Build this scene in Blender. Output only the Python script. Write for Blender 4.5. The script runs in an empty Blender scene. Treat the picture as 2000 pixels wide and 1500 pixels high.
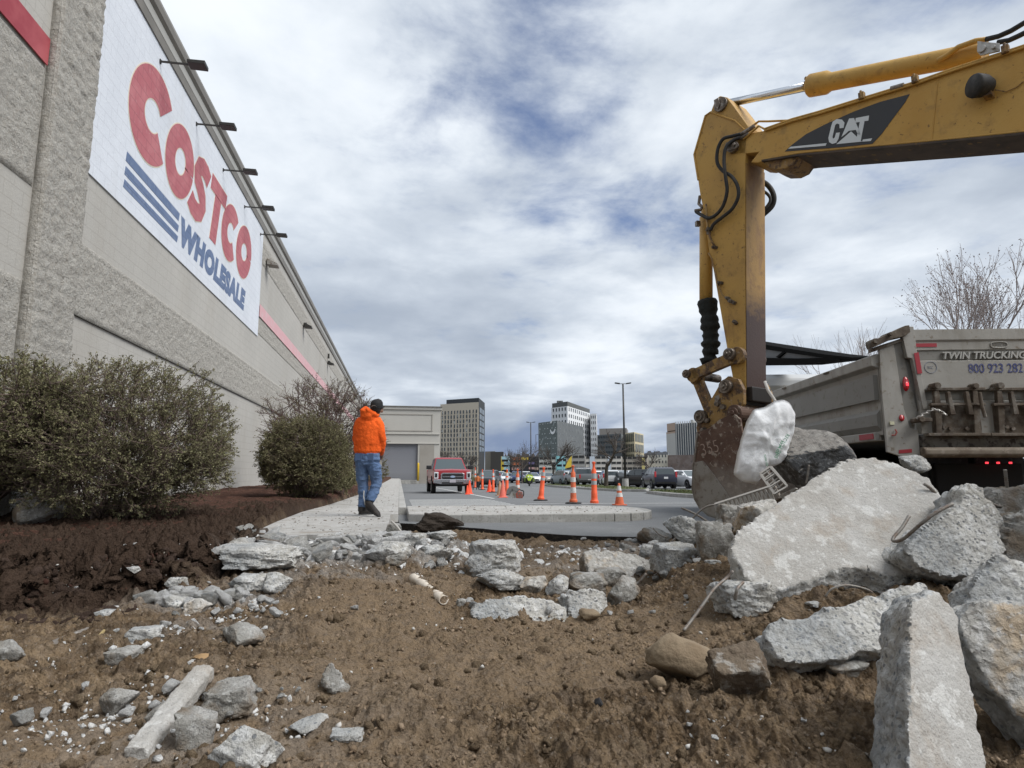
import bpy, bmesh, math, random
import numpy as np
from mathutils import Vector, Matrix, noise as mnoise
random.seed(7); RNG = np.random.default_rng(7)
scene = bpy.context.scene
COL = scene.collection
# ------------------------------------------------------------------ camera
F = 1230.0
PITCH = math.atan(175/F); YAW = math.atan(220*math.cos(PITCH)/F)
CAM = np.array([0.0, 0.0, 0.64])
FW = np.array([math.sin(YAW)*math.cos(PITCH), math.cos(YAW)*math.cos(PITCH), math.sin(PITCH)])
RT = np.array([math.cos(YAW), -math.sin(YAW), 0.0]); UP = np.cross(RT, FW)
cd = bpy.data.cameras.new('camera'); cam = bpy.data.objects.new('camera', cd); COL.objects.link(cam)
cd.sensor_fit = 'HORIZONTAL'; cd.sensor_width = 36.0; cd.lens = F/2000*36.0
cd.clip_start = 0.05; cd.clip_end = 6000
cam.matrix_world = Matrix(((RT[0], UP[0], -FW[0], CAM[0]), (RT[1], UP[1], -FW[1], CAM[1]), (RT[2], UP[2], -FW[2], CAM[2]), (0, 0, 0, 1)))
scene.camera = cam
def ray(x, y): return F*FW + (x-1000)*RT + (750-y)*UP
def PD(x, y, D): return CAM + ray(x, y)*D/F                       # point at camera depth D
def PZ(x, y, z): r = ray(x, y); return CAM + r*(z-CAM[2])/r[2]
def PX(x, y, X): r = ray(x, y); return CAM + r*X/r[0]
def PY(x, y, Y): r = ray(x, y); return CAM + r*Y/r[1]
def PP(x, y, pt, n):                                             # ray meets plane
    r = ray(x, y); n = np.array(n, float); return CAM + r*((np.array(pt)-CAM) @ n)/(r @ n)
# ------------------------------------------------------------------ render settings
scene.render.engine = 'CYCLES'
scene.view_settings.view_transform = 'Standard'; scene.view_settings.look = 'None'
scene.view_settings.exposure = 0.50; scene.view_settings.gamma = 1.0
# ------------------------------------------------------------------ sky
SUN_EL, SUN_AZ = math.radians(50), math.radians(125)              # azimuth from +Y: high, behind the camera and to the right
def make_world():
    w = bpy.data.worlds.new('World'); scene.world = w; w.use_nodes = True
    nt = w.node_tree; N = nt.nodes; L = nt.links; N.clear()
    def nd(t, **k):
        n = N.new(t)
        for a, b in k.items(): setattr(n, a, b)
        return n
    def setin(s, v):
        if hasattr(v, 'links'): L.new(v, s)
        else: s.default_value = v
    def m(op, a, b=0.0, c=0.0, clamp=False):
        n = nd('ShaderNodeMath', operation=op, use_clamp=clamp)
        setin(n.inputs[0], a); setin(n.inputs[1], b); setin(n.inputs[2], c); return n.outputs[0]
    def ramp(v, lo, hi):
        n = nd('ShaderNodeMapRange', interpolation_type='SMOOTHSTEP'); setin(n.inputs[0], v)
        n.inputs[1].default_value = lo; n.inputs[2].default_value = hi; return n.outputs[0]
    def mix(f, a, b):
        n = nd('ShaderNodeMix', data_type='RGBA'); setin(n.inputs[0], f); setin(n.inputs[6], a); setin(n.inputs[7], b); return n.outputs[2]
    tc = nd('ShaderNodeTexCoord'); D = tc.outputs['Generated']
    sep = nd('ShaderNodeSeparateXYZ'); L.new(D, sep.inputs[0]); X, Y, Z = sep.outputs
    zc = m('ADD', m('MAXIMUM', Z, 0.0), 0.14)
    cb = nd('ShaderNodeCombineXYZ'); L.new(m('DIVIDE', X, zc), cb.inputs[0]); L.new(m('DIVIDE', Y, zc), cb.inputs[1]); L.new(m('MULTIPLY', Z, 0.6), cb.inputs[2])
    P = cb.outputs[0]
    def noi(scale, det, rough, off, dist=0.0, stretch=(1, 1, 1)):
        mp = nd('ShaderNodeMapping'); L.new(P, mp.inputs[0]); mp.inputs[1].default_value = off; mp.inputs[3].default_value = stretch
        n = nd('ShaderNodeTexNoise'); L.new(mp.outputs[0], n.inputs['Vector']); n.inputs['Scale'].default_value = scale
        n.inputs['Detail'].default_value = det; n.inputs['Roughness'].default_value = rough; n.inputs['Distortion'].default_value = dist
        return n.outputs[0]
    def lobe(px, py, k):                                          # soft region of the sky round a direction
        d = ray(px, py); d = d/np.linalg.norm(d)
        n = nd('ShaderNodeVectorMath', operation='DOT_PRODUCT'); L.new(D, n.inputs[0]); n.inputs[1].default_value = tuple(d)
        return m('POWER', m('MAXIMUM', n.outputs['Value'], 0.0), k)
    sky = nd('ShaderNodeTexSky', sky_type='NISHITA', sun_disc=False, sun_elevation=SUN_EL, sun_rotation=SUN_AZ)
    sm = nd('ShaderNodeMix', data_type='RGBA', blend_type='MULTIPLY'); sm.inputs[0].default_value = 1.0
    L.new(sky.outputs[0], sm.inputs[6]); sm.inputs[7].default_value = (0.065, 0.070, 0.086, 1)
    blue = sm.outputs[2]
    big = noi(0.85, 3, 0.5, (3.1, 1.7, 0)); med = noi(1.9, 8, 0.54, (0.4, 5.2, 0), 0.25); fine = noi(6.0, 8, 0.55, (7.4, 2.2, 0), 0.3, (1, .8, 1))
    sm2 = noi(2.9, 9, 0.60, (1.3, 8.8, 0), 0.2)
    # shade of the cloud base
    sh = m('ADD', m('MULTIPLY', big, 0.58), m('ADD', m('MULTIPLY', med, 0.40), m('MULTIPLY', fine, 0.13)))
    sh = m('SUBTRACT', sh, m('MULTIPLY', lobe(800, 640, 60), 0.10))
    sh = m('SUBTRACT', sh, m('MULTIPLY', lobe(1000, 880, 160), 0.12))
    sh = m('SUBTRACT', sh, m('MULTIPLY', lobe(1340, 850, 300), 0.08))
    sh = m('ADD', sh, m('MULTIPLY', lobe(600, 100, 12), 0.15))
    sh = m('ADD', sh, m('MULTIPLY', lobe(1800, 420, 30), 0.06))
    shade = ramp(sh, 0.36, 0.72)
    c1 = mix(shade, (0.30, 0.345, 0.415, 1), (0.56, 0.61, 0.67, 1))
    hi = ramp(m('ADD', sh, m('MULTIPLY', sm2, 0.25)), 0.66, 0.90)
    c2 = mix(m('MULTIPLY', hi, 0.75), c1, (0.73, 0.76, 0.79, 1))
    # gaps
    gap = m('ADD', m('MULTIPLY', big, 0.25), m('ADD', m('MULTIPLY', med, 0.30), m('MULTIPLY', sm2, 0.55)))
    gap = m('SUBTRACT', gap, m('MULTIPLY', lobe(1300, 40, 12), 0.12))
    gap = m('SUBTRACT', gap, m('MULTIPLY', lobe(950, 260, 30), 0.05))
    gap = m('ADD', gap, m('MULTIPLY', lobe(500, 500, 8), 0.05))
    cov = ramp(gap, 0.26, 0.50)
    col = mix(cov, blue, c2)
    # horizon: bluish bank with a pale slit beneath
    bank = m('MULTIPLY', ramp(Z, 0.17, 0.045), ramp(noi(1.1, 5, .5, (2, 2, 0), 0, (1, .35, 1)), 0.42, 0.62))
    col = mix(m('MULTIPLY', bank, 0.9), col, (0.15, 0.20, 0.31, 1))
    slit = ramp(Z, 0.035, 0.012)
    col = mix(m('MULTIPLY', slit, 0.7), col, (0.50, 0.54, 0.58, 1))
    bg = nd('ShaderNodeBackground'); L.new(col, bg.inputs[0]); bg.inputs[1].default_value = 1.0
    out = nd('ShaderNodeOutputWorld'); L.new(bg.outputs[0], out.inputs[0])
make_world()
sl = bpy.data.lights.new('sun', 'SUN'); sl.energy = 2.7; sl.angle = math.radians(38); sl.color = (1.0, 0.98, 0.95)
so = bpy.data.objects.new('sun', sl); COL.objects.link(so)
sd = Vector((math.sin(SUN_AZ)*math.cos(SUN_EL), math.cos(SUN_AZ)*math.cos(SUN_EL), math.sin(SUN_EL)))
so.rotation_euler = (-sd).to_track_quat('-Z', 'Y').to_euler(); so.location = (0, 0, 60)

# ------------------------------------------------------------------ helpers
ORG = {}
def prop(o, label=None, cat=None, group=None, kind=None):
    if label: o['label'] = label
    if cat: o['category'] = cat
    if group: o['group'] = group
    if kind: o['kind'] = kind
    return o
def thing(name, label, cat, loc=(0, 0, 0), group=None):
    o = bpy.data.objects.new(name, None); COL.objects.link(o); o.empty_display_size = 0.2
    o.location = Vector([float(c) for c in loc]); ORG[o] = np.array(loc, float); return prop(o, label, cat, group)
def root_org(p):
    while p.parent: p = p.parent
    return ORG.get(p, np.zeros(3))
def mkobj(name, V, Fc, mat, parent=None, smooth=False, bevel=0, auto=None):
    V = np.asarray(V, float).reshape(-1, 3)
    if parent is not None: V = V - root_org(parent)
    me = bpy.data.meshes.new(name)
    if isinstance(Fc, np.ndarray):
        k = Fc.shape[1]; me.vertices.add(len(V)); me.vertices.foreach_set('co', V.ravel())
        me.loops.add(Fc.size); me.loops.foreach_set('vertex_index', Fc.ravel().astype(np.int32))
        me.polygons.add(len(Fc)); me.polygons.foreach_set('loop_start', np.arange(0, Fc.size, k, dtype=np.int32))
        me.update(calc_edges=True)
    else: me.from_pydata([tuple(v) for v in V], [], [tuple(f) for f in Fc]); me.update()
    o = bpy.data.objects.new(name, me); COL.objects.link(o)
    if mat: me.materials.append(mat)
    if smooth: me.polygons.foreach_set('use_smooth', np.ones(len(me.polygons), bool))
    if auto is not None:
        me.polygons.foreach_set('use_smooth', np.ones(len(me.polygons), bool)); me.set_sharp_from_angle(angle=math.radians(auto))
    if parent is not None: o.parent = parent
    if bevel:
        b = o.modifiers.new('bevel', 'BEVEL'); b.width = bevel; b.segments = 2; b.limit_method = 'ANGLE'; b.angle_limit = math.radians(40)
        b.harden_normals = False
    return o
def rotm(rx=0, ry=0, rz=0):
    from mathutils import Euler
    return np.array(Euler((rx, ry, rz)).to_matrix())
class MB:
    def __init__(s): s.v = []; s.f = []
    def add(s, V, Fc):
        k = len(s.v); s.v += [tuple(map(float, p)) for p in V]; s.f += [tuple(i+k for i in f) for f in Fc]; return s
    def box(s, c, d, M=None):
        c = np.array(c, float); d = np.array(d, float)/2
        P = np.array([(x, y, z) for x in (-1, 1) for y in (-1, 1) for z in (-1, 1)])*d
        if M is not None: P = P @ np.array(M).T
        return s.add(P+c, [(0, 1, 3, 2), (4, 6, 7, 5), (0, 4, 5, 1), (2, 3, 7, 6), (0, 2, 6, 4), (1, 5, 7, 3)])
    def prism(s, P, ext):
        P = [np.array(p, float) for p in P]; e = np.array(ext, float); n = len(P)
        return s.add(P+[p+e for p in P], [tuple(range(n)), tuple(range(2*n-1, n-1, -1))]+[(i, i+n, (i+1) % n+n, (i+1) % n) for i in range(n)])
    def poly(s, P): return s.add(P, [tuple(range(len(P)))])
    def tube(s, pts, r, n=8, caps=True):
        pts = [np.array(p, float) for p in pts]; m = len(pts)
        rs = [r]*m if np.isscalar(r) else list(r)
        T = [pts[min(i+1, m-1)]-pts[max(i-1, 0)] for i in range(m)]; T = [t/(np.linalg.norm(t)+1e-12) for t in T]
        a = np.array([0, 0, 1.0]) if abs(T[0][2]) < .9 else np.array([1.0, 0, 0])
        u = np.cross(T[0], a); u /= np.linalg.norm(u); V = []
        for i in range(m):
            u = u-T[i]*(u @ T[i]); u /= np.linalg.norm(u)+1e-12; w = np.cross(T[i], u)
            for k in range(n):
                an = 2*math.pi*k/n; V.append(pts[i]+rs[i]*(math.cos(an)*u+math.sin(an)*w))
        Fc = [(i*n+k, i*n+(k+1) % n, (i+1)*n+(k+1) % n, (i+1)*n+k) for i in range(m-1) for k in range(n)]
        if caps: Fc += [tuple(range(n-1, -1, -1)), tuple((m-1)*n+k for k in range(n))]
        return s.add(V, Fc)
    def cyl(s, p0, p1, r0, r1=None, n=16): return s.tube([p0, p1], [r0, r0 if r1 is None else r1], n)
    def lathe(s, prof, c=(0, 0, 0), n=20, M=None):
        c = np.array(c, float); V = []
        for r, z in prof:
            for k in range(n):
                a = 2*math.pi*k/n; V.append((r*math.cos(a), r*math.sin(a), z))
        V = np.array(V)
        if M is not None: V = V @ np.array(M).T
        m = len(prof)
        return s.add(V+c, [(i*n+k, i*n+(k+1) % n, (i+1)*n+(k+1) % n, (i+1)*n+k) for i in range(m-1) for k in range(n)]+[tuple(range(n-1, -1, -1)), tuple((m-1)*n+k for k in range(n))])
    def build(s, name, mat, parent=None, **k): return mkobj(name, s.v, s.f, mat, parent, **k)
def solo(mb, name, mat, label, cat, group=None, **k):            # a thing that is one mesh, its origin at its base
    V = np.array(mb.v if isinstance(mb, MB) else mb[0]); Fc = mb.f if isinstance(mb, MB) else mb[1]
    c = V.mean(0); c[2] = V[:, 2].min()
    o = mkobj(name, V-c, Fc, mat, None, **k); o.location = c; return prop(o, label, cat, group)
def copytree(o, parent=None):
    c = o.copy(); COL.objects.link(c)
    if parent is not None: c.parent = parent
    for ch in list(o.children): copytree(ch, c)
    return c
# numpy fractal noise
def _h(ix, iy, iz, sd):
    h = (ix.astype(np.int64)*374761393+iy.astype(np.int64)*668265263+iz.astype(np.int64)*2147483647+sd*1274126177) & 0xffffffff
    h = ((h ^ (h >> 13))*1274126177) & 0xffffffff; h = (h ^ (h >> 16)) & 0xffffffff
    return h/4294967295.0
def vnoise(P, sd=0):
    P = np.asarray(P, float); I = np.floor(P).astype(np.int64); f = P-I; f = f*f*f*(f*(f*6-15)+10); r = 0
    for dx in (0, 1):
        wx = f[:, 0] if dx else 1-f[:, 0]
        for dy in (0, 1):
            wy = f[:, 1] if dy else 1-f[:, 1]
            for dz in (0, 1):
                wz = f[:, 2] if dz else 1-f[:, 2]
                r = r+wx*wy*wz*_h(I[:, 0]+dx, I[:, 1]+dy, I[:, 2]+dz, sd)
    return r*2-1
def fbm(P, oc=4, sd=0, g=.5, ridge=False):
    P = np.asarray(P, float).copy(); a = 1; s = 0
    for o in range(oc):
        n = vnoise(P, sd+o*17)
        s = s+a*((1-2*abs(n)) if ridge else n); P = P*2.03+13.7; a *= g
    return s
def sstep(x, a, b): t = np.clip((x-a)/(b-a), 0, 1); return t*t*(3-2*t)
def sdist(P, poly):                                               # signed distance to polygon, + inside
    P = np.asarray(P)[:, :2]; d = np.full(len(P), 1e9); ins = np.zeros(len(P), bool); n = len(poly)
    for i in range(n):
        a = np.array(poly[i][:2], float); b = np.array(poly[(i+1) % n][:2], float); ab = b-a
        t = np.clip(((P-a) @ ab)/(ab @ ab+1e-12), 0, 1); d = np.minimum(d, np.hypot(*(P-a-t[:, None]*ab).T))
        c = (a[1] > P[:, 1]) != (b[1] > P[:, 1])
        with np.errstate(divide='ignore', invalid='ignore'): xi = (b[0]-a[0])*(P[:, 1]-a[1])/(b[1]-a[1]+1e-20)+a[0]
        ins ^= c & (P[:, 0] < xi)
    return np.where(ins, d, -d)
# materials
MATS = {}
def mat(name, col, rough=.7, metal=0.0, layers=(), bump=(), spec=.5, emit=0, alpha=1, coat=0, attr=None, trans=0, sss=0):
    if name in MATS: return MATS[name]
    m = bpy.data.materials.new(name); m.use_nodes = True; nt = m.node_tree; N = nt.nodes; L = nt.links; B = N['Principled BSDF']
    c4 = lambda c: (c[0], c[1], c[2], 1)
    B.inputs['Roughness'].default_value = rough; B.inputs['Metallic'].default_value = metal; B.inputs['Specular IOR Level'].default_value = spec
    B.inputs['Coat Weight'].default_value = coat; B.inputs['Base Color'].default_value = c4(col)
    if alpha < 1: B.inputs['Alpha'].default_value = alpha
    if trans: B.inputs['Transmission Weight'].default_value = trans
    if emit: B.inputs['Emission Color'].default_value = c4(col); B.inputs['Emission Strength'].default_value = emit
    tc = N.new('ShaderNodeTexCoord'); src = tc.outputs['Object']; cur = None
    def tex(kind, sc, det, rg, st=(1, 1, 1), dist=0.0):
        mp = N.new('ShaderNodeMapping'); L.new(src, mp.inputs[0]); mp.inputs[3].default_value = st; mp.inputs[1].default_value = (sc*.37 % 5, sc*.71 % 3, sc*.13 % 7)
        if kind == 'N':
            t = N.new('ShaderNodeTexNoise'); t.inputs['Detail'].default_value = det; t.inputs['Roughness'].default_value = rg; t.inputs['Distortion'].default_value = dist
        elif kind == 'B':                                        # block courses on walls that face along x
            s1 = N.new('ShaderNodeSeparateXYZ'); L.new(src, s1.inputs[0]); c1 = N.new('ShaderNodeCombineXYZ'); L.new(s1.outputs[1], c1.inputs[0]); L.new(s1.outputs[2], c1.inputs[1])
            t = N.new('ShaderNodeTexBrick'); L.new(c1.outputs[0], t.inputs['Vector']); t.inputs['Scale'].default_value = 1; t.inputs['Brick Width'].default_value = .4; t.inputs['Row Height'].default_value = .2; t.inputs['Mortar Size'].default_value = .007; t.inputs['Mortar Smooth'].default_value = .3; return t.outputs['Fac']
        elif kind in ('V', 'C'):
            t = N.new('ShaderNodeTexVoronoi'); t.inputs['Randomness'].default_value = 1
        t.inputs['Scale'].default_value = sc; L.new(mp.outputs[0], t.inputs['Vector']); return t.outputs[0]
    for ly in layers:                                            # (kind, scale, lo, hi, colour, amount, stretch)
        kind, sc, lo, hi, c = ly[:5]; amt = ly[5] if len(ly) > 5 else 1; st = ly[6] if len(ly) > 6 else (1, 1, 1)
        if kind == 'A':
            at = N.new('ShaderNodeAttribute'); at.attribute_name = 'mask'; sp = N.new('ShaderNodeSeparateXYZ'); L.new(at.outputs['Vector'], sp.inputs[0]); f = sp.outputs[int(sc)]
        elif kind == 'Z':
            sp = N.new('ShaderNodeSeparateXYZ'); L.new(src, sp.inputs[0]); nz = tex('N', 9, 6, .65)
            ma = N.new('ShaderNodeMath'); ma.operation = 'MULTIPLY_ADD'; L.new(nz, ma.inputs[0]); ma.inputs[1].default_value = sc; L.new(sp.outputs[2], ma.inputs[2]); f = ma.outputs[0]
        else: f = tex(kind, sc, 7, .6, st)
        mr = N.new('ShaderNodeMapRange'); L.new(f, mr.inputs[0]); mr.inputs[1].default_value = lo; mr.inputs[2].default_value = hi; mr.inputs[4].default_value = amt
        mx = N.new('ShaderNodeMix'); mx.data_type = 'RGBA'; L.new(mr.outputs[0], mx.inputs[0])
        if cur is None: mx.inputs[6].default_value = c4(col)
        else: L.new(cur, mx.inputs[6])
        mx.inputs[7].default_value = c4(c); cur = mx.outputs[2]
    if cur is not None:
        L.new(cur, B.inputs['Base Color'])
        if emit: L.new(cur, B.inputs['Emission Color'])
    hn = None
    for bp in bump:                                              # (kind, scale, strength, stretch)
        kind, sc, stg = bp[:3]; st = bp[3] if len(bp) > 3 else (1, 1, 1)
        b = N.new('ShaderNodeBump'); b.inputs['Strength'].default_value = 1.0; b.inputs['Distance'].default_value = stg
        L.new(tex(kind, sc, 6, .65, st), b.inputs['Height'])
        if hn is not None: L.new(hn, b.inputs['Normal'])
        hn = b.outputs[0]
    if hn is not None: L.new(hn, B.inputs['Normal'])
    MATS[name] = m; return m
def remesh(V, Fc, voxel):
    me = bpy.data.meshes.new('t'); me.from_pydata([tuple(v) for v in V], [], [tuple(f) for f in Fc]); o = bpy.data.objects.new('t', me); COL.objects.link(o)
    bm = bmesh.new(); bm.from_mesh(me); bmesh.ops.recalc_face_normals(bm, faces=bm.faces); bm.to_mesh(me); bm.free()
    md = o.modifiers.new('r', 'REMESH'); md.mode = 'VOXEL'; md.voxel_size = voxel; md.adaptivity = 0
    dg = bpy.context.evaluated_depsgraph_get(); dg.update(); ev = o.evaluated_get(dg); m2 = ev.to_mesh()
    A = np.zeros(len(m2.vertices)*3); m2.vertices.foreach_get('co', A); NN = np.zeros(len(A)); m2.vertices.foreach_get('normal', NN)
    Q = np.zeros(len(m2.loops), np.int32); m2.loops.foreach_get('vertex_index', Q)
    ok = len(Q) % 4 == 0 and len(Q)//4 == len(m2.polygons)
    FF = Q.reshape(-1, 4) if ok else [tuple(p.vertices) for p in m2.polygons]
    ev.to_mesh_clear(); bpy.data.objects.remove(o); bpy.data.meshes.remove(me)
    return A.reshape(-1, 3), NN.reshape(-1, 3), FF
# ------------------------------------------------------------------ shared materials
CONC = mat('broken_concrete', (.40, .385, .35), .92, layers=[('N', 6, .40, .62, (.54, .53, .50)), ('N', 22, .50, .60, (.66, .66, .645), .75), ('N', 3.1, .55, .68, (.27, .235, .19), .55), ('V', 34, .26, .20, (.15, .16, .17), .8), ('V', 15, .20, .15, (.22, .215, .21), .7), ('N', 75, .60, .66, (.12, .12, .12), .5), ('N', 1.3, .55, .66, (.24, .27, .30), .5)],
           bump=[('N', 9, .05), ('N', 30, .022), ('V', 42, .006), ('N', 110, .004)], spec=.25)
CONC2 = mat('grey_concrete', (.27, .262, .24), .94, layers=[('N', 8, .45, .62, (.40, .39, .37)), ('N', 35, .54, .62, (.53, .53, .51), .6), ('N', 5, .50, .62, (.19, .145, .10), .8), ('V', 50, .2, .12, (.12, .12, .13), .5)],
            bump=[('N', 12, .04), ('N', 45, .015), ('N', 140, .004)], spec=.2)
CFLAT = mat('slab_top_concrete', (.375, .36, .335), .9, layers=[('N', 3, .42, .62, (.44, .43, .41)), ('N', 11, .56, .60, (.64, .64, .62), .55), ('N', 42, .58, .64, (.62, .62, .60), .45), ('N', 2, .5, .6, (.33, .31, .28), .5), ('N', 5, .54, .66, (.33, .285, .235), .6), ('N', 130, .6, .66, (.17, .15, .13), .6)],
            bump=[('N', 14, .010), ('N', 50, .009), ('N', 160, .003)], spec=.25)
WALK = mat('sidewalk_concrete', (.40, .39, .37), .92, layers=[('N', 1.5, .4, .65, (.33, .32, .30)), ('N', 9, .52, .66, (.50, .50, .49), .7), ('N', 3, .56, .66, (.24, .21, .17), .6), ('N', 40, .58, .66, (.2, .17, .14), .6)],
           bump=[('N', 30, .006), ('N', 120, .003)], spec=.2)
KERB = mat('kerb_concrete', (.30, .295, .275), .92, layers=[('N', 3, .45, .62, (.42, .41, .39)), ('N', 25, .55, .65, (.2, .19, .17), .7)], bump=[('N', 40, .006)])
SOIL = mat('soil', (.175, .122, .074), .98, spec=.1, layers=[('N', 2.6, .40, .60, (.25, .182, .115)), ('N', 1.2, .50, .64, (.115, .08, .05), .7), ('N', 11, .46, .58, (.095, .065, .04), .9), ('N', 38, .55, .68, (.36, .285, .21), .55), ('A', 2, 0, 1, (.235, .172, .112), .7), ('N', 55, .60, .66, (.30, .27, .23), .35),
            ('A', 1, 0, 1, (.42, .415, .40), .8), ('N', 16, .48, .58, (.19, .15, .115), .35), ('A', 0, .05, .9, (.060, .040, .029), 1)],
            bump=[('N', 7, .05), ('N', 24, .03), ('N', 80, .014), ('V', 60, .006)])
ASPH = mat('asphalt', (.155, .160, .163), .95, spec=.25, layers=[('N', .5, .4, .62, (.175, .18, .182)), ('N', 3.5, .55, .68, (.22, .225, .225), .6), ('N', 60, .5, .62, (.12, .122, .125), .8), ('N', 150, .6, .68, (.32, .32, .32), .5)], bump=[('N', 120, .004)])
ASPD = mat('asphalt_edge_shade', (.030, .028, .026), .9, layers=[('N', 20, .5, .65, (.08, .07, .06))], bump=[('N', 25, .03)])  # near-black: the shadow on the cut road edge is put into the colour
WHITE = mat('white_line_paint', (.62, .62, .60), .85, layers=[('N', 20, .5, .62, (.30, .31, .31), .8)])
GRASS = mat('grass_strip', (.085, .11, .035), .95, layers=[('N', 4, .45, .6, (.14, .13, .06)), ('N', 20, .5, .65, (.06, .09, .025))], bump=[('N', 40, .05)])
BLOCK = mat('smooth_block', (.405, .39, .36), .9, spec=.3, layers=[('N', .35, .42, .62, (.445, .428, .395)), ('N', 6, .5, .7, (.38, .365, .34), .5), ('N', .9, .52, .75, (.35, .325, .285), .6, (1, 1, .2)), ('B', 1, .2, .8, (.27, .25, .22), .45)], bump=[('N', 30, .006)])
SPLIT = mat('split_face_block', (.38, .36, .325), .95, spec=.2, layers=[('N', 5, .45, .62, (.43, .412, .375)), ('N', 18, .48, .58, (.33, .305, .265), .7), ('N', 60, .52, .6, (.56, .55, .52), .4)], bump=[('N', 7, .06), ('N', 22, .03), ('N', 70, .008)])
SIGNW = mat('sign_white_paint', (.66, .69, .74), .85, layers=[('N', 1.2, .4, .7, (.60, .63, .68)), ('N', 14, .55, .7, (.55, .57, .61), .5), ('B', 1, .2, .8, (.38, .40, .44), .4), ('N', .8, .56, .75, (.52, .53, .54), .6, (1, 1, .2))], bump=[('N', 25, .006)])
RED = mat('sign_red_paint', (.40, .115, .135), .85, layers=[('N', 2, .42, .68, (.47, .17, .185)), ('N', 14, .58, .72, (.50, .30, .31), .5), ('B', 1, .2, .8, (.17, .05, .06), .6)])
REDS = mat('stripe_red_paint', (.30, .035, .05), .6, layers=[('N', 2, .4, .7, (.42, .09, .10))])
PINK = mat('stripe_faded_paint', (.62, .36, .38), .85, layers=[('N', 3, .45, .65, (.60, .42, .43))])
BLUE = mat('sign_blue_paint', (.115, .165, .28), .85, layers=[('N', 3, .45, .65, (.15, .20, .32)), ('N', 14, .6, .72, (.33, .36, .42), .5), ('B', 1, .2, .8, (.04, .05, .09), .55)])
GOLD = mat('letter_outline_paint', (.62, .55, .44), .85)
MORT = mat('mortar_joint', (.41, .39, .35), .95)
COPE = mat('parapet_metal', (.185, .17, .145), .5, .2, layers=[('N', 2, .4, .7, (.23, .21, .18))])
COPL = mat('parapet_metal_light', (.36, .35, .32), .5, .1)
DARKM = mat('dark_metal', (.035, .033, .03), .5, .3)
BLACK = mat('black_rubber', (.018, .018, .018), .75, layers=[('N', 8, .5, .7, (.05, .047, .043))])
YEL = mat('excavator_yellow_paint', (.51, .305, .075), .5, spec=.4, layers=[('N', 1.6, .42, .62, (.46, .26, .055)), ('N', 2.2, .50, .72, (.53, .34, .10), .5, (.4, .4, 1)), ('N', 9, .55, .70, (.30, .18, .055), .6), ('N', 28, .62, .70, (.12, .06, .025), .8), ('N', 4, .60, .70, (.23, .13, .045), .6, (1, 1, .2))], bump=[('N', 3, .006), ('N', 60, .002)])
STICKW = mat('worn_shaded_stick_paint', (.34, .20, .06), .6, layers=[('N', 9, .5, .66, (.22, .125, .045)), ('N', 5, .5, .6, (.17, .09, .05), .5, (1, 1, .3)), ('Z', .7, 2.95, 2.6, (.055, .032, .027), 1)], bump=[('N', 40, .003)])
YELW = mat('worn_linkage_paint', (.30, .18, .055), .6, layers=[('N', 6, .45, .6, (.16, .09, .04)), ('N', 14, .52, .6, (.06, .035, .022), .9), ('N', 30, .6, .68, (.38, .34, .28), .5)], bump=[('N', 25, .006)])
RUST = mat('bucket_rust', (.085, .045, .030), .7, layers=[('N', 5, .45, .6, (.12, .07, .048)), ('N', 16, .56, .62, (.33, .28, .23), .8), ('Z', .5, .95, .55, (.30, .275, .24), .85)], bump=[('N', 12, .01), ('N', 50, .004)])
BARE = mat('scraped_steel', (.28, .265, .24), .5, .3, layers=[('N', 5, .45, .6, (.20, .17, .14)), ('N', 18, .55, .65, (.12, .08, .06), .7)], bump=[('N', 30, .004)])
PIN = mat('greasy_pin', (.15, .12, .095), .45, .5, layers=[('N', 14, .5, .6, (.28, .25, .22)), ('N', 9, .55, .65, (.05, .04, .03))], bump=[('N', 25, .006)])
CHROME = mat('chrome', (.72, .73, .75), .22, 1.0)
STEEL = mat('galvanised_steel', (.42, .41, .39), .45, .6, layers=[('N', 9, .5, .62, (.25, .22, .18))])
ALU = mat('dirty_aluminium', (.32, .31, .285), .65, .1, spec=.35, layers=[('N', 1.1, .42, .62, (.37, .36, .335)), ('N', 5, .5, .66, (.23, .215, .185), .6, (1, 1, .3)), ('N', 4, .52, .68, (.26, .245, .215), .7, (1, 1, .35)), ('N', 12, .60, .68, (.16, .12, .08), .7), ('Z', .5, 1.18, .88, (.17, .13, .095), .7)], bump=[('N', 8, .003)])
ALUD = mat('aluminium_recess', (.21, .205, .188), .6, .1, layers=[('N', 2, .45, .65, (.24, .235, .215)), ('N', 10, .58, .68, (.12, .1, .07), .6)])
RUSTB = mat('rusty_bracket', (.12, .095, .07), .8, layers=[('N', 8, .45, .6, (.075, .055, .04)), ('N', 6, .52, .62, (.22, .205, .18), .7)], bump=[('N', 30, .005)])
UNDER = mat('underbody_black', (.012, .012, .012), .8)
REDL = mat('red_lens', (.42, .012, .02), .2, spec=.6, coat=.5)
REDG = mat('red_lit_lamp', (1.0, .05, .07), .3, emit=1.2)
REFL = mat('red_reflector', (.36, .035, .05), .5)
GLASS = mat('dark_window_glass', (.035, .045, .05), .08, spec=.8)
GLASL = mat('windscreen_glass', (.07, .09, .095), .08, spec=.9)
TYRE = mat('tyre', (.022, .022, .023), .85, layers=[('N', 15, .5, .65, (.05, .048, .045))])
RIM = mat('alloy_rim', (.45, .46, .47), .35, .6)
ORANGE = mat('cone_orange', (.83, .115, .035), .6, layers=[('N', 12, .5, .7, (.68, .10, .04), .7)])
ORAND = mat('cone_orange_dirty', (.62, .13, .05), .7, layers=[('N', 12, .5, .65, (.42, .12, .06), .8)])
CONEW = mat('reflective_band', (.62, .62, .60), .6, layers=[('N', 20, .5, .65, (.45, .45, .44))])
CONEG = mat('grey_reflective_band', (.36, .38, .38), .6)
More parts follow.
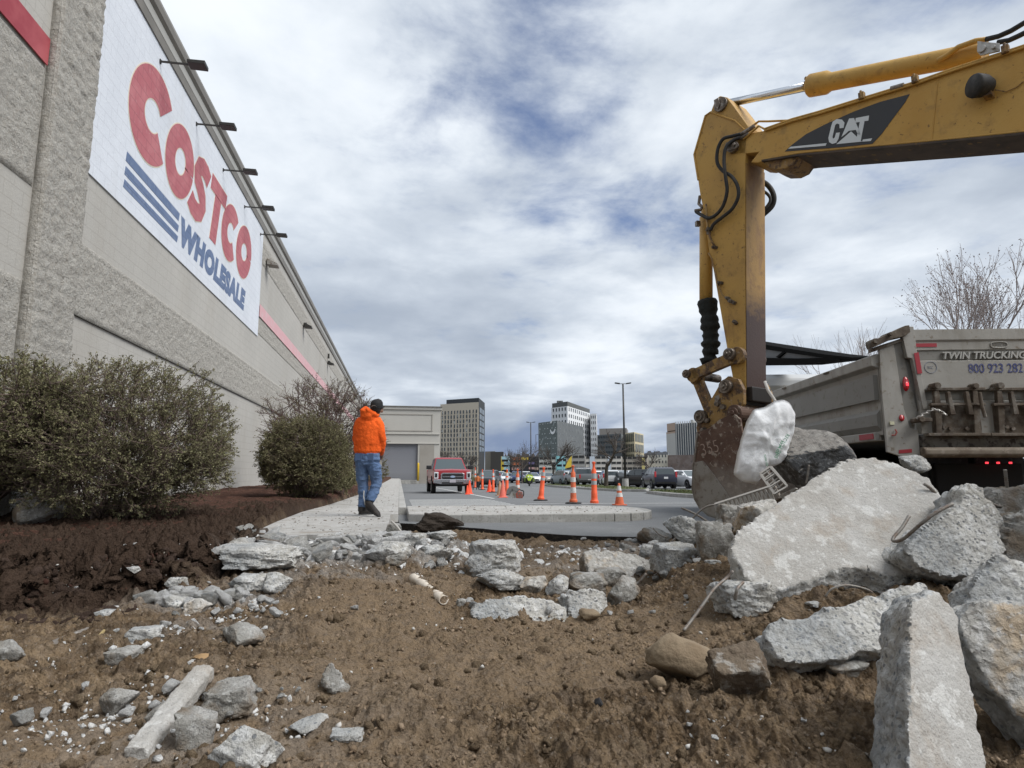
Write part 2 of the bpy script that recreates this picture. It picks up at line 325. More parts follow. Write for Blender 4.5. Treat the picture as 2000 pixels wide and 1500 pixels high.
BARK = mat('bark', (.085, .07, .058), .95, layers=[('N', 20, .45, .65, (.05, .04, .033))])
TWIG = mat('twig', (.13, .095, .078), .95)
LEAF = mat('shrub_leaf', (.20, .18, .10), .8, layers=[('N', 2.5, .42, .6, (.22, .205, .12)), ('N', 60, .48, .6, (.10, .10, .048))], spec=.2)
LEAF2 = mat('young_leaf', (.24, .235, .125), .85, layers=[('N', 3, .45, .62, (.17, .17, .085)), ('N', 60, .5, .6, (.08, .075, .04))], spec=.2)
# ------------------------------------------------------------------ ground
WX = -4.8                                                         # long wall of the store
def road_z(y): return -.13-.011*(np.clip(y, 11, 60)-11)
ROADF = [(0.02, 10.3), (0.30, 10.02), (0.95, 9.35), (1.35, 8.8), (1.9, 8.15), (2.35, 7.75), (2.84, 7.55), (3.3, 7.75), (3.9, 7.9), (4.6, 7.7), (5.6, 7.9), (7.0, 7.2), (9.0, 6.2), (12, 2), (14, -8)]
ROADP = ROADF+[(400, -8), (400, 90), (0.02, 90)]
WALKP = [(-1.6, 7.2), (-1.3, 6.95), (-.95, 7.1), (-.7, 6.85), (-.42, 7.0), (-.12, 6.8), (-.12, 10.35), (0.0, 10.5), (0.0, 86), (-1.1, 86), (-1.15, 30), (-1.26, 20.7), (-1.47, 13.95), (-1.66, 11.3), (-1.66, 9.5), (-1.64, 8.5), (-1.58, 7.3)]
MULCHP = [(-12, 5.7), (-4.2, 5.55), (-3.3, 5.5), (-2.8, 5.15), (-2.3, 5.0), (-1.95, 5.15), (-1.7, 5.7), (-1.45, 6.3), (-1.5, 8.5), (-1.3, 20), (-1.0, 86), (-12, 86)]
MULCHC = [(-12, 4.6), (-3.4, 4.55), (-2.2, 4.35), (-1.55, 4.7), (-1.35, 5.6), (-1.35, 6.3), (-1.5, 8.5), (-1.2, 20), (-.9, 86), (-12, 86)]
PILEP = [(2.1, 5.9), (1.75, 4.6), (1.6, 3.4), (1.75, 2.95), (2.1, 2.72), (3, 2.45), (5, 2.2), (9, 3), (9, 5.0), (5.2, 6.4), (3.2, 6.6)]
RUBP = [(-1.5, 7.3), (-1.5, 6.0), (-1.1, 5.6), (-.4, 5.6), (.2, 5.8), (.7, 6.3), (.8, 7.4), (.2, 8.2), (-.2, 8.3), (-.3, 6.9)]
def H0(x, y):
    P = np.stack([x, y], 1); r = np.hypot(x, y)
    z = np.full(len(x), -.215)
    z += .045*fbm(np.stack([x*.9, y*.9, x*0], 1), 3, 5)+.042*fbm(np.stack([x*2.4, y*2.4, x*0+3], 1), 3, 9)
    z += .06*np.exp(-((x+.35)**2/.6+(y-4.5)**2/.5))-.05*np.exp(-((x-.6)**2/.5+(y-3.3)**2/.5))+.04*np.exp(-((x-.3)**2/1.2+(y-2.3)**2/.15))
    z += sstep(sdist(P, RUBP), -.35, .35)*.14
    dp = sdist(P, PILEP); z += sstep(dp, -.35, .9)*.25
    dh = (x-1.85)**2/.10+(y-4.75)**2/.16; z -= .16*np.exp(-dh)
    z -= .13*np.exp(-((x-2.05)**2/.10+(y-2.45)**2/.03))
    nz = .12*fbm(np.stack([x*3, y*3, x*0+7], 1), 3, 3)
    dm = sdist(P, MULCHP)+nz*.8; mz = .035+.012*np.clip(y-6, 0, 12)+.03*fbm(np.stack([x*2.2, y*2.2, x*0], 1), 3, 33)
    t = sstep(dm, -.42, .06); z = z*(1-t)+mz*t
    z -= .05*sstep(dm, -.6, -.3)*(1-t)
    # under the pavement and the road
    dw = sdist(P, WALKP); z = np.where(dw > .12, np.minimum(z, -.2), z); z = np.where(dw > 0, z*(1-sstep(dw, 0, .12))+sstep(dw, 0, .12)*np.minimum(z, -.12), z)
    dr = sdist(P, ROADP); zr = road_z(y)-.14; t = sstep(dr, -.25, .05); z = z*(1-t)+np.minimum(z, zr)*t
    z = np.where((y > 84), -.95, z)
    return z
def H(x, y):
    x = np.atleast_1d(np.asarray(x, float)); y = np.atleast_1d(np.asarray(y, float)); return H0(x, y)
def hz(x, y): return float(H(x, y)[0])
def surf(x, y):                                                   # top of whatever one can stand on
    P = np.stack([x, y], 1); z = H0(x, y)+.01; z = np.where(sdist(P, WALKP) > 0, 0., z); z = np.where(sdist(P, ROADP) > 0, road_z(y), z); return np.where(sdist(P, ISL) > 0, 0., z)
def gD(px, py, d0=1.2, d1=16.):                                   # distance at which the sight line through a pixel meets the ground
    D = np.linspace(d0, d1, 700); P = CAM+ray(px, py)[None]*D[:, None]/F; b = P[:, 2] < surf(P[:, 0], P[:, 1]); return float(D[np.argmax(b)]) if b.any() else d1
def arc(cx, cy, rx, ry, a0, a1, n): return [(cx+rx*math.cos(math.radians(a0+(a1-a0)*i/n)), cy+ry*math.sin(math.radians(a0+(a1-a0)*i/n))) for i in range(n+1)]
ISL = [(0.62, 10.32), (1.0, 10.25), (3.3, 10.1)]+arc(3.45, 11.3, .95, 1.2, -90, 80, 12)+[(2.6, 12.9), (1.2, 13.0), (0.16, 13.05), (0.16, 10.6)]
def make_ground():
    ang = np.concatenate([np.radians(np.linspace(-180, -52, 40, endpoint=False)), np.radians(np.linspace(-52, 62, 800)), np.radians(np.linspace(62, 180, 38)[1:])])
    rad = np.exp(np.linspace(math.log(.55), math.log(95), 1450)); A, Rr = np.meshgrid(ang, rad)
    x = (Rr*np.sin(A)).ravel(); y = (Rr*np.cos(A)).ravel(); r = Rr.ravel(); z = H0(x, y)
    P2 = np.stack([x, y], 1); near = 1-sstep(r, 9, 16)
    on = (sdist(P2, WALKP) < .02) & (sdist(P2, ROADP) < 0)
    n1 = fbm(np.stack([x*9, y*9, z*9], 1), 4, 21, .55); n2 = fbm(np.stack([x*38, y*38, z*20], 1), 3, 51, .6)
    n3 = fbm(np.stack([x*20, y*20, z*20], 1), 3, 77, .5, True)
    dm = sdist(P2, MULCHC)+.15*fbm(np.stack([x*3, y*3, x*0], 1), 3, 61)
    mk = sstep(dm, -.25, .25)
    d = .026*n1+.014*n2+.013*n3
    n4 = fbm(np.stack([x*95, y*95, z*40], 1), 2, 88, .5, True); d = d+.0045*n4
    sm = sstep(vnoise(np.stack([x*1.1, y*2.1, x*0+5], 1), 8), .1, .5)*(1-mk)      # trampled, smoother patches
    d = d*(1-.55*sm)+mk*(.045*np.abs(n1)+.018*n2+.02*n3)
    # lumps of clay and clods
    lump = vnoise(np.stack([x*15, y*15, x*0+2], 1), 91); d += .05*np.clip(lump-.35, 0, 1)*(1-.6*sm)
    bk = np.exp(-((sdist(P2, MULCHP)+.18)/.26)**2)*on*near; Pn = np.stack([x*7, y*7, z*7], 1)
    x0_, y0_ = x, y; lx = .11*fbm(Pn, 4, 131, .6)*bk; ly = .11*fbm(Pn+9, 4, 137, .6)*bk; x = x+lx; y = y+ly; d = d+.05*fbm(Pn*1.5, 3, 139, .6)*bk
    z = z+np.where(on, d, 0)*near
    dust = sstep(sdist(P2, RUBP)+.25*n1, -.25, .2)*.75
    for cx, cy, sx, sy, w in [(-1.22, 4.55, .45, .2, .9), (-.95, 3.6, .35, .25, .45), (-.6, 2.3, .5, .5, .3), (1.5, 5.6, .6, .5, .5), (-.6, 5.2, .7, .25, .5), (.35, 5.9, .5, .3, .35), (2.2, 6.6, .8, .5, .6)]:
        dust = np.maximum(dust, w*np.exp(-((x-cx)**2/sx**2+(y-cy)**2/sy**2))*sstep(n1+.6*n3, -.5, .6))
    grey = sstep(fbm(np.stack([x*.8+2, y*.8, x*0], 1), 3, 71)+.5*(-x*.35-.1)*(y < 4.4), -.1, .5)*.8
    nA, nR = len(ang), len(rad); i = np.arange(nA*(nR-1)).reshape(nR-1, nA); j = np.roll(i, -1, 1)
    Fc = np.stack([i, i+nA, j+nA, j], 2).reshape(-1, 4)[:, ::-1]
    o = mkobj('ground', np.stack([x, y, z], 1), Fc, SOIL, smooth=True); prop(o, kind='structure')
    at = o.data.color_attributes.new('mask', 'FLOAT_COLOR', 'POINT'); c = np.stack([mk, np.clip(dust, 0, 1), sm*near, x*0+1], 1); at.data.foreach_set('color', c.ravel())
    # reddish surface of the undisturbed bed is a layer of its own
    return o
make_ground()
SOIL_MULCH = mat('bark_mulch', (.060, .030, .022), .98, spec=.1, layers=[('N', 14, .4, .62, (.095, .048, .034)), ('N', 60, .52, .64, (.18, .11, .08), .7), ('N', 3, .5, .68, (.035, .018, .014), .8)], bump=[('N', 30, .03), ('N', 90, .02)])
def mulch_sheet():
    xs = np.linspace(-9.5, -1.0, 260); ys = 5.3*np.exp(np.linspace(0, math.log(85/5.3), 520)); X, Y = np.meshgrid(xs, ys); x = X.ravel(); y = Y.ravel()
    P2 = np.stack([x, y], 1)
    poly = [(-9.4, 5.75), (-4, 5.6), (-3.2, 5.48), (-2.75, 5.3), (-2.5, 5.6), (-2.45, 6.4), (-2.2, 7.4), (-1.9, 8.6), (-1.64, 9.8), (-1.62, 11.3), (-1.42, 14), (-1.2, 21), (-1.05, 85.2), (-9.4, 85.2)]
    d = sdist(P2, poly)+.12*fbm(np.stack([x*4, y*4, x*0], 1), 3, 5)*(y < 9)
    z = H0(x, y)+.02*sstep(d, -.05, .35)-.03+.055*sstep(d, -.1, .2)+.012*np.abs(fbm(np.stack([x*22, y*22, x*0], 1), 3, 8, .6))
    keep = d > -.1; nx = len(xs); i = np.arange(nx*(len(ys)-1)).reshape(-1, nx)[:, :-1].ravel()
    Fc = np.stack([i, i+1, i+nx+1, i+nx], 1); Fc = Fc[keep[Fc].all(1)]
    prop(mkobj('mulch', np.stack([x, y, z], 1), Fc, SOIL_MULCH, smooth=True), kind='structure')
mulch_sheet()
def sheet(name, poly, zf, m, thick=0, **k):
    b = MB(); top = [(x, y, float(zf(y))) for x, y in poly]
    b.prism([(x, y, z-thick) for x, y, z in top], (0, 0, thick)) if thick else b.poly(top)
    o = b.build(name, m, None, **k); return prop(o, kind='structure')
# road: level near the pavement, falling gently to y = 60, then flat
def make_road():
    b = MB(); fr = [p for p in ROADF if p[1] > -9]; jit = []
    for i in range(len(fr)-1):
        a, c = np.array(fr[i]), np.array(fr[i+1]); n = max(2, int(np.linalg.norm(c-a)/.12)) if a[0] < 9 else 2
        for k in range(n): p = a+(c-a)*k/n; jit.append((p[0], p[1]+(random.uniform(-.05, .03) if a[0] < 9 else 0)))
    jit.append(fr[-1]); jit = [p for p in jit if p[1] < 10.6]
    z0 = -.13; top = jit+[(400, -8), (400, 11), (0.0, 11)]
    b.poly([(x, y, z0) for x, y in top]); b.poly([(0, 11, z0), (400, 11, z0), (400, 60, float(road_z(60))), (0, 60, float(road_z(60)))])
    zz = float(road_z(60)); b.poly([(-500, 86.5, zz), (-500, 2500, zz), (900, 2500, zz), (900, 60, zz), (0, 60, zz), (0, 86.5, zz)])
    prop(b.build('road', ASPH), kind='structure')
    e = MB()
    for (x0, y0), (x1, y1) in zip(jit[:-1], jit[1:]):
        if x0 < 9.2: e.add([(x0, y0, z0-.001), (x1, y1, z0-.001), (x1+.02, y1+.06, z0-.17), (x0+.02, y0+.06, z0-.17)], [(0, 1, 2, 3)])
    prop(e.build('road_edge', ASPD), kind='structure')
make_road()
b = MB(); b.poly([(-3000, -3000, -1.2), (3000, -3000, -1.2), (3000, 4000, -1.2), (-3000, 4000, -1.2)]); prop(b.build('terrain', mat('far_earth', (.13, .12, .09), .95)), kind='structure')
# sidewalk slab with a broken front edge, kerb stones along its right side
def jag(poly, i0, i1, amp, step):
    out = []
    for i in range(len(poly)):
        a = np.array(poly[i]); out.append(tuple(a)); c = np.array(poly[(i+1) % len(poly)])
        if i0 <= i < i1:
            n = max(1, int(np.linalg.norm(c-a)/step))
            for k in range(1, n): p = a+(c-a)*k/n; out.append((p[0]+random.uniform(-amp, amp), p[1]+random.uniform(-amp, amp)))
    return out
wp = jag(WALKP, 0, 5, .06, .09)
sheet('sidewalk', wp, lambda y: 0.0, WALK, .13)
KY = [10.5]+[12.6+3.05*i for i in range(24)]
kb = MB()
for i in range(1, len(KY)-1): kb.box((.075, (KY[i]+KY[i+1])/2, -.14), (.15, KY[i+1]-KY[i]-.012, .27))
# (kerb only where the road meets the walk beyond the island)
prop(kb.build('kerb', KERB, bevel=.012), kind='structure')
isl = sheet('island', ISL, lambda y: -.004, WALK, .24, bevel=.02)
ik = MB(); edge = [(0.62, 10.32), (1.0, 10.25), (1.6, 10.2), (2.45, 10.15), (3.3, 10.1)]+arc(3.45, 11.3, .95, 1.2, -90, 80, 10)
for (x0, y0), (x1, y1) in zip(edge[:-1], edge[1:]):
    d = np.array([x1-x0, y1-y0]); l = np.linalg.norm(d); ax = math.atan2(d[1], d[0]); nrm = np.array([d[1], -d[0]])/l
    ik.box(((x0+x1)/2+nrm[0]*.05, (y0+y1)/2+nrm[1]*.05, -.135), (l+.012, .13, .27), rotm(0, 0, ax))
prop(ik.build('kerb', KERB, bevel=.015), kind='structure')
# painted lines: slow-down bars across the lane and lane edges
ml = MB()
def rline(x0, y0, x1, y1, w):
    d = np.array([x1-x0, y1-y0]); n = np.array([-d[1], d[0]])/np.linalg.norm(d)*w/2; k = max(1, int(abs(y1-y0)/10)); 
    for i in range(k):
        a = np.array([x0, y0])+d*i/k; c = np.array([x0, y0])+d*(i+1)/k
        ml.poly([(*(p), float(road_z(p[1]))+.006) for p in (a-n, c-n, c+n, a+n)])
for y in np.arange(14.2, 22.5, .72): rline(.35, y, 3.1, y+.02, .27)
rline(3.5, 17.6, 14, 16.5, .14); rline(3.4, 23.0, 3.4, 60, .12)
for k in range(16): rline(12+2.7*k, 52, 12+2.7*k, 57.5, .12); rline(18+2.7*k, 38, 18+2.7*k, 43, .12)
prop(ml.build('road_marking', WHITE), kind='structure')
# grass islands in the parking lot
def gisland(poly, name):
    z = lambda y: float(road_z(y))
    b = MB(); b.prism([(x, y, z(y)-.05) for x, y in poly], (0, 0, .19)); prop(b.build('parking_island_kerb', KERB, bevel=.02), kind='structure')
    c = np.mean(poly, 0); q = [tuple(c+(np.array(p)-c)*(1-.35/np.linalg.norm(np.array(p)-c))) for p in poly]
    b = MB(); b.prism([(x, y, z(y)+.135) for x, y in q], (0, 0, .03)); prop(b.build('grass', GRASS), kind='structure')
    # real tufts so that the strip has a ragged edge
    P = []; A = []
    for _ in range(2600):
        t = RNG.dirichlet(np.ones(len(q))*.35); p = t @ np.array(q); P.append((p[0], p[1], z(p[1])+.16)); A.append(RNG.uniform(0, 6.3))
    P = np.array(P); A = np.array(A); h = RNG.uniform(.03, .09, len(P)); d = np.stack([np.cos(A), np.sin(A), A*0], 1)*.03
    V = np.stack([P-d, P+d, P+np.stack([RNG.normal(0, .02, len(P)), RNG.normal(0, .02, len(P)), h], 1)], 1).reshape(-1, 3)
    prop(mkobj('grass_tufts', V, np.arange(len(V)).reshape(-1, 3), GRASS), 'short green grass tufts on the parking lot island', 'grass', kind='stuff')
def gz(px, py, zz=None):
    y = 30.
    for _ in range(30): y = float(PZ(px, py, float(road_z(y)))[1])
    return tuple(PZ(px, py, float(road_z(y)))[:2])
gisland([gz(1062, 949), gz(1120, 954.5), gz(1200, 960), gz(1262, 961), gz(1268, 958.5), gz(1230, 954), gz(1150, 949), gz(1080, 946)], 'a')
gisland([gz(1262, 964), gz(1310, 970), gz(1380, 975), gz(1500, 984), gz(1560, 980), gz(1420, 968), gz(1330, 963), gz(1275, 961.5)], 'b')
# ------------------------------------------------------------------ warehouse store
store = thing('warehouse_store', 'long beige block warehouse store with a huge painted red and blue sign on white', 'building', (WX, 10, 0))
def wallbox(mb, y0, y1, z0, z1, x0, x1): mb.box(((x0+x1)/2, (y0+y1)/2, (z0+z1)/2), (abs(x1-x0), y1-y0, z1-z0))
ZT = 9.56; YE = 85.0
b = MB(); wallbox(b, -8, YE, -1.2, ZT-.02, WX-14, WX-.02); b.build('wall', BLOCK, store)
b = MB(); wallbox(b, 9.8, YE, -1.0, 2.95, WX-.02, WX+.018); b.build('base_course', BLOCK, store)
# split-face bands have a real rough relief
def rough_band(name, y0, y1, z0, z1, x, m, parent, dy=.045, amp=.02, course=.2, face=0):
    ny = int((y1-y0)/dy); nz = max(2, int((z1-z0)/.04)); ys = np.linspace(y0, y1, ny); zs = np.linspace(z0, z1, nz); Y, Z = np.meshgrid(ys, zs); y = Y.ravel(); z = Z.ravel()
    row = np.floor((z-z0+1e-6)/course); off = (row % 2)*.2; fz = ((z-z0) % course)/course; fy = ((y+off) % .4)/.4
    e = np.minimum(np.minimum(fz, 1-fz)*course, np.minimum(fy, 1-fy)*.4); d = amp*(.25+.75*sstep(e, 0, .03))+amp*.5*fbm(np.stack([y*11, z*11, row*3.3], 1), 3, 4)
    cell = _h(np.floor((y+off)/.4), row, row*0, 9); d += (cell-.5)*amp*.7
    d[(z <= z0+1e-6) | (z >= z1-1e-6) | (y <= y0+1e-6) | (y >= y1-1e-6)] = -.015
    V = np.stack([x+d, y, z], 1) if face == 0 else np.stack([y, x-d, z], 1)
    i = np.arange(ny*(nz-1)).reshape(nz-1, ny)[:, :-1].ravel(); Fc = np.stack([i, i+1, i+ny+1, i+ny], 1)
    if face: Fc = Fc
    return mkobj(name, V, Fc, m, parent)
rough_band('split_face_band', 9.8, 30, 2.97, 4.1, WX, SPLIT, store, .045, .012)
rough_band('split_face_band', 30, 84, 2.97, 4.1, WX, SPLIT, store, .15)
rough_band('split_face_band', 21.9, 84, 5.3, 6.3, WX-.012, SPLIT, store, .15, .012)
rough_band('split_face_band', 21.9, 84, 7.75, 8.6, WX-.012, SPLIT, store, .15, .012)
b = MB(); wallbox(b, 9.8, 84, 2.952, 2.968, WX-.01, WX+.05); b.build('drip_joint', mat('dark_joint', (.10, .095, .085), .9), store)  # thin dark joint line between base course and split-face band
# pilaster
PX0, PX1, PY0, PY1 = WX-.02, WX+.12, 8.75, 9.84
b = MB(); wallbox(b, PY0+.03, PY1-.03, -1, 8.9, PX0, PX1-.02); b.build('pilaster', SPLIT, store)
rough_band('pilaster_face', PY0, PY1+.03, -.3, 8.9, PX1-.01, SPLIT, store, .04, .020)
rough_band('pilaster_side', PX0, PX1+.01, -.3, 8.9, PY0+.01, SPLIT, store, .03, .012, face=1)
# nearer bay: rough band, red stripe
rough_band('split_face_band', 3.0, 8.75, 4.35, 6.02, WX, SPLIT, store, .05, .013)
rough_band('split_face_band', 3.0, 8.75, 1.9, 3.1, WX, SPLIT, store, .05, .013)
b = MB(); b.prism([(WX, 3, 6.06), (WX, 8.73, 6.06), (WX, 8.73, 6.44), (WX, 3, 6.44)], (.02, 0, 0)); b.build('red_stripe', REDS, store)
b = MB(); b.prism([(WX+.008, 21.9, 5.9), (WX+.008, 84, 5.9), (WX+.008, 84, 6.32), (WX+.008, 21.9, 6.32)], (.018, 0, 0)); b.build('faded_red_stripe', PINK, store)
# coping
b = MB(); b.prism([(WX-.1, -8, 8.90), (WX+.03, -8, 8.90), (WX+.05, -8, 9.08), (WX-.1, -8, 9.08)], (0, 93, 0)); b.build('coping_lower', COPE, store)
b = MB(); wallbox(b, -8, YE, 9.08, 9.27, WX-.1, WX+.055); b.build('coping_fascia', COPL, store)
b = MB(); b.prism([(WX-.2, -8, 9.27), (WX+.06, -8, 9.27), (WX+.11, -8, 9.33), (WX+.13, -8, 9.45), (WX+.10, -8, 9.56), (WX+.02, -8, 9.62), (WX-.2, -8, 9.62)], (0, 93.2, 0)); b.build('coping', COPE, store)
# white sign panel with painted letters, each 3 mm proud
S0 = WX+.004
b = MB()
for i in range(1): b.prism([(WX-.02, 9.8, 5.2), (WX-.02, 21.86, 5.2), (WX-.02, 21.86, 9.28), (WX-.02, 9.8, 9.28)], (.024, 0, 0))
panel = b.build('sign_panel', SIGNW, store)
def stroke(pts, w, n=10):                                         # 2-D ribbon
    pts = [np.array(p, float) for p in pts]; L_, R_ = [], []; m = len(pts)
    ws = [w]*m if np.isscalar(w) else w
    for i in range(m):
        t = pts[min(i+1, m-1)]-pts[max(i-1, 0)]; t = t/np.linalg.norm(t); nn = np.array([-t[1], t[0]])
        L_.append(pts[i]+nn*ws[i]/2); R_.append(pts[i]-nn*ws[i]/2)
    return L_, R_
def ribbon(mb, L_, R_, x, th, f):
    m = len(L_); V = [f(p) for p in L_]+[f(p) for p in R_]; V = [(x, p[0], p[1]) for p in V]; V2 = [(x+th, p[1], p[2]) for p in V]
    k = 2*m; Fc = [(i, i+1, i+m+1, i+m) for i in range(m-1)]; Fc2 = [tuple(j+k for j in f_) for f_ in Fc]
    sd = [(i, i+k, i+1+k, i+1) for i in range(m-1)]+[(i+m, i+m+1, i+m+1+k, i+m+k) for i in range(m-1)]+[(0, m, m+k, k), (m-1, m-1+k, 2*m-1+k, 2*m-1)]
    mb.add(V+V2, Fc+Fc2+sd)
def ell(cx, cy, rx, ry, a0, a1, n=40): return [(cx+rx*math.cos(math.radians(a0+(a1-a0)*i/n)), cy+ry*math.sin(math.radians(a0+(a1-a0)*i/n))) for i in range(n+1)]
SHR = .20
def letter(name, parts, col, grow=0, x=S0, parent=panel):
    mb = MB()
    for pts, w in parts: L_, R_ = stroke(pts, (np.array(w)+grow*2) if not np.isscalar(w) else w+grow*2); ribbon(mb, L_, R_, x, .004, lambda p: (p[0]+(p[1]-6.57)*SHR, p[1]))
    return mb.build(name, col, parent)
def ring(cx, cz, rx, rz, w, a0=0, a1=360): return (ell(cx, cz, rx-w/2, rz-w/2, a0, a1), w)
zb, zt = 6.44, 8.10; cz = (zb+zt)/2; hh = (zt-zb)/2
LET = [('letter', [ring(12.02, 7.38, 1.02, .98, .64, 40, 322)]),
       ('letter', [ring(13.62, cz, .83, hh, .52)]),
       ('letter', [([(15.50, 7.74), (15.25, 7.85), (14.98, 7.88), (14.74, 7.79), (14.66, 7.62), (14.74, 7.44), (15.0, 7.30), (15.22, 7.14), (15.32, 6.95), (15.22, 6.75), (14.98, 6.66), (14.70, 6.69), (14.44, 6.82)], .46)]),
       ('letter', [([(15.66, 7.89), (17.02, 7.89)], .42), ([(16.34, 7.7), (16.34, 6.44)], .52)]),
       ('letter', [ring(17.74, cz, .86, hh, .53, 44, 316)]),
       ('letter', [ring(19.30, cz, .88, hh, .55)])]
for nme, parts in LET:
    letter('letter_outline', parts, GOLD, .025, S0)
    letter(nme, parts, RED, 0, S0+.003)
for z0, z1 in [(6.0, 6.18), (5.75, 5.91), (5.52, 5.67)]:
    b = MB(); b.prism([(S0, 11.24+(z0-5.5)*.02, z0), (S0, 13.92, z0), (S0, 13.96, z1), (S0, 11.27, z1)], (.004, 0, 0)); b.build('blue_bar', BLUE, panel)
def text_mesh(body, size, bold=0, shear=0, space=1.0, ext=.002):
    cu = bpy.data.curves.new('t', 'FONT'); cu.body = body; cu.size = size; cu.offset = bold; cu.shear = shear; cu.space_character = space; cu.extrude = ext; cu.resolution_u = 4
    o = bpy.data.objects.new('t', cu); COL.objects.link(o); dg = bpy.context.evaluated_depsgraph_get(); dg.update(); me = o.evaluated_get(dg).to_mesh()
    V = np.array([v.co[:] for v in me.vertices]); Fc = [tuple(p.vertices) for p in me.polygons]; o.evaluated_get(dg).to_mesh_clear(); bpy.data.objects.remove(o); bpy.data.curves.remove(cu)
    return V, Fc
def put_text(body, org, ux, uz, w, h, m, name, parent, bold=0, shear=0, space=1.0, ext=.002):
    """text spanning w x h from its lower left corner org, along ux, upright uz"""
    V, Fc = text_mesh(body, 1.0, bold, shear, space, 0.0); lo = V.min(0); hi = V.max(0); s = (V-lo)/(np.maximum(hi-lo, 1e-9))
    ux = np.array(ux, float); uz = np.array(uz, float); n = np.cross(ux, uz); n /= np.linalg.norm(n)
    Q = np.array(org)+s[:, :1]*w*ux+s[:, 1:2]*h*uz
    k = len(Q); Fc = list(Fc); e = {}
    for f in Fc:
        for a, c in zip(f, f[1:]+f[:1]): e[(a, c)] = 1
    sides = [(a, c, c+k, a+k) for (a, c) in e if (c, a) not in e]
    return mkobj(name, np.vstack([Q, Q+n*ext]), [tuple(f) for f in Fc]+[tuple(i+k for i in f) for f in Fc]+sides, m, parent)
put_text('WHOLESALE', (S0, 14.06, 5.53), (0, 1, 0), (0, 0, 1), 5.86, .66, BLUE, 'lettering', panel, bold=.075, shear=.18, space=1.12, ext=.004)
# sign lights reaching out from the parapet
for i, y in enumerate([12.3, 14.55, 16.8, 19.16, 21.39]):
    b = MB(); b.box((WX+.30, y, 8.60), (.6, .025, .035)); b.box((WX+.015, y, 8.6), (.02, .06, .08)); arm = b.build('sign_light_arm', DARKM, store)
    b = MB(); b.prism([(WX+.52, y-.11, 8.58), (WX+.86, y-.13, 8.56), (WX+.86, y-.13, 8.64), (WX+.52, y-.11, 8.65)], (0, .25, 0)); b.build('lamp_head', DARKM, arm, bevel=.01)
for y, z in [(22.6, 7.9), (31.5, 7.72), (42.1, 7.7)]:
    b = MB(); b.box((WX+.08, y, z+.15), (.14, .14, .2)); b.prism([(WX+.05, y-.2, z), (WX+.40, y-.2, z-.02), (WX+.40, y-.2, z+.06), (WX+.05, y-.2, z+.22)], (0, .4, 0)); w = b.build('wall_lamp', DARKM if y > 25 else BARE, store, bevel=.01)
b = MB(); b.box((WX+.06, 42.0, 8.25), (.1, .12, .3)); b.build('conduit_box', DARKM, store)
# ------------------------------------------------------------------ loading wing closing the view
YD = 86.0
dock = thing('loading_wing', 'low beige stucco loading wing with a grey roller door at the end of the pavement', 'building', (0, YD, -.7))
STUC = mat('beige_stucco', (.435, .42, .385), .92, layers=[('N', .3, .4, .65, (.41, .395, .36))])
STUD = mat('stucco_recess', (.30, .28, .25), .92, layers=[('N', .6, .4, .65, (.27, .25, .22))])
b = MB(); b.prism([(-14, YD, -1), (-2.35, YD, -1), (-2.35, YD, 4.7), (2.38, YD, 4.7), (2.38, YD, -1), (5.35, YD, -1), (5.35, YD, 9.2), (-14, YD, 9.2)], (0, 12, 0)); b.build('wall', STUC, dock)
b = MB(); b.prism([(-14, YD-.18, 9.2), (5.5, YD-.18, 9.2), (5.5, YD-.18, 9.62), (-14, YD-.18, 9.62)], (0, 12.3, 0)); b.build('cornice', STUC, dock, bevel=.03)
b = MB(); b.box((0, YD-.08, 9.62+.03), (11.2, .5, .07)); b.build('cornice_cap', COPE, dock)
b = MB(); b.box((-4.0, YD-.07, 5.95), (18.5, .14, .16)); b.box((-4, YD-.05, 4.66), (18.5, .12, .14)); b.build('string_course', STUC, dock, bevel=.02)
b = MB()
b.box((0.35, YD-.03, 8.55), (7.9, .06, .10)); b.box((.35, YD-.03, 6.35), (7.9, .06, .10)); b.box((4.2, YD-.03, 7.45), (.1, .06, 2.1)); b.build('panel_moulding', STUD, dock)
b = MB(); b.box((3.6, YD-.02, 1.8), (1.9, .05, 5.6)); b.build('recessed_panel', STUD, dock)
DOORM = mat('roller_door_grey', (.20, .205, .225), .6, .2)
b = MB()
for i in range(38): b.box((0, YD+.35, -.6+i*.14), (4.9, .04 if i % 2 else .07, .135))
b.build('roller_door', DOORM, dock)
b = MB(); b.box((-6, YD-1.5, -.45), (17, 3, .5)); prop(b.build('apron', KERB, None), kind='structure')
# bollard
b = MB(); p = PD(815, 937, 84); z0 = p[2]-.1; b.lathe([(.13, 0), (.13, 2.15), (.11, 2.25), (.05, 2.3)], (p[0], 82.5, z0)); solo(b, 'bollard', mat('bollard_yellow', (.70, .45, .03), .5), 'yellow steel bollard beside the grey roller door', 'bollard', smooth=True)
# ------------------------------------------------------------------ excavator: everything lies along one vertical plane through boom and stick
TH = math.radians(62); EQ = PD(1470, 300, 7.0)
ES = np.array([math.cos(TH), -math.sin(TH), 0]); EN = np.array([-math.sin(TH), -math.cos(TH), 0])   # along the boom towards the cab / towards the near side
def EP(x, y, off=0.0): return PP(x, y, EQ-EN*off, EN)            # off = metres behind the near face of the boom
def EL(s, z, off=0.0): return np.array([EQ[0], EQ[1], 0])+ES*s-EN*off+np.array([0, 0, z])
exc = thing('excavator', 'yellow tracked excavator with its boom stretched overhead and a rusty bucket on the rubble', 'excavator', tuple(EL(-.4, .1, .2)))
TW = .40
def eplate(name, px, m, off0, off1, parent=exc, bevel=.008, mb=None):
    P = [EP(x, y, 0) for x, y in px]; b = mb or MB(); b.prism([p-EN*off0 for p in P], -EN*(off1-off0))
    return b.build(name, m, parent, bevel=bevel) if mb is None else b
